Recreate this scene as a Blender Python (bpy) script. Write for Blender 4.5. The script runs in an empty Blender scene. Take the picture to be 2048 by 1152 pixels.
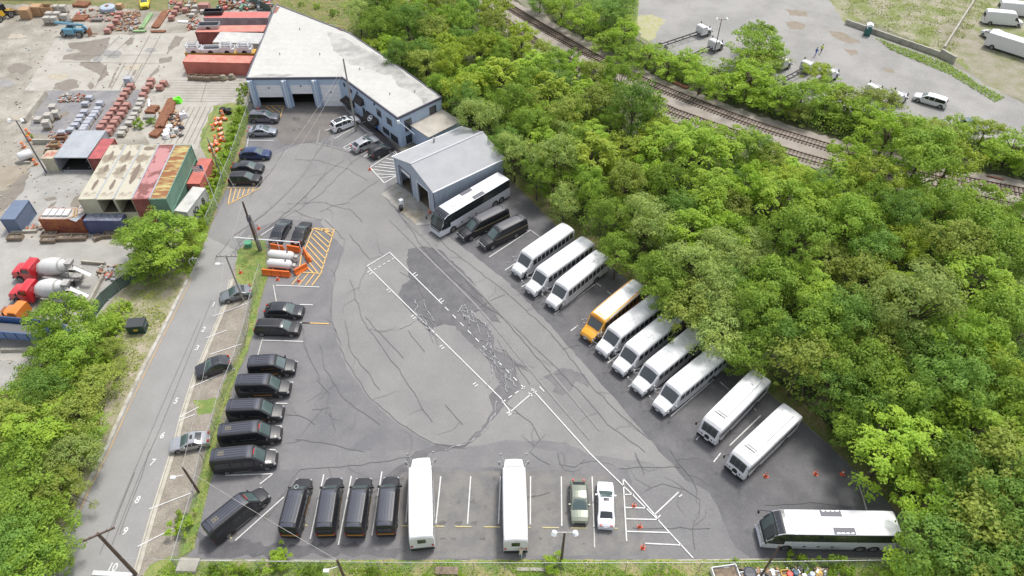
import bpy, math, random
from mathutils import Vector, Matrix
R=math.radians
rnd=random.Random(11)
ZO=.085   # paint and seams lie above every paved sheet
SC=bpy.context.scene; COL=SC.collection
# ---------------------------------------------------------------- camera (a drone 68 m up, pitched 46 degrees down)
FPX=1421.0; PIT=R(46); HC=68.0
def G(px,py,z=0.0):
    "world point at height z that the surveyed photo position refers to"
    u=(px-1024)/FPX; v=(py-576)/FPX
    d=(u, math.cos(PIT)-v*math.sin(PIT), -math.sin(PIT)-v*math.cos(PIT))
    t=(HC-z)/-d[2]
    return Vector((d[0]*t,d[1]*t,z))
cam=bpy.data.cameras.new('camera'); co=bpy.data.objects.new('camera',cam); COL.objects.link(co)
cam.sensor_width=36; cam.lens=FPX/2048*36; cam.clip_start=.5; cam.clip_end=2000
co.location=(0,0,HC); co.rotation_euler=(math.pi/2-PIT,0,0); SC.camera=co
# ---------------------------------------------------------------- light
w=bpy.data.worlds.new('World'); SC.world=w; w.use_nodes=True
nt=w.node_tree; nt.nodes.clear()
sky=nt.nodes.new('ShaderNodeTexSky'); sky.sky_type='NISHITA'; sky.sun_disc=False
SEL=R(64); SAZ=R(38)
sky.sun_elevation=SEL; sky.sun_rotation=SAZ; sky.dust_density=2.5; sky.air_density=1.0; sky.ozone_density=1.0
bg=nt.nodes.new('ShaderNodeBackground'); bg.inputs[1].default_value=.15
ow=nt.nodes.new('ShaderNodeOutputWorld'); hs=nt.nodes.new('ShaderNodeHueSaturation'); hs.inputs['Saturation'].default_value=.32; nt.links.new(sky.outputs[0],hs.inputs['Color']); nt.links.new(hs.outputs[0],bg.inputs[0]); nt.links.new(bg.outputs[0],ow.inputs[0])
sl=bpy.data.lights.new('sun','SUN'); sl.energy=2.0; sl.angle=R(11); sl.color=(1,.965,.9)
so=bpy.data.objects.new('sun',sl); COL.objects.link(so)
sd=Vector((math.sin(SAZ)*math.cos(SEL),math.cos(SAZ)*math.cos(SEL),math.sin(SEL)))
so.rotation_euler=(-sd).to_track_quat('-Z','Y').to_euler(); so.location=(0,0,90)
SC.view_settings.view_transform='Standard'; SC.view_settings.look='None'; SC.view_settings.gamma=1
SC.view_settings.exposure=.66
# ---------------------------------------------------------------- materials
MT={}
def mat(name,col,rough=.6,col2=None,scale=1.5,lo=.35,hi=.65,metal=0,bump=0,bscale=12,grain=0,gscale=20,detail=6,alpha=1,spec=.5,stretch=None,coat=0,rand=0,trans=0,oshift=0):
    if name in MT: return MT[name]
    m=bpy.data.materials.new(name); m.use_nodes=True; t=m.node_tree; N=t.nodes; L=t.links
    b=N['Principled BSDF']; b.inputs['Roughness'].default_value=rough; b.inputs['Metallic'].default_value=metal
    b.inputs['Specular IOR Level'].default_value=spec; b.inputs['Coat Weight'].default_value=coat
    b.inputs['Base Color'].default_value=(*col,1)
    tc=N.new('ShaderNodeTexCoord'); src=tc.outputs['Object']
    if stretch:
        mp=N.new('ShaderNodeMapping'); mp.inputs['Scale'].default_value=stretch; L.new(src,mp.inputs[0]); src=mp.outputs[0]
    if oshift:
        oo=N.new('ShaderNodeObjectInfo'); ml=N.new('ShaderNodeMath'); ml.operation='MULTIPLY'; ml.inputs[1].default_value=oshift; L.new(oo.outputs['Random'],ml.inputs[0])
        av=N.new('ShaderNodeVectorMath'); av.operation='ADD'; L.new(src,av.inputs[0]); L.new(ml.outputs[0],av.inputs[1]); src=av.outputs[0]
    out=None
    if col2 is not None:
        n=N.new('ShaderNodeTexNoise'); n.inputs['Scale'].default_value=scale; n.inputs['Detail'].default_value=detail; n.inputs['Roughness'].default_value=.62
        L.new(src,n.inputs['Vector'])
        mr=N.new('ShaderNodeMapRange'); mr.inputs[1].default_value=lo; mr.inputs[2].default_value=hi; L.new(n.outputs[0],mr.inputs[0])
        mx=N.new('ShaderNodeMix'); mx.data_type='RGBA'; mx.inputs[6].default_value=(*col,1); mx.inputs[7].default_value=(*col2,1)
        L.new(mr.outputs[0],mx.inputs[0]); out=mx.outputs[2]
    if grain:
        n2=N.new('ShaderNodeTexNoise'); n2.inputs['Scale'].default_value=gscale; n2.inputs['Detail'].default_value=4; L.new(tc.outputs['Object'],n2.inputs['Vector'])
        m2=N.new('ShaderNodeMapRange'); m2.inputs[1].default_value=.3; m2.inputs[2].default_value=.7; m2.inputs[3].default_value=1-grain; m2.inputs[4].default_value=1+grain
        L.new(n2.outputs[0],m2.inputs[0])
        mm=N.new('ShaderNodeVectorMath'); mm.operation='SCALE'
        if out: L.new(out,mm.inputs[0])
        else: mm.inputs[0].default_value=col
        L.new(m2.outputs[0],mm.inputs['Scale']); out=mm.outputs[0]
    if rand:
        g=N.new('ShaderNodeNewGeometry'); oi=N.new('ShaderNodeObjectInfo')
        ad=N.new('ShaderNodeMath'); ad.operation='ADD'; L.new(g.outputs['Random Per Island'],ad.inputs[0]); L.new(oi.outputs['Random'],ad.inputs[1])
        m3=N.new('ShaderNodeMapRange'); m3.inputs[1].default_value=0; m3.inputs[2].default_value=2; m3.inputs[3].default_value=1-rand; m3.inputs[4].default_value=1+rand
        L.new(ad.outputs[0],m3.inputs[0]); mm=N.new('ShaderNodeVectorMath'); mm.operation='SCALE'
        if out: L.new(out,mm.inputs[0])
        else: mm.inputs[0].default_value=col
        L.new(m3.outputs[0],mm.inputs['Scale']); out=mm.outputs[0]
    if out: L.new(out,b.inputs['Base Color'])
    if bump:
        n3=N.new('ShaderNodeTexNoise'); n3.inputs['Scale'].default_value=bscale; n3.inputs['Detail'].default_value=5; L.new(src,n3.inputs['Vector'])
        bp=N.new('ShaderNodeBump'); bp.inputs['Strength'].default_value=bump; bp.inputs['Distance'].default_value=.05; L.new(n3.outputs[0],bp.inputs['Height']); L.new(bp.outputs[0],b.inputs['Normal'])
    if trans:
        tr=N.new('ShaderNodeBsdfTranslucent'); ms=N.new('ShaderNodeMixShader'); ms.inputs[0].default_value=trans
        if out: L.new(out,tr.inputs[0])
        else: tr.inputs[0].default_value=(*col,1)
        L.new(b.outputs[0],ms.inputs[1]); L.new(tr.outputs[0],ms.inputs[2]); L.new(ms.outputs[0],N['Material Output'].inputs[0])
    if alpha<1: b.inputs['Alpha'].default_value=alpha
    MT[name]=m; return m
def srgb(r,g,b,k=1.0):
    f=lambda c:(c/12.92 if c<=.04045 else ((c+.055)/1.055)**2.4)
    return (f(r/255)*k,f(g/255)*k,f(b/255)*k)
# ---------------------------------------------------------------- mesh builder
class MB:
    def __init__(s): s.v=[]; s.f=[]; s.mi=[]; s.m=0
    def add(s,vs,fs):
        o=len(s.v); s.v+= [tuple(p) for p in vs]; s.f+=[[i+o for i in f] for f in fs]; s.mi+=[s.m]*len(fs)
    def box(s,cx,cy,cz,sx,sy,sz,rz=0,tx=1,ty=1):
        c,sn=math.cos(rz),math.sin(rz); vs=[]
        for z,kx,ky in((-.5,1,1),(.5,tx,ty)):
            for a,b in((-.5,-.5),(.5,-.5),(.5,.5),(-.5,.5)):
                x=a*sx*kx; y=b*sy*ky; vs.append((cx+x*c-y*sn,cy+x*sn+y*c,cz+z*sz))
        s.add(vs,[(3,2,1,0),(4,5,6,7),(0,1,5,4),(1,2,6,5),(2,3,7,6),(3,0,4,7)])
    def tube(s,p0,p1,r0,r1=None,n=8,caps=True):
        r1=r0 if r1 is None else r1
        p0=Vector(p0); p1=Vector(p1); d=(p1-p0)
        if d.length<1e-6: return
        d.normalize(); a=d.orthogonal().normalized(); b=d.cross(a); vs=[]
        for p,r in((p0,r0),(p1,r1)):
            for i in range(n):
                t=2*math.pi*i/n; vs.append(p+a*math.cos(t)*r+b*math.sin(t)*r)
        fs=[(i,(i+1)%n,n+(i+1)%n,n+i) for i in range(n)]
        if caps: fs+= [tuple(range(n-1,-1,-1)),tuple(range(n,2*n))]
        s.add(vs,fs)
    def lathe(s,prof,c=(0,0,0),axis=(0,0,1),n=20,arc=1):
        "prof: (distance along axis, radius)"
        d=Vector(axis).normalized(); a=d.orthogonal().normalized(); b=d.cross(a); c=Vector(c); vs=[]
        for h,r in prof:
            for i in range(n):
                t=2*math.pi*i/n; vs.append(c+d*h+a*math.cos(t)*r+b*math.sin(t)*r)
        fs=[]
        for k in range(len(prof)-1):
            for i in range(n): fs.append((k*n+i,k*n+(i+1)%n,(k+1)*n+(i+1)%n,(k+1)*n+i))
        if prof[0][1]>1e-4: fs.append(tuple(range(n-1,-1,-1)))
        if prof[-1][1]>1e-4: fs.append(tuple(range((len(prof)-1)*n,len(prof)*n)))
        s.add(vs,fs)
    def prism(s,pts,z0,z1):
        n=len(pts); vs=[(p[0],p[1],z0) for p in pts]+[(p[0],p[1],z1) for p in pts]
        fs=[tuple(range(n,2*n)),tuple(range(n-1,-1,-1))]+[(i,(i+1)%n,n+(i+1)%n,n+i) for i in range(n)]
        s.add(vs,fs)
    def sheet(s,pts,z): s.add([(p[0],p[1],z) for p in pts],[tuple(range(len(pts)))])
    def ribbon(s,pts,w,z,h=0):
        "flat or raised strip along a ground path"
        L=[];Rr=[]
        for i,p in enumerate(pts):
            a=Vector(pts[max(0,i-1)][:2]); b=Vector(pts[min(len(pts)-1,i+1)][:2]); d=(b-a)
            if d.length<1e-6: d=Vector((1,0))
            d.normalize(); n=Vector((-d.y,d.x))*(w[i] if isinstance(w,(list,tuple)) else w)*.5
            L.append((p[0]+n.x,p[1]+n.y)); Rr.append((p[0]-n.x,p[1]-n.y))
        for i in range(len(pts)-1):
            q=[L[i],Rr[i],Rr[i+1],L[i+1]]
            if h:
                vs=[(x,y,0) for x,y in q]+[(x,y,h) for x,y in q]
                s.add(vs,[(4,5,6,7),(0,1,5,4),(2,3,7,6),(1,2,6,5),(3,0,4,7)])
            else: s.add([(x,y,z+ZO) for x,y in q],[(0,1,2,3)])
    def quad(s,a,b,c,d): s.add([a,b,c,d],[(0,1,2,3)])
    def mesh(s,name,mats,smooth=False):
        me=bpy.data.meshes.new(name); me.from_pydata(s.v,[],s.f)
        for m in (mats if isinstance(mats,(list,tuple)) else [mats]): me.materials.append(m)
        me.polygons.foreach_set('material_index',s.mi)
        if smooth: me.polygons.foreach_set('use_smooth',[True]*len(s.f))
        me.update(); return me
    def build(s,name,mats,parent=None,smooth=False,loc=None,rz=None):
        o=bpy.data.objects.new(name,s.mesh(name,mats,smooth)); COL.objects.link(o)
        if parent: o.parent=parent
        if loc is not None: o.location=loc
        if rz is not None: o.rotation_euler=(0,0,rz)
        return o
def tag(o,label=None,cat=None,group=None,kind=None):
    if label: o['label']=label
    if cat: o['category']=cat
    if group: o['group']=group
    if kind: o['kind']=kind
    return o
def empty(name,label,cat,loc=(0,0,0),rz=0,group=None):
    o=bpy.data.objects.new(name,None); COL.objects.link(o); o.empty_display_size=.3
    o.location=loc; o.rotation_euler=(0,0,rz); return tag(o,label,cat,group)
def obj(name,me,parent=None,loc=None):
    o=bpy.data.objects.new(name,me); COL.objects.link(o)
    if parent: o.parent=parent
    if loc is not None: o.location=loc
    return o
KIDS={}
def dup(root,loc,rz,label,scale=None,cat=None,group=None):
    kids=root.children[:]
    r=root.copy(); COL.objects.link(r); r.location=loc; r.rotation_euler=(0,0,rz); r['label']=label
    if scale is not None: r.scale=scale if isinstance(scale,(tuple,list,Vector)) else (scale,)*3
    if cat: r['category']=cat
    if group: r['group']=group
    for ch in kids:
        c=ch.copy(); COL.objects.link(c); c.parent=r
        for g in ch.children[:]:
            d=g.copy(); COL.objects.link(d); d.parent=c
    return r
def struct(name,mb,mats,smooth=False):
    o=mb.build(name,mats,smooth=smooth); o['kind']='structure'; return o
ORD=['first','second','third','fourth','fifth','sixth','seventh','eighth','ninth','tenth','eleventh','twelfth','thirteenth','fourteenth','fifteenth','sixteenth','seventeenth','eighteenth','nineteenth','twentieth']
def ordn(i): return ORD[i] if i<20 else 'number %d'%(i+1)
def PX(pts,z=0): return [G(x,y,z) for x,y in pts]
def rough(pts,step=.6,amp=.12,closed=True,seed=1):
    "world path refined with a wandering edge"
    rr=random.Random(seed); out=[]; n=len(pts)
    for i in range(n if closed else n-1):
        a=Vector(pts[i][:2]); b=Vector(pts[(i+1)%n][:2]); k=max(1,int((b-a).length/step))
        for j in range(k):
            p=a.lerp(b,j/k)
            if j or closed: p=p+Vector((rr.uniform(-amp,amp),rr.uniform(-amp,amp)))
            out.append((p.x,p.y))
    if not closed: out.append(tuple(pts[-1][:2]))
    return out
def inpoly(p,poly):
    x,y=p[0],p[1]; c=False; n=len(poly)
    for i in range(n):
        x1,y1=poly[i][:2]; x2,y2=poly[i-1][:2]
        if (y1>y)!=(y2>y) and x<(x2-x1)*(y-y1)/(y2-y1)+x1: c=not c
    return c
def edged(p,poly):
    m=1e9; p=Vector(p[:2])
    for i in range(len(poly)):
        a=Vector(poly[i-1][:2]); b=Vector(poly[i][:2]); d=b-a
        t=max(0,min(1,(p-a).dot(d)/max(d.length_squared,1e-9))); m=min(m,(p-(a+d*t)).length)
    return m
def textmesh(name,s,size,m,ext=.0):
    cu=bpy.data.curves.new(name,'FONT'); cu.body=s; cu.size=size; cu.align_x='CENTER'; cu.align_y='CENTER'; cu.offset=size*.02; cu.extrude=ext
    o=bpy.data.objects.new(name,cu); me=bpy.data.meshes.new_from_object(o); bpy.data.objects.remove(o); me.materials.clear(); me.materials.append(m); me.name=name
    return me
def cubic(pts,step):
    out=[]; n=len(pts)
    for i in range(n-1):
        p0=Vector(pts[max(i-1,0)]); p1=Vector(pts[i]); p2=Vector(pts[i+1]); p3=Vector(pts[min(i+2,n-1)]); k=max(2,int((p2-p1).length/step))
        for j in range(k):
            t=j/k; out.append(.5*((2*p1)+(p2-p0)*t+(2*p0-5*p1+4*p2-p3)*t*t+(3*p1-p0-3*p2+p3)*t**3))
    out.append(Vector(pts[-1])); return out
# ================================================================ GROUND
m_ground=mat('soil',(0.224,0.202,0.164),.95,(0.138,0.147,0.086),.12,grain=.18,gscale=5,bump=.3)
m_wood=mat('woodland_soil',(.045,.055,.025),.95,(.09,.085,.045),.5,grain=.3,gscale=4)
m_yard=mat('yard_dirt',(0.343,0.319,0.278),.95,(0.217,0.199,0.163),.16,lo=.4,hi=.6,grain=.14,gscale=3,bump=.2)
m_conc=mat('slab_concrete',(0.389,0.369,0.330),.85,(0.311,0.292,0.257),.35,grain=.07,gscale=4)
m_conc2=mat('worn_concrete',(0.349,0.340,0.319),.85,(0.271,0.262,0.241),.3,grain=.08,gscale=5)
m_asph=mat('lot_asphalt',(.135,.133,.14),.85,(.175,.170,.172),.22,lo=.38,hi=.62,grain=.13,gscale=11,bump=.1,bscale=40)
m_asph_old=mat('weathered_asphalt',(.228,.222,.216),.88,(.182,.178,.176),.12,grain=.12,gscale=11,bump=.1,bscale=40)
m_asph_mid=mat('patched_asphalt',(.185,.182,.182),.88,(.155,.152,.156),.3,grain=.09,gscale=5)
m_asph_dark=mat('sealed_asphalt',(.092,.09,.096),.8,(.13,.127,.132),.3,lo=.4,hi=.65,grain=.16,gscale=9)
m_street=mat('street_asphalt',(0.265,0.259,0.253),.88,(0.232,0.227,0.223),.25,grain=.07,gscale=8,stretch=(1,1,1))
m_grass=mat('lawn_grass',(.13,.20,.045),.9,(.26,.255,.09),.7,lo=.4,hi=.68,grain=.3,gscale=9,bump=.5)
m_dry=mat('dry_verge_grass',(0.212,0.178,0.089),.95,(0.128,0.153,0.051),.5,lo=.4,hi=.6,grain=.25,gscale=7,bump=.4)
m_gravel=mat('verge_gravel',(0.283,0.254,0.215),.95,(0.215,0.189,0.155),.6,grain=.25,gscale=9,bump=.4)
m_ballast=mat('track_ballast',(0.324,0.288,0.256),.95,(0.242,0.211,0.180),.4,grain=.28,gscale=9,bump=.5)
m_farlot=mat('far_lot_asphalt',(0.282,0.274,0.261),.9,(0.227,0.221,0.211),.13,lo=.4,hi=.6,grain=.10,gscale=3)
m_wet=mat('wet_asphalt',(.072,.07,.076),.5,(.105,.102,.107),.7,grain=.12,gscale=6)
m_wetc=mat('wet_concrete',(.215,.185,.15),.55,(.17,.15,.125),.8,grain=.06,gscale=6)
m_crack=mat('crack_sealant',(.128,.125,.126),.85)
m_white=mat('white_road_paint',(0.592,0.592,0.584),.7,(0.440,0.440,0.432),3,lo=.45,hi=.75)
m_worn=mat('worn_road_paint',(.52,.51,.48),.8,(.34,.33,.31),3)
m_yel=mat('yellow_road_paint',(.72,.43,.12),.7,(.55,.38,.16),2)
m_foam=mat('dried_soap_residue',(.30,.30,.31),.8,(.15,.15,.16),2.2,lo=.4,hi=.62)
m_kerb=mat('kerb_concrete',(0.451,0.422,0.355),.85,(0.346,0.322,0.269),1.2,grain=.1)
SHZ=[.004]
def sheet(name,px,z,m,amp=0,step=.8,seed=1,world=False):
    SHZ[0]+=.0006; z=SHZ[0]      # every sheet gets a level of its own
    pts=px if world else PX(px)
    if amp: pts=rough(pts,step,amp,True,seed)
    b=MB(); b.sheet(pts,z); return struct(name,b,m)
b=MB(); b.sheet([(-500,-300),(500,-300),(500,700),(-500,700)],0); struct('ground',b,m_ground)
# left storage yard
sheet('yard_ground',[(-700,-60),(545,-60),(560,12),(492,170),(496,215),(440,400),(380,520),(250,640),(205,700),(100,900),(-700,900)],.004,m_yard)
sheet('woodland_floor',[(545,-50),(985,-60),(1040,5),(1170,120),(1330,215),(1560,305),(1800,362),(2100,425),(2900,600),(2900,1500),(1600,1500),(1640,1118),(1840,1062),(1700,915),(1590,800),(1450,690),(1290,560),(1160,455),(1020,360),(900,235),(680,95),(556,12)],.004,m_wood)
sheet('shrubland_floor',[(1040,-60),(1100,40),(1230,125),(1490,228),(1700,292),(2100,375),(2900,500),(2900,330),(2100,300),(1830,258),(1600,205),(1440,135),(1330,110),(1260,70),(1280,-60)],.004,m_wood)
sheet('thicket_floor',[(-400,740),(60,735),(160,700),(235,640),(280,680),(215,860),(150,1000),(100,1180),(-500,1180)],.008,m_dry,.3)
sheet('railway_ballast',[(950,-20),(1028,0),(1100,42),(1215,98),(1330,160),(1490,222),(1700,288),(1830,318),(2000,352),(2300,410),(2300,480),(2048,438),(1850,392),(1672,348),(1560,316),(1365,250),(1318,228),(1150,148),(1040,84),(960,30)],.012,m_ballast,.35)
# far lot, upper right
sheet('far_parking_lot',[(1285,-60),(1270,60),(1330,108),(1445,140),(1600,205),(1830,262),(2300,330),(2300,240),(2060,215),(1900,128),(1690,48),(1720,-60)],.008,m_farlot,.25)
sheet('far_lot_grass',[(1690,46),(1735,38),(1905,118),(1990,180),(2120,215),(2300,150),(2300,-80),(1700,-80),(1640,-30)],.012,mat('far_field_grass',(0.160,0.188,0.060),.95,(0.288,0.264,0.200),.22,lo=.42,hi=.6,grain=.2,gscale=3),.4)
for i,p in enumerate([[(1568,44),(1590,42),(1612,50),(1605,60),(1580,58)],[(1688,98),(1712,100),(1718,108),(1700,110)],[(1765,134),(1785,138),(1788,146),(1770,144)],[(1570,18),(1610,22),(1615,34),(1580,30)],[(1655,60),(1690,66),(1720,84),(1700,88),(1665,74)]]):
    sheet('lot_dirt_patch',p,.016,mat('pothole_dirt',(0.203,0.169,0.128),.95,(0.247,0.217,0.176),1),.25,seed=i)
sheet('lot_moss_patch',[(1262,35),(1300,28),(1330,40),(1318,60),(1300,86),(1285,78),(1275,60)],.016,mat('moss',(.30,.30,.12),.95,(.36,.34,.25),.8),.5)
sheet('far_bare_ground',[(1870,60),(1905,30),(1950,60),(2010,120),(2100,130),(2300,160),(2300,235),(2060,210),(1960,165),(1925,120)],.016,mat('bare_gravel',(0.277,0.247,0.203),.95,(0.180,0.184,0.098),.3,grain=.15,gscale=3),.5)
sheet('back_lawn',[(548,12),(530,-20),(560,-60),(900,-60),(760,60),(745,95),(690,60)],.012,m_dry,.3)
sheet('back_yard_ground',[(-200,-60),(545,-60),(548,10),(300,22),(150,8),(-200,12)],.008,m_dry,.4)
# yard slabs
sheet('yard_slab',[(49,181),(112,78),(182,71),(300,68),(372,66),(420,40),(545,40),(500,150),(488,190),(470,205),(434,208),(428,215),(402,270),(395,300),(300,290),(240,182)],.012,m_conc,.1)
sheet('yard_paved_patch',[(88,181),(245,181),(300,178),(262,250),(235,275),(60,268),(62,240)],.016,mat('yard_asphalt',(0.170,0.170,0.183),.85,(0.246,0.234,0.230),.35,grain=.15,gscale=4),.12)
sheet('yard_grass',[(428,212),(470,205),(496,214),(500,240),(470,320),(430,430),(398,520),(378,560),(350,560),(375,470),(405,410),(420,330),(402,290),(402,265)],.02,m_grass,.25)
sheet('lower_slab',[(-60,480),(62,335),(120,328),(250,345),(270,470),(300,500),(260,560),(190,640),(140,700),(-100,700)],.012,m_conc2,.12)
sheet('lower_slab_front',[(20,445),(250,440),(330,480),(310,500),(60,480)],.016,m_conc,.2)
sheet('dirt_lane',[(-200,330),(62,332),(-8,450),(-200,470)],.016,mat('muddy_dirt',(0.233,0.194,0.143),.7,(0.293,0.259,0.207),.4),.15)
sheet('lower_yard_pad',[(-100,725),(50,722),(20,780),(-100,790)],.012,m_conc2,.15)
sheet('lower_yard_pad',[(-100,690),(70,700),(60,722),(-100,718)],.02,m_conc,.1)
def lines(name,segs,w,z,m):
    b=MB()
    for s in segs: b.ribbon(PX(s),w,z)
    return struct(name,b,m)
# slab joints and grooves
seg=[]
for k in range(9):
    y=161+k*5.2; seg.append([(338-k*2.2,y),(486-k*3.0,y+1)])
for k in range(7): seg.append([(376+k*11-8,214),(338+k*12-10,288)])
seg+=[[(415,160),(402,205)],[(150,112),(330,110)],[(120,124),(320,128)],[(215,128),(190,178)],[(250,128),(222,180)],[(285,128),(258,180)],[(322,70),(262,180)],[(300,70),(240,181)],[(270,70),(212,120)],[(240,72),(190,122)]]
lines('slab_joints',seg,.07,.024,mat('joint_dark',(.17,.15,.12),.9))  # flat dark brown strips mark the joint lines
# wet patches on the slab
for i,p in enumerate([[(222,74),(214,95),(200,112),(178,121),(150,121),(122,119),(128,110),(165,104),(140,96),(135,86),(165,84),(205,77)],[(160,123),(196,123),(212,132),(216,146),(204,160),(195,166),(200,150),(178,138),(160,132)],[(105,178),(112,166),(140,158),(155,160),(158,176),(130,182)],[(172,172),(182,164),(190,172),(182,180)],[(262,74),(270,76),(266,88),(255,92),(250,86)],[(352,72),(368,74),(360,90),(340,102),(332,112),(338,92)],[(318,118),(345,112),(342,124),(320,128)],[(240,130),(230,150),(222,175),(216,178),(226,150)],[(278,130),(262,152),(268,152),(282,132)],[(320,130),(318,142),(290,168),(300,150)],[(196,330),(212,328),(198,358),(178,372),(176,352)],[(150,395),(168,385),(160,412),(140,414)],[(88,396),(108,392),(112,400),(94,402)],[(102,408),(115,402),(108,414),(98,416)],[(-30,385),(15,380),(40,352),(60,345),(45,385),(10,420),(-40,440)]]):
    sheet('wet_patch',p,.028,m_wetc,.18,.5,seed=i+3)
yr=random.Random(21)
for i in range(34):
    x=yr.uniform(-20,330); y=yr.choice([yr.uniform(15,330),yr.uniform(60,180)]) if i<20 else yr.uniform(330,700); 
    if y>480 and x>180: continue
    a=yr.uniform(5,26); c=a*yr.uniform(.2,.5); sk=yr.uniform(-.8,.3)
    sheet('dirt_patch',[(x+a*math.cos(t*.52)*yr.uniform(.6,1.2)+sk*c*math.sin(t*.52),y+c*math.sin(t*.52)*yr.uniform(.6,1.2)) for t in range(12)],0,yr.choice([m_wetc,mat('dry_dust',(.40,.36,.29),.95,(.32,.285,.225),.5),mat('grey_silt',(.27,.265,.255),.9,(.22,.215,.205),.6)]),.15,.6,seed=i)
# ---------------- street and lot
sheet('street',[(60,1220),(128,1078),(210,902),(285,742),(350,610),(378,556),(398,512),(415,470),(450,398),(500,395),(510,450),(498,482),(478,505),(462,560),(452,605),(385,760),(350,890),(270,1190)],.012,m_street)
sheet('parking_lot',[(496,213),(515,209),(690,206),(735,236),(800,300),(985,325),(1010,352),(1065,412),(1112,450),(1160,485),(1240,548),(1300,600),(1420,690),(1520,765),(1600,838),(1700,930),(1762,990),(1822,1050),(1850,1095),(1780,1118),(400,1121),(372,1116),(388,1097),(424,952),(474,748),(494,713),(534,560),(540,500),(520,470),(500,470),(470,500),(412,472),(432,420),(455,375),(490,300)],.008,m_asph)
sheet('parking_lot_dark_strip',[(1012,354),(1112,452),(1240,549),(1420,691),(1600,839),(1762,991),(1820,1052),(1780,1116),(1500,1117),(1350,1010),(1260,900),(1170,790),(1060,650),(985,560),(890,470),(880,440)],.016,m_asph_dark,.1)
sheet('parking_lot_grey_band',[(845,470),(880,462),(960,520),(1010,560),(1100,650),(1160,720),(1230,800),(1300,880),(1370,960),(1340,985),(1250,910),(1150,800),(1060,720),(960,600),(880,510)],.020,m_asph_old,.12)
sheet('parking_lot_worn_oval',[(690,500),(640,445),(655,430),(700,405),(770,372),(800,400),(850,470),(900,530),(980,620),(1075,725),(1165,815),(1235,890),(1290,940),(1230,935),(1130,885),(1010,880),(940,897),(870,892),(800,852),(735,795),(690,730),(662,645),(666,560)],.016,m_asph_old,.12)
sheet('parking_lot_worn_apron',[(412,473),(450,398),(505,352),(545,312),(600,288),(640,286),(700,300),(750,325),(775,352),(770,380),(700,408),(640,440),(600,440),(560,438),(520,455),(500,440),(470,500)],.016,m_asph_old,.12)
sheet('parking_lot_dark_patch',[(732,235),(690,206),(800,300),(850,330),(850,470),(800,395),(770,352),(740,325),(690,298),(640,284),(690,250)],.020,m_asph_mid,.1)
sheet('parking_lot_brown_patch',[(502,214),(690,208),(735,238),(690,250),(640,284),(560,290),(540,240)],.020,mat('brown_asphalt',(.165,.152,.14),.88,(.125,.118,.115),.5,grain=.12,gscale=5),.1)
sheet('parking_lot_bus_bay',[(800,945),(1110,940),(1250,960),(1300,1110),(800,1116)],.016,mat('worn_bay_asphalt',(.185,.178,.168),.88,(.145,.142,.142),.5,lo=.42,hi=.62,grain=.12,gscale=4),.1)
sheet('parking_lot_lower_band',[(560,905),(820,900),(1010,890),(1300,925),(1420,985),(1480,1118),(1300,1118),(1255,935),(800,935),(560,940)],.012,m_asph_mid,.1)
sheet('wash_apron',[(763,388),(794,368),(866,418),(862,448),(834,451)],.024,mat('apron_concrete',(0.352,0.341,0.307),.8,(0.247,0.225,0.188),.9,lo=.45,hi=.7,grain=.08),.0)
sheet('verge_gravel',[(350,890),(385,760),(452,605),(462,560),(475,510),(500,482),(525,500),(526,560),(470,740),(415,900),(398,980),(360,1120),(330,1122),(288,1152),(275,1152)],.012,m_gravel,.06)
sheet('verge_grass',[(475,503),(498,482),(530,480),(536,556),(520,600),(500,690),(474,750),(440,840),(425,950),(388,1098),(352,1122),(372,1050),(404,940),(425,840),(455,745),(490,690),(505,600),(470,560)],.016,m_grass,.12)
sheet('verge_grass',[(283,1160),(300,1128),(345,1112),(362,1118),(380,1160)],.018,m_grass,.15)
sheet('verge_grass_patch',[(388,803),(430,795),(445,805),(425,825),(395,828)],.020,m_grass,.25)
sheet('verge_grass_patch',[(398,515),(415,470),(452,378),(490,300),(497,220),(480,230),(440,380),(390,500),(375,540)],.024,m_dry,.12)
sheet('street_bank',[(375,556),(350,606),(285,738),(210,898),(128,1075),(100,1120),(110,1060),(180,900),(215,800),(235,700),(190,640),(260,560),(320,520),(395,515)],.012,mat('bank_gravel',(0.324,0.283,0.216),.95,(0.198,0.203,0.090),.45,lo=.42,hi=.6,grain=.25,gscale=6),.08)
sheet('south_verge',[(352,1121),(1790,1119),(1840,1100),(1900,1400),(200,1400),(290,1160)],.012,mat('south_verge_grass',(.13,.20,.045),.9,(.30,.26,.13),.45,lo=.4,hi=.6,grain=.3,gscale=6),.12)
sheet('tree_line_verge',[(1012,352),(1042,352),(1140,430),(1300,560),(1460,690),(1620,815),(1760,950),(1850,1050),(1870,1100),(1840,1100),(1816,1050),(1762,990),(1700,930),(1600,838),(1420,690),(1240,548),(1112,450)],.012,m_dry,.12)
# foundation strip and walk at the office
sheet('office_walk',[(706,231),(716,228),(802,303),(800,313),(788,306)],.028,mat('walk_asphalt',(.07,.06,.06),.8),.0)
sheet('office_walk_concrete',[(684,212),(692,206),(712,226),(704,232)],.032,m_conc,0)
sheet('garage_sill',[(515,207.5),(685,205.5),(686,208),(515,211)],.028,mat('oily_concrete',(.13,.12,.11),.8),0)
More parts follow.
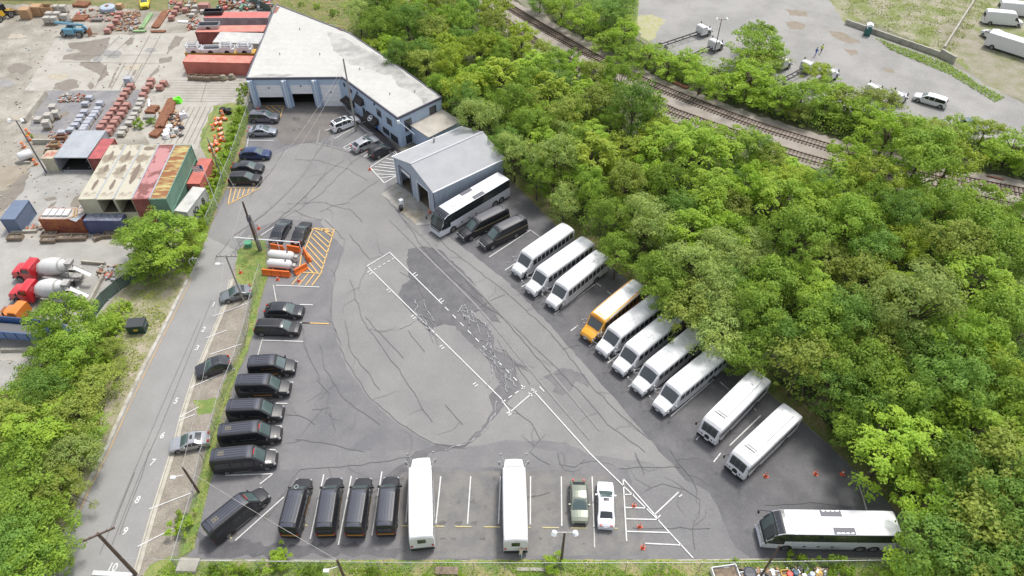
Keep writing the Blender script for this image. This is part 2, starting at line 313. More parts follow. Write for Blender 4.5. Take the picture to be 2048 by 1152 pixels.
# kerbs and gutters (real steps)
def kerb(name,px,w,h,m,label=None):
    b=MB(); b.ribbon(rough(PX(px),3,.03,False,5),w,0,h); o=struct(name,b,m); return o
kerb('street_kerb',[(375,560),(352,606),(322,668),(285,740),(248,818),(212,898),(170,982),(125,1080),(90,1160)],.42,.14,mat('street_kerb_concrete',(0.432,0.414,0.377),.9,(0.276,0.248,0.202),.8,lo=.45,hi=.62))
b=MB(); b.ribbon(PX([(384,557),(360,607),(330,668),(293,742),(256,820),(220,900),(178,984),(134,1080),(100,1160)]),.13,.022); struct('yellow_kerb_line',b,mat('faded_yellow_paint',(.52,.32,.12),.8,(.32,.27,.20),1.5))
b=MB(); b.ribbon(rough(PX([(463,560),(455,600),(425,672),(390,755),(366,830),(352,885),(330,955),(305,1035),(272,1150)]),3,.02,False,6),.62,.022); struct('gutter',b,m_kerb)
b=MB(); b.ribbon(PX([(461,560),(453,600),(423,672),(388,755),(364,830),(350,885),(328,955),(303,1035),(270,1150)]),.05,.026); b.ribbon(PX([(424,600),(360,760),(320,860),(280,950),(225,1090)]),.04,.026); b.ribbon(PX([(400,640),(330,800),(262,960),(200,1110)]),.035,.026)
b.ribbon(PX([(270,945),(240,1020),(225,1060)]),.07,.026);b.ribbon(PX([(300,900),(285,950),(250,1040),(240,1070)]),.05,.026)
struct('street_seams',b,m_crack)
kerb('lot_edge_kerb',[(388,1121),(800,1122),(1200,1121),(1500,1119),(1780,1117)],.12,.05,m_kerb)
# ================================================================ MARKINGS, CRACKS, STAINS
Z5=.030
W=[]
for a in [[(497,281.7),(547,282)],[(508,334.6),(531,334.8)],[(466,222.5),(466.5,222.6)],[(454,375.5),(513,375.5)],
 [(665,257.5),(650,262)],[(717,251),(669,278.5)],[(697,302.8),(720,290)],[(728,315),(745,303)],[(745,238),(716,250)],
 [(522,472),(548,455)],[(552,571.5),(639,575)],[(600,610),(626,610.8)],[(601,646.5),(620,647)],[(526,681.5),(607,684)],[(584,724),(596,724.5)],[(575,765),(587,765.5)],[(552,807.5),(575,808)],[(550,852.5),(564,853)],[(540,900),(552,901)],
 [(451,951.5),(546,948.5)],[(546,949),(520,969)],[(568,995),(471,1082)],[(648,950),(621,1079)],[(703,953),(677,1091)],[(764,944),(744,1072)],
 [(819,960),(812,1046)],[(866,965),(867,1072)],[(881.6,953.7),(872,1048)],[(941.5,953.7),(935,1048.7)],[(1001,953.7),(997,1049)],[(1061,953.7),(1060.5,1050)],[(1122.5,954),(1123.5,1053)],[(1184,954),(1187.7,1055)],
 [(946,481),(960,473)],[(978,515.5),(1061,461)],[(1010,541.5),(1030,528)],[(1043,575),(1058,566)],[(1070,600),(1094,583)],[(1108,630),(1190,569.5)],[(1141,663),(1156,652)],[(1178,694),(1206,672)],[(1215,727),(1240,708)],[(1256,775),(1262,770)],[(1341,834),(1427,760)],[(1392,881),(1400,870)],[(1459,892),(1521,832)],[(1427,925),(1441,907)],[(1480,962),(1530,905)],
 [(1246,958),(1253,1083)],[(1246,958),(1316,1038)],[(1063,778),(1180,908),(1245,971),(1315,1040),(1386,1117)],[(1248,990),(1268,990)],[(1250,1016),(1293,1017)],[(1252,1038.5),(1318,1040)],[(1253,1063.5),(1337,1066)],[(1290,1087.5),(1362,1091)],[(1309,1030),(1357,985)],[(1315,1037),(1321,1031)],[(1358,994.5),(1364,990)],
 ]: W.append(a)
# bay box in the middle
W+=[[(733,534),(781,505)],[(781,507),(884,609)],[(737,536),(1004,800)],[(1017,828),(1063,788)],[(1004,802),(1022,826)]]
for x,y in [(742,541),(780,577),(829,630),(886,690),(953,765),(1020,823)]:
    W+=[[(x-1,y+1),(x-7,y+5)],[(x+3,y+5),(x-3,y+9)]]
for x,y in [(826,550),(878,602),(1063,783)]:
    W+=[[(x,y),(x+6,y-4)],[(x+4,y+4),(x+10,y)]]
for k in range(5):
    x=748+k*9; y=541-k*5.3; W.append([(x,y),(x+5,y-3)])
for k in range(12):
    x=890+k*15.2; y=615+k*15.6; W.append([(x,y),(x+7,y+7)])
for k in range(4): W.append([(1004+k*13,806-k*9),(1011+k*13,801-k*9)])
W.append([(1079,774),(1088,784)])
lines('white_parking_lines',W,.13,Z5,m_white)
lines('worn_white_parking_lines',[[(1062,462),(1080,475)],[(1182,560),(1202,574)],[(1214,583),(1222,590)],[(1345,736),(1330,724)],[(1424,757),(1412,748)],[(1440,765),(1457,780)],[(1502,813),(1512,822)],[(1714,964),(1722,985),(1734,1026)],[(493,300),(498,272)],[(481,335),(485,316)],[(462,348),(470,340)],[(553,604),(547,571)],[(516,712),(526,676)],[(1188,1057),(1189,1096)]],.14,Z5,m_worn)
# hatch by the shed
H_=[[(740,336),(790,303)],[(740,336),(769,367)],[(769,367),(798,350)],[(790,303),(800,318)]]
for k in range(6): H_.append([(744+k*6,339+k*5.2-2),(795+k*.2,343+k*4-(6-k)*4+0)])
lines('white_shed_hatching',H_[:4]+[[(745,340),(795,346)],[(750,334),(794,339)],[(756,330),(793,334)],[(764,325),(792,328)],[(754,349),(798,351)],[(762,357),(796,352)],[(772,318),(791,322)]],.17,Z5,m_white)
lines('white_access_hatching',[[(687,296),(741,265)],[(687,296),(693,300)],[(693,300),(706,293)],[(700,289),(706,293)],[(717,251),(768,290)],[(741,265),(745,269)],[(727,273),(748,268)],[(736,270),(741,273)],[(786,306),(793,312)]],.13,Z5,m_white)
Y=[[(519,213),(567.5,212.5)],[(567.5,212.5),(560,238)],[(531,213),(548,225)],[(543,213),(560,226)],[(556,213),(566,219)],
 [(454,377),(513,376)],[(456,410),(522,376)],[(463,378),(457,408)],[(472,378),(465.5,404)],[(481,378),(475,398)],[(490,378),(485,393)],[(499,378),(495,388)],[(507,377),(504,383)],
 [(627,457),(669,460)],[(669,460),(642,548)],[(627,457),(610,500)],[(642,548),(596,545)],[(642,548),(624,572)],[(628,458),(667,467)],[(641,458),(666,475)],[(650,459),(668,470)],[(631,462),(661,488)],[(627,468),(658,497)],[(622,474),(655,507)],[(618,484),(651,519)],[(614,492),(648,530)],[(611,502),(645,540)],[(608,512),(636,547)],[(608,528),(626,546)],[(603,547),(584,570)],[(617,548),(598,571)],[(629,549),(611,572)],[(603,510),(598,545)],[(596,538),(606,530)],
 [(604,646.5),(658,648.5)]]
lines('yellow_hatching',Y,.14,Z5,m_yel)
m_stop=mat('yellow_wheel_stop',(.55,.45,.20),.8,(.42,.38,.25),3)
ws=[(803,868,'under the left white bus at the bottom'),(869,889,'right of the left white bus at the bottom'),(910,943,'in the first empty bay between the two bottom buses'),(967,1001,'left of the right white bus at the bottom'),(1057,1061,'just right of the right white bus'),(1084,1118,'beside the lamp post at the bottom'),(1141,1175,'in front of the green crossover'),(1201,1235,'behind the white sedan')]
for i,(a,bx,lb) in enumerate(ws):
    p=G(a,1052.5+(a-800)*.012); q=G(bx,1052.8+(a-800)*.012); mb=MB(); L_=(q-p).length; mb.box(0,0,.06,L_,.17,.12,0,.97,.6)
    o=mb.build('wheel_stop',m_stop,loc=(p+q)/2,rz=math.atan2(q.y-p.y,q.x-p.x)); tag(o,'yellow concrete wheel stop '+lb,'wheel stop','yellow wheel stops along the bottom bays')
for i,(a,bb,lb) in enumerate([((454,1067),(464,1079),'behind the diagonal black van'),((604,1051.5),(616,1051.5),'beside the leftmost upright black van')]):
    p=G(*a); q=G(*bb); mb=MB(); mb.box(0,0,.06,(q-p).length,.17,.12,0,.97,.6)
    o=mb.build('wheel_stop',m_stop,loc=(p+q)/2,rz=math.atan2(q.y-p.y,q.x-p.x)); tag(o,'short tan concrete wheel stop '+lb,'wheel stop','yellow wheel stops along the bottom bays')
# cracks
C_=[[(735,535),(722,560),(718,580)],[(650,440),(690,480),(672,540),(664,600),(664,640),(690,720),(735,790),(800,848),(868,888),(930,897)],[(770,395),(800,430),(850,500),(905,560),(965,610),(1012,640),(1075,700),(1165,790)],[(860,455),(900,500),(980,560),(1040,610),(1100,665),(1180,770),(1230,820),(1300,880)],[(930,560),(1000,630),(1100,745)],
 [(700,560),(725,640),(790,730),(865,845)],[(730,635),(808,718)],[(817,662),(850,705)],[(890,810),(926,850)],[(1004,802),(1062,845),(1080,880)],[(640,425),(665,412),(700,405)],[(700,400),(775,350)],[(470,500),(500,480),(560,440),(600,420),(640,390),(700,330),(740,300)],[(430,520),(470,470),(530,430),(590,370),(640,300),(660,270)],[(560,438),(610,395),(650,350),(690,320)],[(575,408),(640,405),(700,420),(725,445)],[(550,470),(565,430),(590,420),(610,432),(640,440)],[(540,305),(570,290),(620,285),(680,300),(750,322)],[(500,395),(545,340),(570,300)],[(590,320),(640,322),(700,340),(735,362)],
 [(640,690),(650,740),(690,800),(760,850)],[(635,760),(660,790),(650,830)],[(625,820),(660,815),(668,850)],[(572,830),(600,832),(630,850)],[(560,1000),(600,940),(680,935),(760,925),(820,915)],[(590,880),(640,885),(730,905)],[(1340,900),(1355,925),(1385,960),(1395,985)],[(1290,982),(1325,968),(1370,980),(1400,1000),(1398,1030),(1385,1060),(1390,1100)],[(1265,1056),(1420,1057)],[(1270,905),(1288,950)],[(1115,905),(1120,930),(1150,935),(1170,920)],[(1090,870),(1060,905),(1100,930)],[(1240,937),(1360,935)],[(1165,790),(1215,850),(1290,905)],[(1225,650),(1290,705),(1330,745)],[(1080,585),(1105,600),(1130,640)],
 [(600,640),(612,700),(640,760)],[(690,640),(700,700),(760,780)],[(900,520),(890,535),(910,530)],[(960,615),(985,600),(1010,590)],[(1125,700),(1160,690)],[(1010,700),(1060,770)],[(850,600),(830,560),(800,545)],[(700,470),(740,520),(781,507)],[(1000,1030),(1030,1000),(1100,985)],[(1420,870),(1520,860)],[(1000,980),(1040,965)],[(720,1000),(790,960),(800,940)],[(1530,1010),(1620,1005),(1700,1015)]]
b=MB()
for i,s in enumerate(C_): b.ribbon(rough(PX(s),.9,.13,False,i),.055,.026)
cr=random.Random(31)
for i,s in enumerate(C_):
    P_=PX(s)
    for k in range(len(P_)-1):
        if cr.random()<.75:
            p=P_[k].lerp(P_[k+1],cr.random()); a=cr.uniform(0,6.28); q=[(p.x,p.y)]
            for j in range(cr.randint(2,5)): a+=cr.uniform(-.7,.7); l=cr.uniform(.4,1.1); q.append((q[-1][0]+l*math.cos(a),q[-1][1]+l*math.sin(a)))
            b.ribbon(q,[.045-.03*t/len(q) for t in range(len(q))],.0255)
struct('asphalt_cracks',b,m_crack)
# tyre marks
b=MB()
for s in [[(470,470),(560,400),(620,330),(640,260)],[(500,480),(590,410),(650,340),(668,262)],[(780,440),(860,520),(960,620),(1060,740),(1180,880)],[(800,430),(880,508),(980,605),(1082,722),(1200,862)]]:
    for k in range(1): b.ribbon(rough([tuple(v[:2]) for v in cubic([Vector((p.x,p.y)) for p in PX(s)],1.5)],2,.04,False,3),.26,.018)
struct('tyre_marks',b,mat('tyre_mark_asphalt',(.185,.18,.178),.85,(.222,.217,.212),.9,lo=.35,hi=.6))
# water running from the wash bay
sheet('wet_stain',[(815,500),(850,492),(885,502),(900,520),(945,560),(960,590),(985,620),(1003,648),(975,640),(960,620),(945,630),(975,650),(985,670),(990,700),(1030,720),(1060,745),(1045,740),(1030,732),(1035,760),(1045,775),(1020,800),(985,840),(960,870),(930,895),(860,905),(850,920),(825,935),(790,960),(760,960),(800,930),(830,905),(870,890),(925,890),(960,860),(985,820),(978,790),(1000,770),(985,735),(965,705),(935,680),(905,650),(880,650),(862,662),(838,640),(812,615),(798,590),(805,570),(820,560),(815,530)],.024,m_wet,.14,.5,seed=5)
sheet('wet_stain',[(1088,755),(1110,742),(1130,735),(1170,750),(1178,775),(1150,762),(1145,782),(1125,790),(1105,785),(1112,772)],.024,m_wet,.12,.4,seed=8)
sheet('wet_stain',[(395,1065),(440,1080),(500,1082),(540,1090),(700,1085),(760,1100),(820,1095),(800,1112),(560,1112),(480,1112),(420,1112),(398,1105)],.020,m_wet,.3,.5,seed=9)
for i,(x,y,a,c) in enumerate([(917,1005,4,3),(946,1003,5,5),(883,1047,9,4),(917,1046,9,4),(947,1047,7,3),(885,1078,7,3),(907,1078,5,2),(965,1078,6,2.5),(1082,1077,3,2),(592,238,9,4),(588,260,3,3),(600,259,3,2),(530,1035,4,3),(470,1068,5,5),(1660,985,22,5),(1690,950,15,6)]):
    sheet('oil_spot',[(x+a*math.cos(t*.7),y+c*math.sin(t*.7)) for t in range(9)],.026,mat('oil_stain',(.07,.065,.06),.6,(.12,.115,.11),2),.12,.25,seed=i) if i<14 else None
F_=[[(828,598),(835,610),(830,625),(845,645),(860,665),(855,655),(845,635)],[(848,600),(852,620),(862,630)],[(915,625),(925,612),(935,620),(930,640)],[(925,615),(940,640),(950,645)],[(940,620),(960,640),(985,665),(975,690),(965,710)],[(960,700),(985,720),(1000,740),(1020,760),(1035,775)],[(982,730),(985,750),(975,775)],[(1010,750),(1015,785)],[(800,657),(825,645),(840,630)],[(994,802),(990,830),(978,850),(960,870),(930,890),(890,900)],[(975,665),(985,700),(1000,735),(1022,742)],[(840,640),(850,650),(862,660),(870,672)],[(930,610),(922,625),(930,640),(938,632)]]
b=MB()
for i,s in enumerate(F_): b.ribbon(rough(PX(s),.4,.16,False,i+40),[.06+.14*rnd.random() for _ in rough(PX(s),.4,.16,False,i+40)],.034)
fr=random.Random(9)
for cx,cy,n_,sp,dx,dy in [(845,628,9,26,6,9),(865,655,8,16,5,8),(935,628,12,18,4,9),(965,690,14,22,5,7),(1005,745,12,22,6,7),(985,700,8,14,4,9)]:
    for k in range(int(n_*.45)):
        x=cx+fr.gauss(0,sp*.55); y=cy+fr.gauss(0,sp*.45); pth=[(x,y)]; a=fr.uniform(-.6,.6)
        for j in range(5): a+=fr.uniform(-.5,.5); x+=math.cos(a+.9)*dx; y+=math.sin(a+.9)*dy; pth.append((x,y))
        P_=PX(pth); b.ribbon(P_,[.03+.09*fr.random() for _ in P_],.033)
struct('soap_residue',b,m_foam)
fr=random.Random(77)
for k in range(26):   # drips in the bays
    x,y=fr.choice([(560,1030),(650,1000),(905,1000),(970,1010),(1090,1010),(520,250),(515,320),(560,700),(560,640),(1060,500),(1180,610),(1360,800),(1490,860),(1560,960),(640,250),(700,300),(900,930),(1150,1090)]); x+=fr.gauss(0,18); y+=fr.gauss(0,12); a=fr.uniform(1.5,4.5)
    sheet('oil_spot',[(x+a*math.cos(t*.7)*fr.uniform(.7,1.2),y+a*.7*math.sin(t*.7)*fr.uniform(.7,1.2)) for t in range(9)],.026,mat('faint_oil',(.105,.10,.10),.7,(.14,.137,.137),2),.05,.25,seed=k)
sheet('wash_apron_stain',[(796,412),(846,425),(850,436),(830,446),(800,425)],.036,mat('rusty_wet_concrete',(.30,.255,.18),.6,(.4,.37,.31),1),.15,.4)
# wear on the street verge: bay strings painted across the gravel
lines('verge_bay_lines',[[(426,634),(501,605)],[(413,677),(455,661)],[(420,710),(484,689)],[(381,776),(470,738)],[(360,835),(398,815)],[(358,842),(390,830)],[(299,1019),(383,987)],[(276,1094),(347,1058)]],.11,.034,m_white)
lines('street_stop_line',[[(186,1146),(268,1151)]],.45,.034,m_white)
for s,x,y in [('1',427,609),('2',407,659),('3',394,696),('5',352,802),('6',325,871),('7',305,925),('8',275,1000),('9',250,1063),('10',225,1135)]:
    me=textmesh('bay_number',s,1.15,m_white); o=obj('bay_number',me,loc=G(x,y,.09)); o.rotation_euler=(0,0,R(-6)); o.scale=(.8,1,1); o['kind']='structure'
# ================================================================ BUILDINGS
def ray_wall(px,py,A,B):
    "where the surveyed photo position falls on the vertical wall A-B: metres along it, height"
    u=(px-1024)/FPX; v=(py-576)/FPX
    d=Vector((u, math.cos(PIT)-v*math.sin(PIT), -math.sin(PIT)-v*math.cos(PIT)))
    e=(B-A); L=e.length; e=e/L; n=Vector((-e.y,e.x)); c=Vector((0,0,HC))
    t=(A.x*n.x+A.y*n.y)/(d.x*n.x+d.y*n.y); p=c+d*t
    return (p.x-A.x)*e.x+(p.y-A.y)*e.y, p.z
m_blue=mat('blue_siding',(.42,.51,.64),.6,(.37,.46,.59),.8,grain=.04,stretch=(1,1,3))
m_roof=mat('white_roof_membrane',(.455,.45,.425),.8,(.405,.40,.375),.22,lo=.45,hi=.75,grain=.05,gscale=1.2)
m_stainr=mat('roof_grime',(0.265,0.261,0.250),.85,(0.406,0.398,0.378),.35,lo=.38,hi=.6)
m_frame0=mat('vent_grey',(.3,.3,.3),.6)
m_trim=mat('dark_trim',(.10,.10,.13),.5)
m_pipe=mat('white_downpipe',(.75,.77,.8),.4)
m_door=mat('white_sectional_door',(.80,.80,.82),.5,(.72,.72,.75),1.5)
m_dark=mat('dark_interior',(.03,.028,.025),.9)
m_glass=mat('window_glass',(.035,.045,.055),.08,spec=.8)
m_frame=mat('window_frame',(.07,.06,.06),.5)
m_awn=mat('black_awning_canvas',(.035,.03,.03),.85)
HB=5.6
fp=PX([(493,157),(685,155.3),(795.2,236.4),(882.6,195),(799.5,134.7),(699,67),(553,10)],HB)
fp=[Vector((p.x,p.y)) for p in fp]
bld=empty('garage_and_office_building','blue sided garage and two storey office with a white membrane roof and three bay doors','building',(fp[0].x,fp[0].y,0))
O=Vector((fp[0].x,fp[0].y))
def L2(p): return (p[0]-O.x,p[1]-O.y)
def wallbox(mb,A,B,u0,u1,z0,z1,th=.25,off=0):
    "box in wall A-B; outside is to the right of A->B"
    e=(B-A).normalized(); n=Vector((e.y,-e.x)); c=A+e*((u0+u1)/2)+n*(off-th/2)-O
    mb.box(c.x,c.y,(z0+z1)/2,abs(u1-u0),th,z1-z0,math.atan2(e.y,e.x))
# walls
mb=MB(); A,B=fp[0],fp[1]; LG=(B-A).length
drs=[(.07,.335,1.9),(.43,.655,2.5),(.745,.95,0.0)]
prev=.25
for a,b_,o_ in drs:
    wallbox(mb,A,B,prev,a*LG,0,4.3); prev=b_*LG
wallbox(mb,A,B,prev,LG,0,4.3); wallbox(mb,A,B,.25,LG,4.3,HB)
for i in range(1,7):
    A2,B2=fp[i],fp[(i+1)%7]; wallbox(mb,A2,B2,0 if i<6 else 0,(B2-A2).length-(0.0 if i!=6 else 0),0,HB-.003*i)
# pilasters in front of the garage
for u in (.028,.383,.70): wallbox(mb,A,B,u*LG-.42,u*LG+.42,0,HB-.25,.45,.45)
for i in (0,1,2):
    A2,B2=fp[i],fp[(i+1)%7]; l_=(B2-A2).length; n_=int(l_/.9)
    for k in range(n_):
        u=.5+k*.9
        if i==0 and any(a*l_-.1<u<b_*l_+.1 for a,b_,_ in drs): wallbox(mb,A2,B2,u,u+.05,4.35,HB-.3,.03,.03)
        elif not(i==2 and u>3.5): wallbox(mb,A2,B2,u,u+.05,.1,HB-.3,.03,.03)
mb.build('wall',m_blue,bld)
mb=MB(); pts=[L2(p) for p in fp]; mb.prism(pts,HB-.12,HB+.06); rf=mb.build('roof',m_roof,bld)
for k in range(13):   # membrane laps and small vents
    mb=MB(); a_=G(505+k*4,150-k*10.2,HB); b_=G(700+k*1.5,152-k*10.2,HB); a_=a_.lerp(b_,.02); b_=a_.lerp(b_,.93-.045*max(0,k-6))
    if k<11: mb.ribbon([(a_.x-O.x,a_.y-O.y),(b_.x-O.x,b_.y-O.y)],.08,HB+.063-ZO); mb.build('membrane_lap',mat('lap_grey',(.40,.395,.375),.8),rf)
for x_,y_ in [(600,60),(640,110),(720,140),(780,190),(560,110),(830,185)]:
    mb=MB(); p_=G(x_,y_,HB); mb.tube((p_.x-O.x,p_.y-O.y,HB),(p_.x-O.x,p_.y-O.y,HB+.45),.09,.09,8); mb.build('vent_pipe',m_frame0,rf)
# grime patches belong to the membrane: thin sheets on it
mb=MB()
for i,px in enumerate([[(505,154),(530,148),(590,150),(560,155)],[(655,63),(685,70),(700,85),(745,105),(800,138),(812,150),(770,150),(740,140),(700,128),(668,100),(660,80)],[(770,130),(815,152),(860,180),(880,195),(850,210),(835,190),(795,170)]]):
    q=rough(PX(px,HB),.7,.22,True,i+3); mb=MB(); mb.sheet([(p[0]-O.x,p[1]-O.y) for p in q],HB+.068+.006*i); mb.build('roof_stain',m_stainr,rf)
for px in [[(547,28),(552,14),(560,15),(553,26)],[(673,57),(688,60),(684,63),(676,60)]]:
    mb=MB(); mb.sheet([(p.x-O.x,p.y-O.y) for p in PX(px,HB)],HB+.09); mb.build('roof_rust_patch',mat('rust_patch',(.30,.13,.09),.8,(.2,.1,.07),2),rf)
mb=MB()
for i in range(7):
    A2,B2=fp[i],fp[(i+1)%7]; wallbox(mb,A2,B2,-.05,(B2-A2).length+.05,HB-.25,HB+.16+.002*i,.2,.1)
mb.build('roof_trim',m_trim,bld)
for a,b_,o_ in drs:
    mb=MB(); k=5
    for j in range(k):
        z1=4.3-(4.3-o_)*j/k; z0=4.3-(4.3-o_)*(j+1)/k+.03; wallbox(mb,A,B,a*LG,b_*LG,z0,z1,.08,-.1)
    d=mb.build('garage_door',m_door,bld)
    mb=MB(); wallbox(mb,A,B,(a+b_)/2*LG-.12,(a+b_)/2*LG+.12,(4.3+o_)/2+.5,(4.3+o_)/2+.75,.06,-.03); mb.build('handle',m_trim,d)
for u in (.022,.375,.693):
    mb=MB(); e=(B-A).normalized(); n=Vector((e.y,-e.x)); p=A+e*u*LG+n*.52-O
    mb.tube((p.x,p.y,HB-.5),(p.x+n.x*.0,p.y,0.1),.07,.07,6); mb.box(p.x,p.y,HB-.4,.35,.25,.3); mb.build('downpipe',m_pipe,bld)
# bollards/black boots at pilaster feet
# office windows
def window(px0,py0,px1,py1,A,B,name='window'):
    a=ray_wall(px0,py0,A,B); c=ray_wall(px1,py1,A,B)
    u0,u1=sorted((a[0],c[0])); z0,z1=sorted((a[1],c[1])); z0=max(z0,.3)
    mb=MB(); 
    for s in ((u0-.07,u1+.07,z1,z1+.07),(u0-.07,u1+.07,z0-.09,z0),(u0-.07,u0,z0,z1),(u1,u1+.07,z0,z1),((u0+u1)/2-.03,(u0+u1)/2+.03,z0,z1)): wallbox(mb,A,B,*s,.09,.06)
    f=mb.build('window',m_frame,bld); mb=MB(); wallbox(mb,A,B,u0,u1,z0,z1,.04,.03); mb.build('pane',m_glass,f); return f
A,B=fp[1],fp[2]
for q in [(687,165.5,691,173.5),(699,177,704.5,186),(753.5,217.5,763,235),(773.5,234.5,784,252),(766,253,779,271.5),(781.5,265.5,797,288)]: window(*q,A,B)
def awning(px0,py0,px1,py1,A,B,out=.9):
    a=ray_wall(px0,py0,A,B); c=ray_wall(px1,py1,A,B); u0,u1=sorted((a[0],c[0])); z1=max(a[1],c[1]); z0=z1-1.15
    e=(B-A).normalized(); n=Vector((e.y,-e.x))
    def P(u,o,z): q=A+e*u+n*o-O; return (q.x,q.y,z)
    mb=MB(); v=[P(u0,0.02,z1),P(u1,0.02,z1),P(u1,out,z0+.2),P(u0,out,z0+.2),P(u0,.02,z0),P(u1,.02,z0),P(u1,out,z0),P(u0,out,z0)]
    mb.add(v,[(0,3,2,1),(3,7,6,2),(0,4,7,3),(1,2,6,5),(4,5,6,7)])
    return mb.build('awning',m_awn,bld),(u0,u1,z0,z1,P,out)
awning(684,193,708,203,A,B); awning(712,187,727,199,A,B,.8)
aw,(u0,u1,z0,z1,P,out)=awning(733,220,757,240,A,B,1.1)
# ring emblem on the awning slope
mb=MB(); uc=(u0+u1)/2; s_=(out-.02); sl_=math.hypot(s_,z1-z0-.2); 
def onaw(u,v,k=.012): 
    t=v/sl_; return P(uc+u,.02+s_*t+k*.8,z1-(z1-z0-.2)*t+k)
for i in range(24):
    t0=2*math.pi*i/24; t1=2*math.pi*(i+1)/24
    for r0,r1 in ((.40,.52),):
        mb.quad(*[onaw(r*math.cos(t),sl_/2+r*math.sin(t)) for r,t in ((r0,t0),(r1,t0),(r1,t1),(r0,t1))])
mb.quad(onaw(-.32,sl_/2-.14),onaw(.32,sl_/2-.14),onaw(.32,sl_/2+.14),onaw(-.32,sl_/2+.14))
mb.build('emblem',mat('emblem_white',(.75,.75,.78),.7),aw)
mb=MB(); a=ray_wall(751,247,A,B); c=ray_wall(757,262,A,B); wallbox(mb,A,B,a[0],c[0],.1,2.1,.05,.06); mb.build('entrance_door',mat('blue_door',(.03,.13,.48),.4),bld)
mb=MB(); a=ray_wall(727,218,A,B); wallbox(mb,A,B,a[0]-.3,a[0]+.5,.9,2.4,.05,.06); mb.build('window',m_glass,bld)
A,B=fp[2],fp[3]
for q in [(809,242,824,257),(859,216,873,232),(812,273,829,287)]: window(*q,A,B)
mb=MB(); a=ray_wall(839,276,A,B); wallbox(mb,A,B,a[0]-.1,a[0]+.8,.1,2.1,.05,.06); mb.build('side_door',m_frame,bld)
mb=MB(); q=A-O; mb.tube((q.x+.15,q.y-.25,5.2),(q.x+2.6,q.y-1.2,3.4),.04,.04,5); mb.box(q.x+.1,q.y-.3,5.1,.4,.3,.5); mb.build('service_cable',m_pipe,bld)
for u,z in ((.5,1.2),(3.2,4.6),(8.5,4.9)):
    mb=MB(); wallbox(mb,fp[1],fp[2],u+1.2,u+1.45,z,z+.3,.22,.24); mb.build('wall_lamp',m_trim,bld)
# lean-to annex
q=PX([(827,254),(889.6,224),(909,240),(851,278)],3.3); e=(B-A).normalized(); n=Vector((e.y,-e.x))
u0=(Vector(q[0][:2])-A).dot(e); u1=(Vector(q[1][:2])-A).dot(e); dd=(Vector(q[3][:2])-A).dot(n)
mb=MB(); cc=A+e*((u0+u1)/2)+n*(dd/2+.02)-O; mb.box(cc.x,cc.y,1.6,u1-u0,dd,3.2,math.atan2(e.y,e.x)); an=mb.build('annex_wall',m_blue,bld)
mb=MB(); mb.box(cc.x,cc.y,3.3,u1-u0+.3,dd+.25,.2,math.atan2(e.y,e.x)); mb.build('annex_roof',mat('grimy_membrane',(.42,.39,.345),.8,(.33,.30,.26),.5),an)
mb=MB(); f0=A+e*(u0+.9)+n*(dd+.05)-O
mb.box(f0.x,f0.y,1.1,.9,.08,2.1,math.atan2(e.y,e.x)); mb.build('annex_door',m_frame,an)
# floor inside bays
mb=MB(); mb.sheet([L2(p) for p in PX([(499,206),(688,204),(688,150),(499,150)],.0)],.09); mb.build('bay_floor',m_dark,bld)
# ---------------- wash bay shed
ZE=4.8; ZR=6.55
q=PX([(788,314),(866.5,382),(995,308)],ZE); FL,FR,BR=[Vector(p[:2]) for p in q]
ex=(FR-FL).normalized(); ey=Vector((-ex.y,ex.x)); W_=(FR-FL).length; D_=(BR-FR).dot(ey)
shed=empty('metal_shed','blue grey corrugated metal shed with a low gable roof and two open vehicle doors','shed',(FL.x,FL.y,0),math.atan2(ex.y,ex.x))
def corr(c1,c2,axis,period): # corrugation by wave bump
    m=mat('corr_'+axis+str(period)+str(c1[0]),c1,.75,c2,.6,spec=.2); t=m.node_tree
    if 'Wave Texture' in t.nodes: return m
    return m
    wv=t.nodes.new('ShaderNodeTexWave'); wv.bands_direction=axis; wv.inputs['Scale'].default_value=2*math.pi/period/ (2*math.pi) *.32*3.1; tc=t.nodes['Texture Coordinate']; t.links.new(tc.outputs['Object'],wv.inputs[0])
    bp=t.nodes.new('ShaderNodeBump'); bp.inputs['Strength'].default_value=.6; bp.inputs['Distance'].default_value=.05; t.links.new(wv.outputs[0],bp.inputs['Height']); t.links.new(bp.outputs[0],t.nodes['Principled BSDF'].inputs['Normal']); return m
m_shw=corr((.40,.45,.52),(.36,.41,.48),'X',.3); m_shw2=m_shw; m_shr=corr((.36,.365,.375),(.32,.325,.34),'Y',.31)
dw=W_*.29; d1=W_*.115; d2=W_*.575; DH=3.9
mb=MB()
for a,b_ in ((0,d1),(d1+dw,d2),(d2+dw,W_)): mb.box((a+b_)/2,.1,DH/2,b_-a,.2,DH)
mb.box(W_/2,.1,(DH+ZE)/2,W_,.2,ZE-DH)
for y in (.001,D_-.2):
    mb.add([(0,y,ZE),(W_,y,ZE),(W_/2,y,ZR),(0,y+.19,ZE),(W_,y+.19,ZE),(W_/2,y+.19,ZR)],[(0,1,2),(5,4,3),(0,2,5,3),(1,4,5,2)])
mb.box(W_/2,D_-.1,ZE/2,W_,.2,ZE); mb.build('end_wall',m_shw,shed)
mb=MB(); mb.box(W_-.1,D_/2,ZE/2,.19,D_-.41,ZE-.01); mb.box(.1,D_/2,ZE/2,.19,D_-.41,ZE-.01); 
for k in range(int(D_/.6)):
    for x in (W_+.015,-.015): mb.box(x,.3+k*.6,ZE/2-.02,.05,.1,ZE-.1)
mb.build('side_wall',m_shw2,shed)
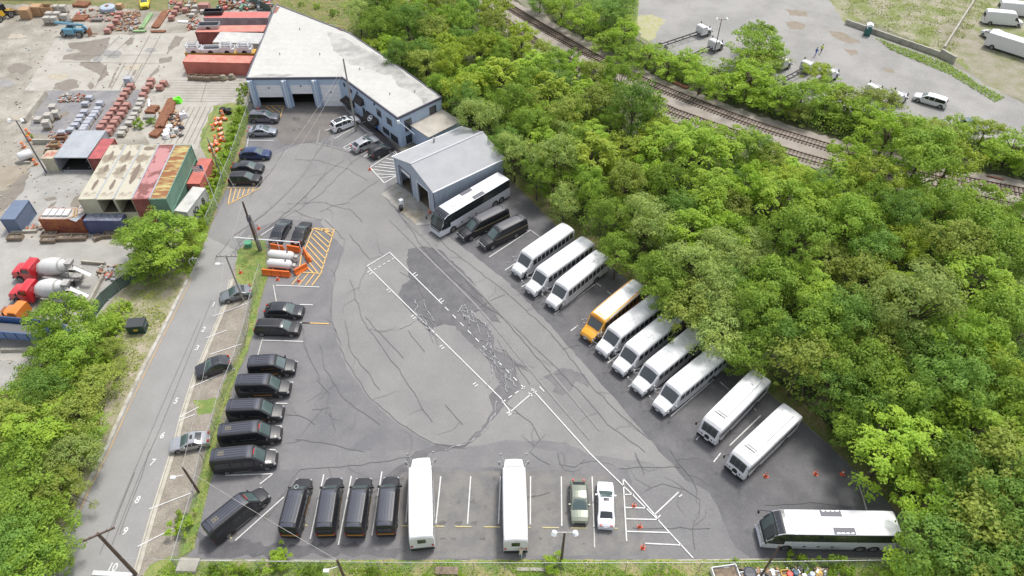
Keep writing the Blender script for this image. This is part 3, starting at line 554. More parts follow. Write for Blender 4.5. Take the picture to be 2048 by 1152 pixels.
for s in (-1,1):
    mb=MB(); xo=-.25 if s<0 else W_+.25; ze=ZE-.25*(ZR-ZE)/(W_/2)+.03; zr=ZR+.05
    mb.add([(xo,-.25,ze),(W_/2,-.25,zr),(W_/2,D_+.25,zr),(xo,D_+.25,ze),(xo,-.25,ze+.06),(W_/2,-.25,zr+.06),(W_/2,D_+.25,zr+.06),(xo,D_+.25,ze+.06)],[(0,1,2,3),(7,6,5,4),(0,4,5,1),(2,6,7,3),(0,3,7,4)]); mb.build('roof_panel',m_shr,shed)
mb=MB(); mb.box(W_/2,D_/2,ZR+.13,.3,D_+.5,.06); mb.build('ridge_cap',mat('ridge_metal',(.42,.43,.45),.4),shed)
for x in (W_+.28,-.28):
    mb=MB(); mb.box(x,D_/2,ZE-.02,.14,D_+.5,.14); mb.build('gutter',m_pipe,shed)
for x in (.05,W_+.06):
    mb=MB(); mb.tube((x,-.08,.1),(x,-.08,ZE-.1),.06,.06,6); mb.build('downpipe',m_pipe if x<1 else m_trim,shed)
for i,d in enumerate((d1,d2)):
    mb=MB(); mb.box(d+dw/2,.3,DH-.3-(0.0 if i else .25),dw,.08,.6+(0 if i else .5)); dd_=mb.build('roller_door',m_door,shed)
    mb=MB()
    for x in (d-.06,d+dw+.06): mb.box(x,-.04,DH/2,.12,.08,DH)
    mb.box(d+dw/2,-.04,DH+.05,dw+.24,.08,.12); mb.build('door_frame',m_trim if i==0 else m_pipe,dd_)
mb=MB(); mb.box(W_/2,D_/2,.08,W_-.4,D_-.5,.04); mb.build('floor_slab',mat('shed_floor',(.12,.10,.075),.7,(.2,.17,.12),.7),shed)
mb=MB(); mb.tube((1.1,D_*.52,ZE+.4),(1.1,D_*.52,ZE+1.1),.12,.12,8); mb.box(1.1,D_*.52,ZE+1.12,.5,.35,.1); mb.tube((1.1,D_*.52,ZE+.25),(1.1,D_*.52,ZE+.5),.3,.16,8); mb.build('roof_vent',mat('vent_metal',(.25,.24,.23),.5),shed)
# dark low building / warehouse at the far top left
mb=MB(); p=G(20,4); q2=G(200,-8)
wh=empty('dark_open_shed','dark open fronted shed at the top left corner behind the crates','shed',(p.x,p.y+2.5,0))
mb.box(-6,2,3.2,40,5,.25); mb.build('roof',mat('shed_sheet',(.13,.14,.18),.5),wh)
mb=MB(); mb.box(-6,4.3,1.5,40,.2,3.1); mb.build('back_wall',m_dark,wh)
for x in (-20,-12,-4,4,13):
    mb=MB(); mb.box(x,.2,1.55,.3,.3,3.1); mb.build('post',m_trim,wh)
# ================================================================ VEHICLES
m_tyre=mat('tyre_rubber',(.022,.022,.024),.85); m_rim=mat('alloy_rim',(.42,.42,.43),.35,metal=.6); m_rimw=mat('steel_rim',(.5,.5,.5),.5)
m_vg=mat('vehicle_glass',(.02,.024,.028),.06,spec=.9); m_vgl=mat('vehicle_windscreen',(.07,.10,.10),.1,spec=.8); m_vgd=mat('dark_windscreen',(.035,.042,.045),.08,spec=.9)
m_blk=mat('black_trim',(.02,.02,.022),.5); m_lamp=mat('headlamp_lens',(.38,.39,.41),.2,spec=.5); m_tail=mat('tail_lamp_red',(.45,.02,.02),.25)
m_chr=mat('chrome_trim',(.6,.6,.62),.2,metal=.9); m_plate=mat('number_plate',(.7,.7,.7),.5)
PAINT={}
m_rbb=mat('rail_aluminium',(.25,.25,.26),.5)
def paint(n,c,r=.3,metal=0,coat=.45):
    if n not in PAINT: PAINT[n]=mat('paint_'+n,c,r,coat=coat,metal=metal,grain=.03,gscale=3)
    return PAINT[n]
WH=paint('white',(.62,.62,.63),.4); BLK=paint('black',(.018,.018,.022),.4,coat=.15); 
WHEEL={}
def wheel(root,x,y,r,wd,rimm=None,nm='wheel'):
    k=(r,wd)
    if k not in WHEEL:
        a=MB(); a.lathe([(-wd/2,r*.55),(-wd/2,r*.93),(-wd/2+.03,r),(wd/2-.03,r),(wd/2,r*.93),(wd/2,r*.55)],(0,0,0),(0,1,0),18)
        c=MB(); c.lathe([(-wd/2-.012,r*.1),(-wd/2+.01,r*.3),(-wd/2-.015,r*.62),(wd/2+.015,r*.62),(wd/2-.01,r*.3),(wd/2+.012,r*.1)],(0,0,0),(0,1,0),14)
        WHEEL[k]=(a.mesh('wheel',m_tyre),c.mesh('rim',m_rim))
    a,c=WHEEL[k]; o=obj(nm,a,root,(x,y,r)); obj('rim',c,o); return o
class Hull:
    def __init__(s,prof,W,zb=.25,belt=.95,tum=.28,r=.10,crown=.04,tf=.10,tr=.07,tp=5,wf=None,low=.04,rfr=None):
        s.p=prof; s.W=W; s.zb=zb; s.belt=belt; s.tum=tum; s.r=r; s.cr=crown; s.tf=tf; s.tr=tr; s.tp=tp; s.wf=wf; s.low=low; s.rfr=rfr
        s.x0=prof[-1][0]; s.x1=prof[0][0]
    def rr(s,x): return s.rfr[1] if s.rfr and x>s.rfr[0] else s.r
    def zt(s,x):
        P=s.p
        for i in range(len(P)-1):
            a,b=P[i],P[i+1]
            if b[0]<=x<=a[0]:
                t=(a[0]-x)/(a[0]-b[0]) if a[0]!=b[0] else 0
                return a[1]+(b[1]-a[1])*t
        return P[0][1] if x>P[0][0] else P[-1][1]
    def y(s,x,z,zt=None):
        zt=s.zt(x) if zt is None else zt
        W=s.wf(x) if s.wf else s.W
        m=(s.x0+s.x1)/2; h=(s.x1-s.x0)/2; u=(x-m)/h
        W*=1-(s.tf if u>0 else s.tr)*abs(u)**s.tp
        if z>s.belt: W-=(z-s.belt)*s.tum
        if z<.45: W-=s.low*(.45-z)/.2
        d=zt-z; r=min(s.rr(x),max(zt-s.zb,.02))
        if d<r: W-=r-math.sqrt(max(r*r-(r-d)**2,0))
        return max(W,.05)
    def body(s,mats,root,name='body',wheels=(),wr=.36,sub=2):
        mb=MB(); P=[]
        for i in range(len(s.p)-1):
            a,b=s.p[i],s.p[i+1]
            k=max(1,int(abs(a[0]-b[0])/.5)) if abs(a[0]-b[0])>.5 else 1
            for j in range(k): t=j/k; P.append((a[0]+(b[0]-a[0])*t,a[1]+(b[1]-a[1])*t))
        P.append(s.p[-1])
        T=[0,.1,.22,.36,.5,.64,.76,.86,.93,.975,1]; C=[-1,-.6,-.2,.2,.6,1]
        rings=[]
        for x,zt in P:
            zb=min(s.zb,zt-.02); ring=[]
            rr=min(s.rr(x),.9*(zt-zb))
            zs=[zb+(zt-rr-zb)*t/.76 if t<=.76 else zt-rr*(1-(t-.76)/.24)**1 for t in T]
            for z in zs: ring.append((x,-s.y(x,z,zt),z))
            ye=s.y(x,zt,zt)
            for c in C[1:-1]: ring.append((x,c*ye,zt+s.cr*(1-c*c)))
            for z in reversed(zs): ring.append((x,s.y(x,z,zt),z))
            rings.append(ring)
        n=len(rings[0]); vs=[p for r_ in rings for p in r_]; fs=[]
        for i in range(len(rings)-1):
            for j in range(n-1): fs.append((i*n+j,i*n+j+1,(i+1)*n+j+1,(i+1)*n+j))
        k=(len(rings)-1)*n
        fs.append(tuple(range(n-1,-1,-1))); fs.append(tuple(range(k,k+n)))
        mb.add(vs,fs); 
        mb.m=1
        for x in wheels:   # dark wheel arches
            for sg in (-1,1):
                yy=sg*(s.y(x,wr*1.2)+.006); a=[(x+wr*1.22*math.cos(t),yy,wr+wr*1.22*math.sin(t)) for t in [math.pi*i/10 for i in range(11)]]
                a+= [(x-wr*1.22,yy,s.zb-.02),(x+wr*1.22,yy,s.zb-.02)]
                mb.add(a,[tuple(range(len(a)))])
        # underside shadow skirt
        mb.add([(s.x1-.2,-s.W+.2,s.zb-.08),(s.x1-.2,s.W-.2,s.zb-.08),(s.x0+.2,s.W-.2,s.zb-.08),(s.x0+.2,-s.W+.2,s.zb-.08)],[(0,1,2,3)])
        return mb.build(name,mats,root)
    def side(s,mb,x0,x1,z0,ztop,off=.014,n=6,sides=(-1,1),gap=.09):
        for sg in sides:
            v=[]
            for i in range(n+1):
                x=x0+(x1-x0)*i/n; zt=s.zt(x); t=min(ztop,zt-gap)
                t=max(t,z0+.002)
                for k in range(4):
                    z=z0+(t-z0)*k/3; v.append((x,sg*(s.y(x,z)+off),z))
            f=[(i*4+k,i*4+k+1,(i+1)*4+k+1,(i+1)*4+k) for i in range(n) for k in range(3)]
            mb.add(v,f)
    def pt(s,t):
        i=min(int(t),len(s.p)-2); f=t-i; a,b=s.p[i],s.p[i+1]; return a[0]+(b[0]-a[0])*f,a[1]+(b[1]-a[1])*f
    def top(s,mb,t0,t1,inset=.08,off=.014,n=4,s0=-1,s1=1):
        v=[]; C=[s0+(s1-s0)*k/6 for k in range(7)]
        for i in range(n+1):
            t=t0+(t1-t0)*i/n; x,z=s.pt(t); xa,za=s.pt(max(t-.02,0)); xb,zb=s.pt(min(t+.02,len(s.p)-1.0001))
            dx,dz=xb-xa,zb-za; l=math.hypot(dx,dz) or 1; nx,nz=dz/l,-dx/l
            if nz<0 or (abs(nz)<1e-6 and nx<0): nx,nz=-nx,-nz
            ye=s.y(x,z,z)-inset
            for c in C: v.append((x+nx*off,c*ye,z+s.cr*(1-c*c)+nz*off))
        m=7; mb.add(v,[(i*m+k,i*m+k+1,(i+1)*m+k+1,(i+1)*m+k) for i in range(n) for k in range(m-1)])
def place(fx,fy,fz,rx,ry,rz_):
    a=G(fx,fy,fz); b=G(rx,ry,rz_); c=(a+b)/2; return Vector((c.x,c.y,.07)),math.atan2(a.y-b.y,a.x-b.x),(Vector(a[:2])-Vector(b[:2])).length
def mirrors(root,x,y,z,m,sx=.18,sy=.22,sz=.16):
    for sg in (-1,1):
        mb=MB(); mb.box(x,sg*(y+sy/2),z,sx,sy,sz,0,.8,.9); mb.build('mirror',m,root)
def lamps(root,h,xf,zf,xr,zr,sz=.2):
    for sg in (-1,1):
        yf=h.y(xf-.18,zf)-.24; mb=MB(); mb.box(xf-.16,sg*yf,zf,.26,.30,.11,sg*-.45,.8,.8); mb.build('headlight',m_lamp,root)
        yr=h.y(xr+.15,zr)-.14; mb=MB(); mb.box(xr+.10,sg*(yr-.02),zr,.2,.26,sz*.7,0,.85,.8); mb.build('tail_light',m_tail,root)
def car(name,label,col,kind,place_,group=None,roofm=None,sun=False,cat='car',rails=False,pano=False):
    loc,rz,L=place_; h=L/2; W=.93 if kind!='sedan' else .90
    root=empty(name,label,cat,loc,rz,group)
    if kind=='sedan':
        H=1.44; prof=[(h,.32),(h-.01,.55),(h-.10,.70),(h-.45,.80),(h-1.25,.93),(h-1.95,1.32),(h-2.35,1.43),(h-2.9,1.45),(-h+1.5,1.38),(-h+.75,1.06),(-h+.25,1.02),(-h+.04,.85),(-h,.40)]
        ws=(4,5.55); rf=(5.75,8.1); rw=(8.15,8.95); side=[(h-1.45,h-2.48),(h-2.56,-h+1.05)]; belt=.92
    elif kind=='suv':
        H=1.72; prof=[(h,.36),(h-.01,.70),(h-.12,.90),(h-.5,1.0),(h-1.2,1.09),(h-1.85,1.58),(h-2.2,1.69),(h-3.0,1.73),(-h+.7,1.68),(-h+.35,1.58),(-h+.06,1.05),(-h,.95),(-h-.0,.42)]
        ws=(4,5.5); rf=(5.8,8.6); rw=(9.05,9.9); side=[(h-1.4,h-2.42),(h-2.5,h-3.35),(h-3.43,-h+.45)]; belt=1.02
    else: # crossover wagon
        H=1.6; prof=[(h,.34),(h-.01,.62),(h-.12,.80),(h-.5,.90),(h-1.2,1.0),(h-1.9,1.46),(h-2.3,1.58),(h-3.0,1.6),(-h+.9,1.5),(-h+.3,1.1),(-h+.05,.98),(-h,.40)]
        ws=(4,5.5); rf=(5.8,7.9); rw=(8.1,8.9); side=[(h-1.45,h-2.42),(h-2.5,h-3.3),(h-3.38,-h+.7)]; belt=.98
    hl=Hull(prof,W,.24,belt,.27,.12,.05,.13,.10,4)
    wx=(h-.95,-h+.95); wr=.35 if kind!='suv' else .38
    hl.body([col,m_blk],root,wheels=wx,wr=wr)
    mb=MB(); hl.top(mb,*ws,inset=.06); mb.build('windscreen',m_vgl if kind!='x' else m_vg,root)
    mb=MB(); hl.top(mb,*rw,inset=.08); mb.build('rear_window',m_vg,root)
    for a,b in side:
        mb=MB(); hl.side(mb,a,b,belt+.05,9,sides=(1,)); mb.build('side_window',m_vg,root)
        mb=MB(); hl.side(mb,a,b,belt+.05,9,sides=(-1,)); mb.build('side_window',m_vg,root)
    if roofm: mb=MB(); hl.top(mb,*rf,inset=.04); mb.build('roof_panel',roofm,root)
    if sun: mb=MB(); hl.top(mb,rf[0]+.1,rf[0]+.75,inset=.28,off=.02); mb.build('sunroof',m_vg,root)
    if rails:
        for sg in (-1,1):
            mb=MB(); x0,z0=hl.pt(rf[0]+.3); x1,z1=hl.pt(rf[1]-.1); mb.tube((x0,sg*.55,z0+.06),(x1,sg*.55,z1+.07),.018,.018,5); mb.build('roof_rail',m_rbb,root)
    for x in wx:
        for sg in (-1,1): wheel(root,x,sg*(hl.y(x,wr)-.09),wr,.24)
    lamps(root,hl,h,prof[1][1]+.02,-h,prof[-3][1]-.02)
    mirrors(root,h-1.75,W-.05,belt+.08,col)
    mb=MB(); mb.box(h-.0,0,.42,.05,1.1,.2); mb.build('grille',m_blk,root)
    mb=MB(); mb.box(-h-.01,0,.72,.04,.42,.14); mb.build('number_plate',m_plate,root)
    return root
GREY=paint('grey',(.16,.165,.19),.25,.5); SIL=paint('silver',(.42,.43,.45),.28,.55); NAVY=paint('navy',(.025,.045,.12),.22,.2); BK2=paint('soft_black',(.022,.024,.03),.22); DSIL=paint('dark_silver',(.30,.32,.36),.25,.55)
GRN=paint('olive_green',(.185,.205,.165),.35,.3); GRW=paint('slate',(.03,.032,.04),.3,.1)
gl='cars parked nose out along the left fence'
car('parked_suv','dark grey sport utility vehicle with a sunroof parked closest to the garage doors',GREY,'suv',place(558,236.5,.6,499,233,.8),gl,sun=True)
car('parked_sedan','silver grey sedan second from the garage along the left fence',DSIL,'sedan',place(554,263.5,.5,497,262.5,.7),gl,sun=True)
car('parked_suv','dark blue sport utility vehicle in the middle of the left fence row',NAVY,'crossover',place(541.5,309,.6,479.8,307,.8),gl)
car('parked_sedan','black sedan between the blue and the black sport utility vehicles by the fence',BK2,'sedan',place(527.5,337.5,.5,464,334,.7),gl)
car('parked_suv','black sport utility vehicle with roof rails beside the yellow hatched triangle',BLK,'suv',place(522.3,359.5,.6,458.8,357.5,.8),gl,rails=True)
gr='cars parked nose in at the office wall'
car('parked_suv','white sport utility vehicle with a black glass roof in front of the office',paint('bright_white',(.74,.74,.75),.4),'suv',place(717,238,.6,663,256,.8),gr,roofm=m_vg)
car('parked_suv','silver crossover with a sunroof parked beside the white access hatching',SIL,'crossover',place(755,277.5,.6,706,298,.8),gr,sun=True)
car('parked_suv','black sport utility vehicle parked at the office corner next to the silver one',BLK,'suv',place(783,292.5,.6,740.5,310.5,.8),gr,rails=True)
gt='black sedans behind the gas tanks'
car('parked_sedan','black sedan nearest the tall utility pole with its tail to the orange barriers',BK2,'sedan',place(575.5,440.5,.5,548,486,.7),gt)
car('parked_sedan','glossy black sedan beside the yellow hatched area with its tail to the orange barriers',BLK,'sedan',place(614,446,.5,592,488,.7),gt)
car('parked_suv','black crossover parked nose out just below the tank enclosure',BK2,'crossover',place(607.5,624,.6,531,619.5,.8),'large black cars in the middle of the left side')
car('parked_suv','long black sport utility vehicle with chrome roof rails above the first black van',BLK,'suv',place(601,659,.6,511.5,654,.8),'large black cars in the middle of the left side',rails=True)
gs='cars parked across the gutter of the street'
car('street_car','grey sedan parked across the street gutter beneath the street light',paint('mid_grey',(.22,.235,.25),.28,.5),'sedan',place(440,597,.5,503,579,.7),gs)
car('street_car','dark slate wagon with roof bars parked across the street gutter',GRW,'crossover',place(391,746,.6,461,721,.8),gs,rails=True)
car('street_car','silver sedan with a large sunroof parked across the street gutter by bay number 6',SIL,'sedan',place(340,893,.5,420,876,.7),gs,sun=True)
car('parked_crossover','olive green crossover parked nose down beside the white sedan',GRN,'crossover',place(1159.5,1047,.6,1156.5,962,.8))
car('parked_sedan','white sedan with a black sunroof parked nose up beside the green crossover',paint('pearl',(.70,.71,.76),.25),'sedan',place(1210,965,.5,1212,1056,.7),sun=True)
car('far_suv','white sport utility vehicle driving on the far lot beyond the tracks',WH,'suv',place(1827.5,192,.6,1895,209,.8))
# ---------------- vans
m_rb=mat('dull_aluminium',(.22,.22,.22),.6)
def van(label,pl,H=2.6,gold=False,red=False,emb=False,W=.99,name='black_van',col=None,grp=None,whitevan=False):
    loc,rz,L=pl; h=L/2; root=empty(name,label,'van',loc,rz,grp); c=col or BLK
    prof=[(h,.40),(h-.01,.78),(h-.10,.95),(h-.45,1.10),(h-1.05,1.26),(h-1.85,H-.34),(h-2.1,H-.08),(h-2.6,H),(-h+.5,H),(-h+.10,H-.12),(-h+.02,H-.5),(-h,.45)]
    hl=Hull(prof,W,.32,1.2,.085,.16,.05,.20,.03,3); wx=(h-1.0,-h+1.35)
    hl.body([c,m_blk],root,wheels=wx,wr=.37)
    rfm=mat('black_van_roof',(.055,.06,.08),.42) if not whitevan else c
    mb=MB(); hl.top(mb,6.3,8.95,inset=.07,n=8); r=mb.build('roof',rfm,root)
    if not whitevan:
        mb=MB()
        for k in range(5): 
            y=-.56+k*.28; mb.box((h-2.6-h+.5)/2,y,H+.035+.05*(1-(y/.8)**2),L-3.5,.035,.02)
        mb.build('roof_rib',mat('roof_rib',(.035,.038,.048),.4),r)
    mb=MB(); hl.top(mb,4.1,5.35,inset=.10); mb.build('windscreen',m_vgl,root)
    for a,b in ((h-1.15,h-1.95),)+(() if (whitevan) else ((h-2.15,h-3.2),(h-3.3,h-4.4),(h-4.5,-h+.4))):
        for sg in (-1,1): mb=MB(); hl.side(mb,a,b,1.32,H-.55 if not whitevan else 1.95,sides=(sg,)); mb.build('side_window',m_vg,root)
    mb=MB(); mb.box(-h-.01,0,1.75,.03,1.3,.7); mb.build('rear_window',m_vg,root)
    for x in wx:
        for sg in (-1,1): wheel(root,x,sg*(hl.y(x,.37)-.10),.37,.25)
    for sg in (-1,1):
        mb=MB(); mb.box(h-.14,sg*.70,.88,.26,.24,.14,sg*-.3,.8,.8); mb.build('headlight',m_lamp,root)
        mb=MB(); mb.box(-h-.005,sg*.86,1.2,.05,.10,.35); mb.build('tail_light',m_tail,root)
    mirrors(root,h-1.3,W,1.35,m_blk,.16,.26,.3)
    mb=MB(); mb.box(h+.0,0,.72,.06,1.2,.26); mb.build('grille',m_blk,root)
    if gold:
        for sg in (-1,1): mb=MB(); hl.side(mb,h-1.9,h-4.0,.72,.88,sides=(sg,),off=.016); mb.build('gold_stripe',mat('gold_stripe',(.45,.22,.04),.4),root)
        for sg in (-1,1): mb=MB(); mb.box(0 if gold!=2 else -.4,sg*(W+.01),.40,1.9,.04,.03); mb.build('running_board',m_rb,root)
        if gold==2: mb=MB(); mb.box(-h-.02,0,.92,.04,1.6,.18); mb.build('gold_stripe',mat('gold_stripe',(.45,.22,.04),.4),root)
    if red:
        mb=MB(); hl.top(mb,5.45,5.75,inset=.35,off=.03); mb.build('red_lettering',mat('red_lettering',(.38,.025,.03),.5),root)
        for sg in (-1,1): mb=MB(); mb.box(-.2,sg*(W+.01),.40,1.8,.04,.03); mb.build('running_board',m_rb,root)
    if emb:
        mb=MB(); x=-h+1.2; 
        for a in (-.25,.25): mb.box(x+a,0,H+.07,.08,.5,.01); mb.box(x,a,H+.072,.5,.08,.01)
        mb.box(x,0,H+.071,.24,.24,.01); mb.build('roof_emblem',mat('faded_gold',(.20,.17,.12),.5),root)
    return root
gv='black vans nosed out along the left fence'
van('black low van with a gold stripe at the top of the left van row',place(592,734,.7,495.5,723.5,2.2),2.35,gold=1,grp=gv)
van('black high roof van with a gold side stripe second in the left van row',place(581.5,777,.7,470,759.8,2.6),2.62,gold=1,grp=gv)
van('black high roof van with a gold stripe in the middle of the left row',place(567.5,825.7,.7,451.8,810,2.6),2.62,gold=1,grp=gv)
van('black long van with red lettering and a roof emblem fourth in the left van row',place(564,867.4,.7,433.7,860.5,2.65),2.68,red=True,emb=True,grp=gv)
van('black van with red lettering and roof emblem at the bottom of the left row',place(554.6,917.8,.7,418.5,910.8,2.65),2.68,red=True,emb=True,grp=gv)
van('black long van with red lettering parked diagonally in the bottom left corner',place(533,985,.7,408.4,1058,2.7),2.68,red=True,emb=True)
gb='black gold striped vans along the bottom'
for i,(p,lb) in enumerate([((608.5,957,1.0,572,1056,2.6),'leftmost of the four nose up black vans with a white roof logo'),((668.8,955.5,1.0,645.8,1055.5,2.6),'second of the four nose up black vans along the bottom'),((728,955.5,1.0,705,1055.5,2.6),'third of the four nose up black vans along the bottom'),((782.5,953.5,1.0,767.5,1053,2.6),'rightmost nose up black van beside the white bus')]):
    v=van(lb,place(*p),2.6,gold=2,grp=gb)
    if i==0: 
        mb=MB(); 
        for k in range(14):
            t=2*math.pi*k/14; mb.box(1.2+.2*math.cos(t),.2*math.sin(t),2.70,.07,.03,.01,t+1.57)
        mb.build('roof_logo',m_plate,v)
gw='white vans in the top right corner'
van('white high roof van with a side window in the top right corner',place(2044,46,.7,1974,20,2.7),2.75,name='white_van',col=WH,grp=gw,whitevan=True)
van('white high roof van behind the other in the far top right corner',place(2072,28,.7,2003,2,2.7),2.75,name='white_van',col=WH,grp=gw,whitevan=True)
van('small white van facing left behind the white box van at the right edge',place(1966,63,.6,2040,88,1.8),2.0,name='white_van',col=WH,grp=gw,whitevan=True)
def boxvan(label,pl,grp):
    loc,rz,L=pl; h=L/2; root=empty('white_step_van',label,'van',loc,rz,grp)
    prof=[(h,.5),(h-.02,1.3),(h-.5,1.5),(h-.9,2.5),(h-1.3,2.95),(-h+.05,2.95),(-h,.5)]
    hl=Hull(prof,1.15,.45,3,0,.10,.02,.06,.0,4); hl.body([WH,m_blk],root,wheels=(h-1.1,-h+1.6),wr=.42)
    mb=MB(); hl.top(mb,2.1,3.4,inset=.1); mb.build('windscreen',m_vg,root)
    for x in (h-1.1,-h+1.6):
        for sg in (-1,1): wheel(root,x,sg*1.06,.42,.28)
    mb=MB(); mb.box(0,0,.4,L-.6,2.1,.12); mb.build('bumper_frame',m_blk,root)
    for sg in (-1,1): mb=MB(); mb.box(h-.05,sg*.8,1.0,.1,.3,.2); mb.build('headlight',m_lamp,root)
boxvan('long white step van parked at the right edge of the far lot',place(2085,118,.8,1972,82,.8),gw)
# ---------------- school style buses
MG=mat('mirror_grey',(.35,.35,.36),.4)
m_row=mat('bus_window_glass',(.025,.03,.032),.1,spec=.8)
m_rail=mat('bus_rub_rail',(.30,.31,.33),.5)
m_bus=mat('bus_white',(.68,.68,.69),.55,(.52,.52,.52),.5,lo=.5,hi=.8,grain=.05,gscale=2,oshift=40)
def bus(name,label,L,loc,rz,col=None,low=None,grp=None,hatches=2):
    h=L/2; root=empty(name,label,'bus',loc,rz,grp); col=col or m_bus; low=low or col
    wf=lambda x: 1.22 if x<h-1.45 else (1.22-.10*min(1,(x-(h-1.45))/.3))
    prof=[(h,.55),(h-.03,.95),(h-.18,1.18),(h-.6,1.34),(h-1.15,1.50),(h-1.28,1.60),(h-1.95,2.55),(h-2.02,2.72),(h-2.15,2.92),(h-2.5,3.02),(-h+.5,3.02),(-h+.12,2.92),(-h+.0,2.7),(-h-.0,.6)]
    hl=Hull(prof,1.22,.45,2.2,.05,.26,.10,.20,.04,4,wf=wf,rfr=(h-2.1,.10)); wx=(h-1.05,-h+2.6)
    hl.body([low,m_blk],root,wheels=wx,wr=.48)
    if low is not col: pass
    mb=MB(); hl.top(mb,8.4,11.6,inset=-.02,n=10,off=.012); rf=mb.build('roof',m_bus,root)
    for k in range(1,6):
        mb=MB(); mb.box(h-2.3-(L-3.0)*k/6,0,3.075,.035,1.7,.02); mb.build('roof_seam',mat('seam_grey',(.36,.36,.37),.6),rf)
    for i in range(hatches):
        x=h-2.6-(L-3.2)*(.30+.45*i); mb=MB(); mb.box(x,0,3.15,.7,.7,.06,0,.9,.9); mb.build('roof_hatch',mat('hatch_grey',(.60,.60,.61),.5),rf)
    mb=MB(); hl.top(mb,4.7,6.3,inset=.10,off=.02,n=8); mb.build('windscreen',m_vgd,root)
    if low is not m_bus:
        for sg in (-1,1): mb=MB(); hl.side(mb,h-2.3,-h+.1,2.74,3.1,n=8,sides=(sg,),gap=.0,off=.012); mb.build('roof_side',m_bus,rf)
    n=int((L-3.0)/.74); x0=h-2.05; st=(x0+h-.35)/n
    for sg in (-1,1):
        fr=None
        for k in range(n):
            a=x0-k*st-.07; b=x0-(k+1)*st+.07; mb=MB(); hl.side(mb,a,b,1.70,2.58,sides=(sg,),n=1,off=.016); mb.build('window',m_row,root)
    for z in (1.62,1.30,.95):
        mb=MB(); hl.side(mb,h-2.0,-h+.15,z,z+.055,n=8,off=.018); mb.build('rub_rail',m_rail if low is col else m_blk,root)
    for x in wx:
        for sg in (-1,1): wheel(root,x,sg*(hl.y(x,.48)-.14),.48,.30)
    for sg in (-1,1):
        mb=MB(); mb.box(h-.12,sg*.78,.90,.1,.24,.18); mb.build('headlight',m_blk,root)
        mb=MB(); mb.tube((h-1.5,sg*1.15,2.3),(h-1.0,sg*1.5,2.2),.025,.025,5); mb.tube((h-1.5,sg*1.15,1.5),(h-1.0,sg*1.5,1.6),.025,.025,5); mb.box(h-1.0,sg*1.5,1.9,.08,.22,.6)
        mb.build('mirror',MG,root); mb=MB(); mb.tube((h-.35,sg*.95,1.3),(h+.05,sg*1.35,1.75),.03,.03,5); mb.box(h+.05,sg*1.36,1.85,.08,.2,.3); mb.build('mirror',MG,root)
        mb=MB(); mb.box(-h-.01,sg*1.0,1.2,.05,.2,.3); mb.build('tail_light',m_tail,root)
    mb=MB(); mb.box(h-.02,0,.60,.10,1.7,.18); mb.box(-h-.05,0,.62,.14,2.3,.25); mb.build('bumper',m_blk,root)
    mb=MB(); mb.box(h-.02,0,.86,.06,.9,.22); mb.build('grille',mat('grille_grey',(.35,.36,.38),.4) if low is col else m_blk,root)
    mb=MB(); mb.box(h+.04,-.1,.62,.03,.4,.12); mb.build('number_plate',m_plate,root)
    mb=MB(); mb.box(-h-.015,0,2.1,.03,.8,.7); mb.build('rear_window',m_row,root)
    return root
gbus='white school style buses backed to the trees'
rows=[(1031.4,550,1137.4,450.8,'white school style bus closest to the black limousine buses'),(1058.8,586.5,1177.2,477.9,'white school style bus in the middle of the upper three'),(1100.4,613.9,1205.9,505.3,'white school style bus just above the yellow bus, across one empty bay'),
 (1200.5,707.6,1323.5,591.9,'white school style bus directly below the yellow bus'),(1234.2,744,1362,619.3,'second white school style bus below the yellow bus'),(1271.9,783,1405,655,'third white school style bus below the yellow bus'),(1315,822,1444,697,'lowest white school style bus with a seam across its roof')]
P0=None; LB=None
for i,(a,b_,c,d,lb) in enumerate(rows):
    loc,rz,L=place(a,b_,.6,c,d,3.0)
    if P0 is None:
        LB=place(1234.2,744,.6,1362,619.3,3.0)[2]; P0=bus('school_style_bus',lb,L,loc,rz,grp=gbus); L0=L
    else: dup(P0,loc,rz,lb,(max(.97,min(1.12,L/L0)),1,1))
YB=paint('school_bus_yellow',(.72,.33,.015),.35)
loc,rz,L=place(1171,678,.6,1279.2,564.2,3.0)
yb=bus('yellow_school_bus','yellow school bus with a white roof between the white buses',L,loc,rz,col=YB,low=YB)
mb=MB(); mb.box(L/2-1.72,0,2.86,.06,1.9,.18); mb.build('warning_light_bar',mat('amber_black',(.12,.05,.01),.4),yb)
gbb='white buses standing nose up along the bottom'
bus('cutaway_bus','left of the two white buses standing nose up along the bottom',*(lambda p:(p[2],p[0],p[1]))(place(842.7,916.5,1.0,841.5,1075.5,3.0)),grp=gbb,hatches=1)
bus('cutaway_bus','right of the two white buses standing nose up along the bottom, a person behind it',*(lambda p:(p[2],p[0],p[1]))(place(1027,918.5,1.0,1031.6,1081.5,3.0)),grp=gbb,hatches=1)
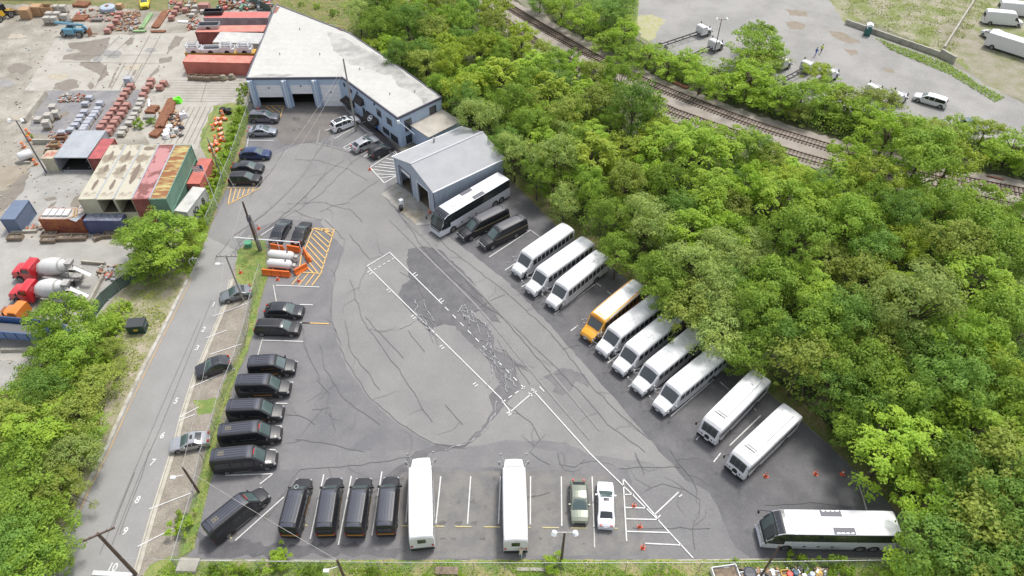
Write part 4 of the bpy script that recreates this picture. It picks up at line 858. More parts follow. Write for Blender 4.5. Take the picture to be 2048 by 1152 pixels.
# ---------------- flat front transit buses
def transit(label,pl,grp):
    loc,rz,L=pl; h=L/2; root=empty('transit_bus',label,'bus',loc,rz,grp); H=3.05
    prof=[(h,.45),(h-.02,1.0),(h-.06,1.35),(h-.22,2.5),(h-.35,2.8),(h-.6,H-.02),(h-1.2,H),(-h+1.5,H),(-h+.15,H-.25),(-h,.5)]
    hl=Hull(prof,1.27,.35,2.6,.04,.22,.06,.10,.02,8)
    hl.body([m_bus,m_blk],root,wheels=(h-2.3,-h+2.6),wr=.5)
    for a,b in ((-1,-.38),(-.36,.3),(.32,1)):
        mb=MB(); hl.top(mb,2.15,3.7,inset=.06,off=.02,s0=a,s1=b); mb.build('windscreen',m_vgd,root)
    mb=MB(); hl.side(mb,h-.5,-h+.8,1.5,2.35,n=10); mb.build('side_glazing',m_row,root)
    mb=MB(); mb.box(-.55,0,H+.12,L-3.2,1.25,.16,0,.97,.9); mb.build('roof_air_unit',m_bus,root)
    mb=MB(); mb.box(h-1.95,-.1,H+.12,.08,1.3,.1); mb.box(h-2.0,-.1,H+.14,.22,.25,.12); mb.build('roof_antenna',mat('antenna_grey',(.4,.4,.4),.5),root)
    mb=MB(); mb.box(-h+2.2,0,H+.22,.5,.5,.06); mb.build('roof_hatch',mat('hatch_grey',(.60,.60,.61),.5),root)
    mb=MB(); mb.box(h+.03,0,.5,.16,2.35,.32); mb.build('bumper',m_blk,root)
    mb=MB(); mb.lathe([(0,.32),(.05,.30),(.05,.0001)],(h-.02,0,1.0),(1,0,.05),16); mb.build('round_grille',m_blk,root)
    for sg in (-1,1):
        for y,r in ((.95,.13),(.62,.1)): mb=MB(); mb.lathe([(0,r),(.05,r*.9),(.05,.0001)],(h-.02,sg*y,1.02),(1,0,0),10); mb.build('headlight',m_blk if y<.9 else m_lamp,root)
        mb=MB(); mb.tube((h-.25,sg*1.2,2.5),(h+.15,sg*1.5,2.3),.03,.03,5); mb.box(h+.12,sg*1.52,2.05,.1,.2,.45); mb.build('mirror',m_blk,root)
        for x in (h-2.3,-h+2.6): wheel(root,x,sg*1.12,.5,.3)
    mb=MB(); mb.box(h+.12,.1,.75,.03,.5,.2); mb.build('number_plate',m_plate,root)
gtb='flat fronted white transit buses at the right'
transit('upper flat fronted white transit bus with a long roof unit',place(1411.5,878,.6,1525.9,747,3.0),gtb)
transit('lower flat fronted white transit bus closest to the traffic cones',place(1467,946,.6,1588.5,816.6,3.0),gtb)
# ---------------- coaches
def coach(label,pl,marks=True):
    loc,rz,L=pl; h=L/2; H=3.5; root=empty('coach',label,'coach',loc,rz,'long white motor coaches')
    prof=[(h,.35),(h-.01,.9),(h-.12,1.25),(h-.75,2.9),(h-1.0,3.25),(h-1.5,3.46),(h-2.0,H),(-h+.3,H),(-h+.08,H-.2),(-h,.4)]
    hl=Hull(prof,1.29,.3,3.2,.03,.07,.04,.12,.03,6); wx=(h-2.3,-h+3.2,-h+1.9)
    hl.body([m_bus if 0 else paint('coach_white',(.60,.61,.65),.3),m_blk],root,wheels=wx,wr=.5)
    mb=MB(); hl.top(mb,1.9,4.4,inset=.0,off=.012,n=8); mb.build('front_mask',m_blk,root)
    mb=MB(); hl.top(mb,2.15,3.6,inset=.12,off=.03,s1=-.02); mb.build('windscreen',m_vgl,root)
    mb=MB(); hl.top(mb,2.15,3.6,inset=.12,off=.03,s0=.02); mb.build('windscreen',m_vgd,root)
    mb=MB(); hl.top(mb,3.8,5.9,inset=.0,off=.022,n=6); mb.build('roof_front_cap',mat('coach_black',(.03,.032,.04),.25),root)
    mb=MB(); hl.top(mb,6.2,7.85,inset=.02,off=.016,n=6); rf=mb.build('roof',m_bus,root)
    for sg in (-1,1):
        mb=MB(); hl.side(mb,h-.2,-h+.12,2.0,3.46,n=20,sides=(sg,),gap=.04,off=.02); mb.build('window_band',m_row,root)
        mb=MB(); hl.side(mb,h-.10,h-1.9,1.35,2.1,n=6,sides=(sg,),gap=.05,off=.022); mb.build('driver_window',m_row,root)
        mb=MB(); mb.box(-.4-sg*.4,sg*.88,H+.055,2.0,.62,.05); v=mb.build('roof_vent_panel',mat('vent_panel',(.11,.11,.13),.6),rf)
        mb=MB(); 
        for k in range(4): mb.box(-1.1-sg*.4+k*.45,sg*1.13,H+.085,.3,.05,.02)
        mb.build('vent_slot',m_chr,v)
        mb=MB(); mb.tube((h-.9,sg*1.2,3.1),(h+.1,sg*1.55,2.7),.035,.035,5); mb.box(h+.12,sg*1.55,2.4,.12,.24,.5); mb.build('mirror',m_blk,root)
        for x in wx: wheel(root,x,sg*1.15,.5,.3)
        mb=MB(); mb.box(h-.1,sg*.95,.8,.2,.45,.25,0,.8,.8); mb.build('headlight',m_lamp,root)
        mb=MB()
        for k in range(3): mb.box(h-4.0-k*1.35,sg*1.296,.95,.26,.03,.2)
        mb.build('luggage_latch',m_blk,root)
        mb=MB(); mb.box(-h-.01,sg*1.1,1.6,.05,.2,.7); mb.build('tail_light',m_tail,root)
    for x in (3.2,-3.4): mb=MB(); mb.box(x,0,H+.09,.75,.7,.05); mb.build('roof_hatch',mat('hatch_pale',(.66,.68,.67),.4),rf)
    mb=MB(); mb.box(h+.02,0,.42,.12,2.2,.2); mb.build('bumper',paint('coach_white',(.60,.61,.65),.3),root)
    mb=MB(); mb.box(h-.02,0,1.12,.1,1.9,.08); mb.build('front_trim',m_blk,root)
coach('long white coach parked against the metal shed',place(870.5,466,.5,1009,350.5,3.5))
coach('long white coach parked crosswise in the bottom right corner',place(1517,1071,.5,1799.5,1047,3.5))
# ---------------- black limousine buses
def limo(label,pl):
    loc,rz,L=pl; h=L/2; root=empty('limousine_bus',label,'bus',loc,rz,'black limousine buses beside the coach'); H=2.5
    prof=[(h,.5),(h-.02,.9),(h-.12,1.15),(h-.6,1.28),(h-1.35,1.38),(h-2.25,2.1),(h-2.6,2.38),(h-3.1,H),(-h+.8,H),(-h+.2,H-.25),(-h,.5)]
    hl=Hull(prof,1.03,.4,1.4,.13,.20,.06,.16,.08,4); wx=(h-1.15,-h+2.3); hl.body([BLK,m_blk],root,wheels=wx,wr=.44)
    mb=MB(); hl.top(mb,6.6,8.95,inset=.05,n=8); mb.build('roof',mat('grey_bus_roof',(.105,.105,.115),.4),root)
    mb=MB(); hl.top(mb,4.1,5.6,inset=.1); mb.build('windscreen',m_vgl,root)
    for sg in (-1,1):
        mb=MB(); hl.side(mb,h-1.9,-h+.4,1.6,2.35,n=10,sides=(sg,)); mb.build('side_glazing',m_vg,root)
        mb=MB(); hl.side(mb,h-1.8,-h+.2,1.38,1.46,n=10,sides=(sg,),off=.02); mb.build('gold_stripe',mat('pale_gold_stripe',(.52,.42,.22),.4),root)
        for x in wx: wheel(root,x,sg*.92,.44,.26)
        mb=MB(); mb.box(h-.05,sg*.7,.95,.14,.24,.14); mb.build('headlight',m_lamp,root)
        mb=MB(); mb.box(h-1.6,sg*1.12,1.5,.12,.2,.25); mb.build('mirror',m_blk,root)
    mb=MB(); mb.box(h+.03,0,.62,.12,1.9,.14); mb.build('bumper',m_chr,root)
    mb=MB(); mb.box(h,0,.92,.06,1.1,.25); mb.build('grille',m_chr,root)
limo('black limousine bus with a grey roof right beside the coach',place(921,475,.6,1013,407.4,2.7))
limo('black limousine bus with a grey roof next to the empty bay',place(963.5,492.5,.6,1049.6,427.5,2.7))
# ---------------- trucks
m_drum=mat('mixer_drum_white',(.58,.58,.565),.5,(.5,.47,.42),1.6,lo=.5,hi=.8); m_grime=mat('grimy_steel',(.27,.26,.245),.7,(.42,.41,.39),2)
def trucklet(root,h,col,W=1.15,zc=2.75,hood=1.55,hz=1.75):
    prof=[(h,.6),(h-.03,hz-.35),(h-.3,hz-.08),(h-hood,hz+.1),(h-hood-.15,hz+.2),(h-hood-.55,zc-.08),(h-hood-.8,zc),(h-hood-1.55,zc),(h-hood-1.7,zc-.15),(h-hood-1.72,.7)]
    wf=lambda x: W if x<h-hood else W-.18
    hl=Hull(prof,W,.6,1.9,.08,.16,.05,.10,.0,5,wf=wf); c=hl.body([col,m_blk],root,'cab',wheels=(h-1.1,),wr=.52)
    mb=MB(); hl.top(mb,4.1,4.9,inset=.1); mb.build('windscreen',m_vgd,c)
    for sg in (-1,1):
        mb=MB(); hl.side(mb,h-hood-.45,h-hood-1.45,1.9,zc-.25,sides=(sg,),n=3); mb.build('side_window',m_vg,c)
        mb=MB(); mb.box(h-hood-.2,sg*(W+.22),2.1,.08,.2,.5); mb.tube((h-hood-.3,sg*W,2.4),(h-hood-.2,sg*(W+.22),2.3),.02,.02,4); mb.build('mirror',m_blk,c)
        mb=MB(); mb.box(h-.05,sg*(W-.4),1.05,.12,.25,.22); mb.build('headlight',m_lamp,c)
    mb=MB(); mb.box(h+.05,0,.65,.18,2*W-.2,.3); mb.build('bumper',m_chr,c)
    mb=MB(); mb.box(h-.0,0,1.12,.08,1.0,.5); mb.build('grille',m_chr,c)
    return hl
def mixer(label,pl):
    loc,rz,L=pl; h=L/2; root=empty('concrete_mixer_truck',label,'truck',loc,rz,'red cab concrete mixers in the yard')
    trucklet(root,h,paint('truck_red',(.50,.02,.03),.3),1.2)
    mb=MB(); mb.box(-.9,0,.95,L-2.6,.9,.25); mb.build('chassis',m_grime,root)
    for x in (h-1.1,-h+1.5,-h+2.8,-h+4.0):
        for sg in (-1,1): wheel(root,x,sg*1.02,.52,.32)
    a=Vector((h-3.9,0,1.95)); b=Vector((-h+1.4,0,3.0)); d=(b-a); D=d.length
    mb=MB(); mb.lathe([(0,.35),(.15,.75),(D*.22,1.12),(D*.5,1.2),(D*.72,1.02),(D*.92,.62),(D,.55),(D,.45),(D-.3,.3)],a,d,24); dr=mb.build('drum',m_drum,root,smooth=True)
    mb=MB(); mb.lathe([(D*.80,.91),(D*.80,.96),(D*.83,.90),(D*.83,.84)],a,d,24); mb.build('drum_ring',m_grime,dr)
    mb=MB(); mb.lathe([(0,.15),(.1,.42),(.9,.42),(1.0,.15)],(h-3.75,-.5,1.55),(0,1,0),14); mb.build('water_tank',m_drum,root)
    mb=MB()
    for sg in (-1,1): mb.tube((-h+1.7,sg*.7,1.0),(-h+1.2,sg*.5,3.1),.07,.07,6)
    mb.tube((-h+1.2,-.5,3.1),(-h+1.2,.5,3.1),.07,.07,6); mb.box(-h+1.0,0,3.45,.7,.8,.5,0,1.3,1.3); mb.build('hopper',m_grime,root)
    mb=MB(); mb.box(-h+.1,.1,2.0,.9,.5,.12); mb.add([(-h+.9,-.25,2.6),(-h+.9,.25,2.6),(-h-1.3,.5,1.6),(-h-1.3,0,1.6),(-h+.9,-.32,2.75),(-h+.9,.32,2.75),(-h-1.3,.57,1.75),(-h-1.3,-.07,1.75)],[(0,1,2,3),(0,3,7,4),(1,5,6,2)]); mb.build('chute',m_drum,root)
    mb=MB()
    for k in range(4): mb.box(-h+.7,-.9+k*.0,.8+k*.3,.25,.5,.05)
    mb.build('ladder',m_grime,root)
    for sg in (-1,1): mb=MB(); mb.lathe([(-.2,.62),(.2,.62)],(-h+2.2,sg*1.05,.62),(0,1,0),12); 
    mb=MB()
    for sg in (-1,1): mb.box(-h+2.2,sg*1.0,1.18,2.6,.5,.06)
    mb.build('fender',m_grime,root)
mixer('red cab concrete mixer with a white drum, upper of the pair',place(33,542,1.0,166,548,1.5))
mixer('red cab concrete mixer with a white drum, lower of the pair beside the tree',place(27,585,1.0,160,590,1.5))
def cabtruck(label,pl,col,name='chassis_cab_truck',grp=None,bed=None,W=1.0):
    loc,rz,L=pl; h=L/2; root=empty(name,label,'truck',loc,rz,grp); trucklet(root,h,col,W,2.2 if not bed else 2.75,1.3,1.3 if not bed else 1.75)
    mb=MB()
    for sg in (-1,1): mb.box(-1.4,sg*.42,.85,L-2.8,.12,.2)
    for k in range(5): mb.box(h-3.4-k*(L-4)/5,0,.86,.1,.8,.12)
    mb.build('chassis_rail',m_blk,root)
    for x in (h-1.0,-h+1.3):
        for sg in (-1,1): wheel(root,x,sg*(W-.14),.46,.32)
    if bed:
        mb=MB(); l=L-3.6; z=1.2; cx=-h+l/2-.1
        mb.box(cx,0,z,l,2.3,.1)
        for sg in (-1,1): mb.box(cx,sg*1.15,z+.65,l,.08,1.3); [mb.box(cx-l/2+.2+k*l/6,sg*1.22,z+.6,.1,.08,1.2) for k in range(7)]
        mb.box(cx-l/2,0,z+.65,.08,2.3,1.3); mb.box(cx+l/2,0,z+.75,.08,2.3,1.5); mb.build('dump_body',bed,root)
        mb=MB(); mb.box(cx,0,z+.25,l-.2,2.15,.4,0,.9,.8); mb.build('load',mat('grey_gravel_load',(.14,.14,.145),.9),root)
    return root
cabtruck('orange cab truck half hidden under the roadside tree',place(8,622,1.0,140,640,1.0),paint('truck_orange',(.65,.19,.02),.35),'orange_truck',None,None,1.15)
cabtruck('blue dump truck at the left edge with a grey load',place(150,676,1.0,-40,660,1.0),paint('truck_blue',(.05,.12,.30),.5),'dump_truck',None,paint('truck_blue',(.05,.12,.30),.5),1.15)
gcc='white chassis cab trucks lined up beyond the tracks'
for a,lb in [((1420,57,1.0,1316,92,1.0),'white chassis cab truck farthest from the right with a bare black frame'),((1443,85,1.0,1350,125,1.0),'white chassis cab truck under the lamp post by the tracks'),((1578,122,1.0,1490,160,1.0),'white chassis cab truck beside the tall round tree'),((1627,128,1.0,1552,167,1.0),'white chassis cab truck with its bare frame in open view'),((1672,143,1.0,1590,185,1.0),'white chassis cab truck behind the small bushy tree'),((1758,175,1.0,1680,215,1.0),'white chassis cab truck poking out of the bushes left of the last one'),((1808,190,1.0,1730,232,1.0),'rightmost white chassis cab truck poking out of the bushes')]:
    cabtruck(lb,place(*a),WH,grp=gcc)
car('yellow_car','yellow hatchback at the top edge of the storage yard',paint('bright_yellow',(.75,.60,.02),.35),'crossover',place(289,14,.6,293,-20,.8))
car('green_car','dark green car hidden behind a shrub beyond the tracks',paint('teal_car',(.05,.11,.10),.3),'sedan',place(1958,262,.6,1925,240,.8))
# ================================================================ YARD, FENCES, POLES, SMALL THINGS
def rect(A,B,C,z):
    a=G(*A,z); b=G(*B,z); c=G(*C,z); ex=Vector((b.x-a.x,b.y-a.y)); L=ex.length; ex/=L; ey=Vector((-ex.y,ex.x)); wd=(Vector(c[:2])-Vector(a[:2])).dot(ey)
    if wd<0: a=Vector((a.x+ey.x*wd,a.y+ey.y*wd,0)); wd=-wd
    return Vector((a.x,a.y,0)),L,wd,math.atan2(ex.y,ex.x)
def container(label,A,B,C,col,top=None,z=2.6,h=2.6,base=0,open_=None,openside=None,name='shipping_container',grp='shipping containers in the storage yard',roofm=None,wmax=None):
    o,L,W,rz=rect(A,B,C,z); W=min(W,wmax) if wmax else W
    root=empty(name,label,'container',(o.x,o.y,base),rz,grp)
    m=col; mb=MB(); d=.04; per=.28; H=h-.05
    def wall(p,q,inw):
        p=Vector(p); q=Vector(q); e=(q-p); l=e.length; e/=l; n=max(2,int(l/per)*2); vs=[]
        iv=Vector(inw)
        for i in range(n+1):
            c=p+e*l*i/n+iv*(d if i%2 else 0); vs+=[(c.x,c.y,.12),(c.x,c.y,H-.06)]
        mb.add(vs,[(2*i,2*i+2,2*i+3,2*i+1) for i in range(n)])
    if openside!='near': wall((0.05,.02),(L-.05,.02),(0,1))
    wall((0.05,W-.02),(L-.05,W-.02),(0,-1))
    if open_!='left': wall((.02,.05),(.02,W-.05),(1,0))
    if open_!='right': wall((L-.02,.05),(L-.02,W-.05),(-1,0))
    mb.build('wall',m,root)
    mb=MB()
    for x in (.05,L-.05):
        for y in (.05,W-.05): mb.box(x,y,H/2,.14,.14,H)
    for z_ in (.07,H-.05):
        for y in (.04,W-.04): mb.box(L/2,y,z_,L-.14,.12,.13)
        for x in (.04,L-.04): mb.box(x,W/2,z_,.12,W-.14,.13)
    mb.build('frame',m,root)
    mb=MB(); n=max(2,int(L/.3)*2); vs=[]
    for i in range(n+1): x=.1+(L-.2)*i/n; zz=H-.0+(.03 if i%2 else 0); vs+=[(x,.08,zz),(x,W-.08,zz)]
    mb.add(vs,[(2*i,2*i+2,2*i+3,2*i+1) for i in range(n)]); mb.build('roof',top or roofm or m,root)
    mb=MB(); mb.box(L/2,W/2,.09,L-.1,W-.1,.05); mb.build('floor',m_dark,root)
    return root,L,W
def rust(n,c1,c2,s=.7,lo=.4,hi=.6,st=None): return mat(n,c1,.75,c2,s,lo=lo,hi=hi,grain=.08,stretch=st)
salm=rust('salmon_red_steel',(.50,.16,.12),(.42,.13,.10)); salt=rust('faded_salmon_roof',(.58,.24,.19),(.48,.18,.14)); maro=rust('maroon_steel',(.20,.055,.05),(.27,.09,.075))
cream=rust('cream_steel',(.46,.45,.34),(.40,.38,.28)); creamt=rust('weathered_cream_roof',(.45,.42,.34),(.24,.20,.15),.35,.52,.60); green=rust('green_steel',(.15,.27,.20),(.12,.22,.165)); rustt=rust('rusty_roof',(.24,.09,.035),(.42,.37,.15),.8,.45,.6,(2,.5,1)); marot=rust('blotchy_maroon_roof',(.20,.075,.07),(.42,.20,.20),.45,.46,.50)
blgr=rust('blue_grey_steel',(.13,.17,.25),(.115,.15,.22)); navy=rust('navy_steel',(.06,.075,.16),(.09,.10,.18)); oran=rust('rusty_orange_steel',(.33,.12,.045),(.22,.06,.04)); whst=rust('white_steel',(.47,.47,.455),(.40,.40,.39)); greyt=rust('pale_grey_sheet',(.34,.36,.39),(.29,.31,.34),.4); redr=rust('bright_red_steel',(.48,.14,.11),(.40,.11,.09)); yels=rust('yellow_steel',(.55,.33,.04),(.40,.22,.06))
container('salmon red container with dark crates along its foot beside the garage',(364.7,123),(499,126),(371.4,108.4),salm,salt,2.6)
kY,ly,wy=container('flat yellow container carrying the white pickup parts',(369,106),(508,106.5),(372,97),yels,yels,2.6)
container('white box with a plain roof behind the pickup parts',(424,81),(516,84),(431,60),whst,whst,2.9)
container('dark red container under the stripped silver truck body',(390,64),(527,63),(402,50.5),maro,salt,2.6)
container('rearmost red roofed container beside the white membrane roof',(406,35.4),(535,35.4),(412,23),rust('lilac_grey_steel',(.36,.32,.34),(.28,.22,.23)),rust('coral_roof',(.52,.16,.14),(.45,.13,.11)),2.6)
container('wide pale grey roofed container open at the front next to the brick pallets',(106.3,314.6),(173.6,314.6),(137.8,260.4),greyt,greyt,2.6,openside='near')
container('maroon container squeezed between the grey roofed one and the cream stack',(175,317),(202,317),(212,276.7),maro,rust('red_ribbed_roof',(.42,.10,.10),(.30,.07,.08),1.2),2.6)
container('beige container with panel doors at the foot of the yard light pole',(82,316.5),(105,316.5),(93,300),cream,rust('rust_red_roof',(.35,.14,.10),(.45,.38,.3),1),2.6)
tops=[(219,253),(253.5,285),(286,317),(318.5,348.5),(349.5,383)]; bots=[(157,190),(190.5,227.5),(228.5,263),(263.8,298),(299,330)]
nm=[('leftmost cream container of the stacked row with an open end',cream,creamt),('cream container second from the left in the stacked row',cream,creamt),('cream container with a long dark stain on its roof in the stacked row',cream,creamt),('container with a blotchy maroon roof in the stacked row',maro,marot),('green sided container with a rusty yellow roof at the right of the stacked row',green,rustt)]
for i in range(5):
    lb,m,t=nm[i]
    # long axis runs away from the camera
    o=G(bots[i][0],398,5.2); q=G(bots[i][1],398,5.2); far=G((tops[i][0]+tops[i][1])/2,289.5,5.2); mid=(o+q)/2
    ax=Vector((far.x-mid.x,far.y-mid.y)); L=ax.length; rz=math.atan2(ax.y,ax.x); n=Vector((ax.y,-ax.x)).normalized(); st=mid+Vector((n.x,n.y,0))*1.2
    for lev in (0,1):
        root=empty('shipping_container',(lb if lev else ['leftmost bottom container under the cream stack','second bottom container under the cream stack','third bottom container under the cream stack','bottom container under the blotchy maroon roofed one','bottom green container under the rusty roofed one'][i]),'container',(st.x,st.y,2.6*lev),rz,'stacked containers in the yard')
        W=2.4; mb=MB(); H=2.55; per=.28; d=.045
        for y,s in ((0.02,1),(W-.02,-1)):
            nn=int(L/per)*2; vs=[]
            for k in range(nn+1): x=.05+(L-.1)*k/nn; yy=y+(s*d if k%2 else 0); vs+=[(x,yy,.1),(x,yy,H-.05)]
            mb.add(vs,[(2*k,2*k+2,2*k+3,2*k+1) for k in range(nn)])
        mb.box(L-.04,W/2,H/2,.05,W-.1,H-.2)
        if i>=3 or i==0 or lev==0: mb.box(.04,W/2,H/2,.05,W-.1,H-.2)
        mb.build('wall',m,root)
        mb=MB()
        for x in (.05,L-.06):
            for y in (.05,W-.05): mb.box(x,y,H/2,.16,.15,H)
            for z in (.07,H-.03): mb.box(x,W/2,z,.15,W-.25,.14)
        for y in (.03,W-.03): mb.box(L/2,y,H-.02,L-.3,.12,.12); mb.box(L/2,y,.06,L-.3,.12,.12)
        mb.build('frame',m,root)
        if lev:
            mb=MB(); nn=int(L/.3)*2; vs=[]
            for k in range(nn+1): x=.1+(L-.2)*k/nn; zz=H+(.03 if k%2 else 0); vs+=[(x,.08,zz),(x,W-.08,zz)]
            mb.add(vs,[(2*k,2*k+2,2*k+3,2*k+1) for k in range(nn)]); rf=mb.build('roof',t,root)
            if i<4:
                mb=MB(); mb.box(L/2,-.02,H+.06,L,.2,.05); mb.build('joint_plate',greyt,rf)
            if i in (0,1,2):
                for a,c,r1,r2 in (((.25,.5,1.3,.28),(.55,.4,.9,.3),(.8,.55,1.2,.25)) if i<2 else ((.45,.55,2.6,.42),(.93,.5,.5,.8))):
                    q=[(L*a+r1*math.cos(t_*.6),W*c+r2*math.sin(t_*.6)) for t_ in range(10)]; q=rough(q,.4,.07,True,i+int(a*10)); mb=MB(); mb.sheet(q,H+.045); mb.build('roof_stain',mat('roof_puddle_stain',(.17,.13,.10),.6),rf)
            mb=MB(); mb.box(L/2,W/2,.1,L-.2,W-.2,.04); mb.build('floor',mat('old_plywood',(.10,.08,.06),.8),root)
container('bright red container beside the green sided stack, near the flagpole',(373,367),(399,367),(397,316.5),redr,redr,2.6)
c15,l15,w15=container('white container with black lettering on its side among the weeds',(348,421),(374,424),(370,371),whst,rust('white_ribbed_roof',(.52,.515,.49),(.44,.43,.41)),2.6)
mb=MB(); me=textmesh('lettering','JO   B',1.5,m_blk); t_=obj('lettering',me,c15); t_.matrix_local=Matrix.Translation((l15+.03,w15*.5,1.3))@Matrix.Rotation(math.pi/2,4,'Z')@Matrix.Rotation(math.pi/2,4,'X'); t_.scale=(.9,.9,.9)
container('blue grey container standing alone at the left edge',(-1,438),(29,438),(19,400),blgr,blgr,2.6)
co_,lo_,wo_=container('rusty orange open topped container filled with boards and frames',(76,438),(161,438.5),(80,415.5),oran,rust('junk_grey',(.32,.30,.28),(.45,.42,.4),2),2.6)
for k in range(4):
    mb=MB(); mb.box(.7+k*.95,wo_*.55,2.72,.8,wo_*.6,.16); mb.build('packed_panel',mat('white_panel',(.52,.52,.51),.6),co_)
mb=MB(); mb.box(4.6,wo_*.5,2.74,.16,wo_*.9,.2,.3); mb.box(5.0,wo_*.5,2.72,.12,wo_*.9,.18,.32); mb.box(5.1,wo_*.2,2.84,2.6,.12,.08,.65); mb.build('board',mat('raw_timber',(.42,.29,.17),.8),co_)
mb=MB(); mb.add([(4.6,-.2,2.7),(5.6,-.5,2.55),(6.3,.9,2.75),(6.2,1.6,2.8)],[(0,1,2,3),(3,2,1,0)]); mb.build('sheet_metal_panel',greyt,co_)
container('navy blue container with small stickers half under the roadside tree',(165,441),(241,441.5),(166,426),navy,rust('grey_ribbed_roof',(.22,.24,.30),(.12,.13,.17),2),2.6)
# white pickup parts on the yellow container
def tub(label,px,py,z,L,W,canopy,col,rz=0.05,dark=False):
    p=G(px,py,z); root=empty('pickup_bed',label,'truck part',(p.x,p.y,z),rz,'pickup beds stored on the containers')
    mb=MB()
    for sg in (-1,1): mb.box(0,sg*W/2,.35,L,.14,.7); mb.box(0,sg*(W/2+.02),.1,.9,.12,.4) if False else None
    mb.box(-L/2,0,.35,.1,W,.7); mb.box(L/2,0,.35,.1,W,.7); mb.box(0,0,.12,L,W,.08); b=mb.build('bed',col,root)
    mb=MB()
    for sg in (-1,1):
        y=sg*(W/2+.078); mb.add([(x_*.5,y,.5*zz) for x_,zz in [(-1,0),(1,0),(.86,.5),(.5,.86),(0,1),(-.5,.86),(-.86,.5)]],[tuple(range(7))])
    mb.build('wheel_arch',m_blk,b)
    mb=MB(); mb.box(0,0,.2,L-.2,W-.3,.1); mb.build('bed_liner',m_blk if not canopy or dark else mat('pale_liner',(.55,.55,.56),.6),b)
    if canopy:
        mb=MB()
        for sg in (-1,1):
            mb.box(-.2,sg*W/2*.93,1.35,L-.5,.08,.10); [mb.box(-.2+x*(L-.6)/2,sg*W/2*.96,1.0,.12,.1,.7) for x in (-1,1)]; mb.box(-.2,sg*W/2*.97,.85,L-.5,.07,.35)
        for x in (-1,1): mb.box(-.2+x*(L-.6)/2,0,1.35,.1,W*.93,.1); mb.box(-.2+x*(L-.6)/2,0,.85,.08,W*.93,.35)
        mb.build('canopy_frame',col,root)
        mb=MB(); mb.box(.1,.1,.6,1.6,.2,.08,.8); mb.build('loose_panel',m_blk,root)
    return root
for px,lb,cn in [(390,'leftmost white pickup bed with a roofless canopy full of parts',1),(424,'white pickup bed with a black liner and no canopy',0),(456.5,'white pickup bed with an empty square canopy frame, in the middle of the row',1),(491,'rightmost white pickup bed with a canopy frame next to the white membrane roof',1)]:
    tub(lb,px,101,2.6,2.6 if cn else 3.2,1.7,cn,WH)
tub('stripped silver pickup bed with a black liner on the dark red container',419,54,2.6,4.0,1.8,0,SIL,dark=True)
tub('black frame bed on the rearmost red container',428,27,2.6,3.6,1.6,0,BLK,dark=True)
# pallets
def brickmat(n,c1,c2,mortar,sx=.25): 
    m=mat(n,c1,.85); t=m.node_tree; br=t.nodes.new('ShaderNodeTexBrick'); br.inputs['Scale'].default_value=1/sx; br.inputs['Color1'].default_value=(*c1,1); br.inputs['Color2'].default_value=(*c2,1); br.inputs['Mortar'].default_value=(*mortar,1); br.inputs['Mortar Size'].default_value=.03
    tc=t.nodes['Texture Coordinate']; mp=t.nodes.new('ShaderNodeMapping'); mp.inputs['Rotation'].default_value=(.4,.5,0); t.links.new(tc.outputs['Object'],mp.inputs[0]); t.links.new(mp.outputs[0],br.inputs[0]); t.links.new(br.outputs[0],t.nodes['Principled BSDF'].inputs['Base Color']); return m
m_bg=brickmat('grey_pavers',(.42,.44,.49),(.37,.39,.44),(.25,.25,.28)); m_br=brickmat('red_pavers',(.36,.13,.10),(.29,.11,.09),(.38,.30,.27)); m_bw=brickmat('cream_blocks',(.46,.44,.395),(.38,.36,.33),(.28,.26,.23),.4); m_pal=mat('pallet_wood',(.28,.21,.14),.85)
m_side=mat('grey_shrink_wrap',(.26,.27,.32),.5)
def palproto(name,label,m,h,sx=1.2,sy=.95,sm=None):
    p=empty(name,label,'pallet',(0,0,0),0); mb=MB(); mb.box(0,0,.18+(h-.18)/2,sx*.94,sy*.94,h-.18,0,.98,.98); mb.build('stone_load',m,p)
    mb=MB(); 
    for y in (-.42,0,.42): mb.box(0,y*sy,.05,sx,.1,.09)
    for x in (-.5,-.25,0,.25,.5): mb.box(x*sx*.92,0,.125,.12,sy,.04)
    mb.build('pallet_base',m_pal,p); return p
protos={}
def pallets(kind,m,h,pts,row,grp,tx):
    for i,(x,y) in enumerate(pts):
        hh=h; p=G(x,y,hh); lb='%s, %s from the far end of %s'%(tx,ordn(i),row); lb=lb.replace('first from the far end','at the far end')
        j=rnd.uniform(-.12,.12)
        if kind not in protos: r=protos[kind]=palproto('stone_pallet',lb,m,h); r.location=(p.x,p.y,.05); r.rotation_euler=(0,0,j); r['group']=grp
        else: r=dup(protos[kind],(p.x,p.y,.05),j,lb,group=grp)
F=lambda L,ox=120,oy=150,s=7.678:[(ox+a/s,oy+b/s) for a,b in L]
pallets('g',m_bg,.75,F([(445,330),(380,420),(365,548),(305,622),(275,688),(225,752),(155,822),(20,862)]),'the left grey row','pallets of pavers in the storage yard','pallet of pale grey pavers')
pallets('g',m_bg,.75,F([(605,415),(570,505),(535,560),(495,613),(445,668),(410,718),(375,772),(345,820)]),'the second grey row','pallets of pavers in the storage yard','pallet of pale grey pavers')
pallets('r',m_br,.9,F([(1075,145),(1020,215),(970,285),(925,365),(875,440),(815,515),(755,585),(710,655),(660,715),(610,785)]),'the long red row','pallets of pavers in the storage yard','pallet of red pavers')
pallets('r',m_br,.9,F([(1015,440),(965,512),(925,590),(860,655),(820,710),(770,790),(730,850)]),'the short red row','pallets of pavers in the storage yard','pallet of red pavers')
pallets('w',m_bw,.7,F([(1240,365),(1215,435),(1175,510),(1135,590),(1095,655),(1050,722),(970,812),(930,882)]),'the cream stone row','pallets of pavers in the storage yard','pallet of cream stone')
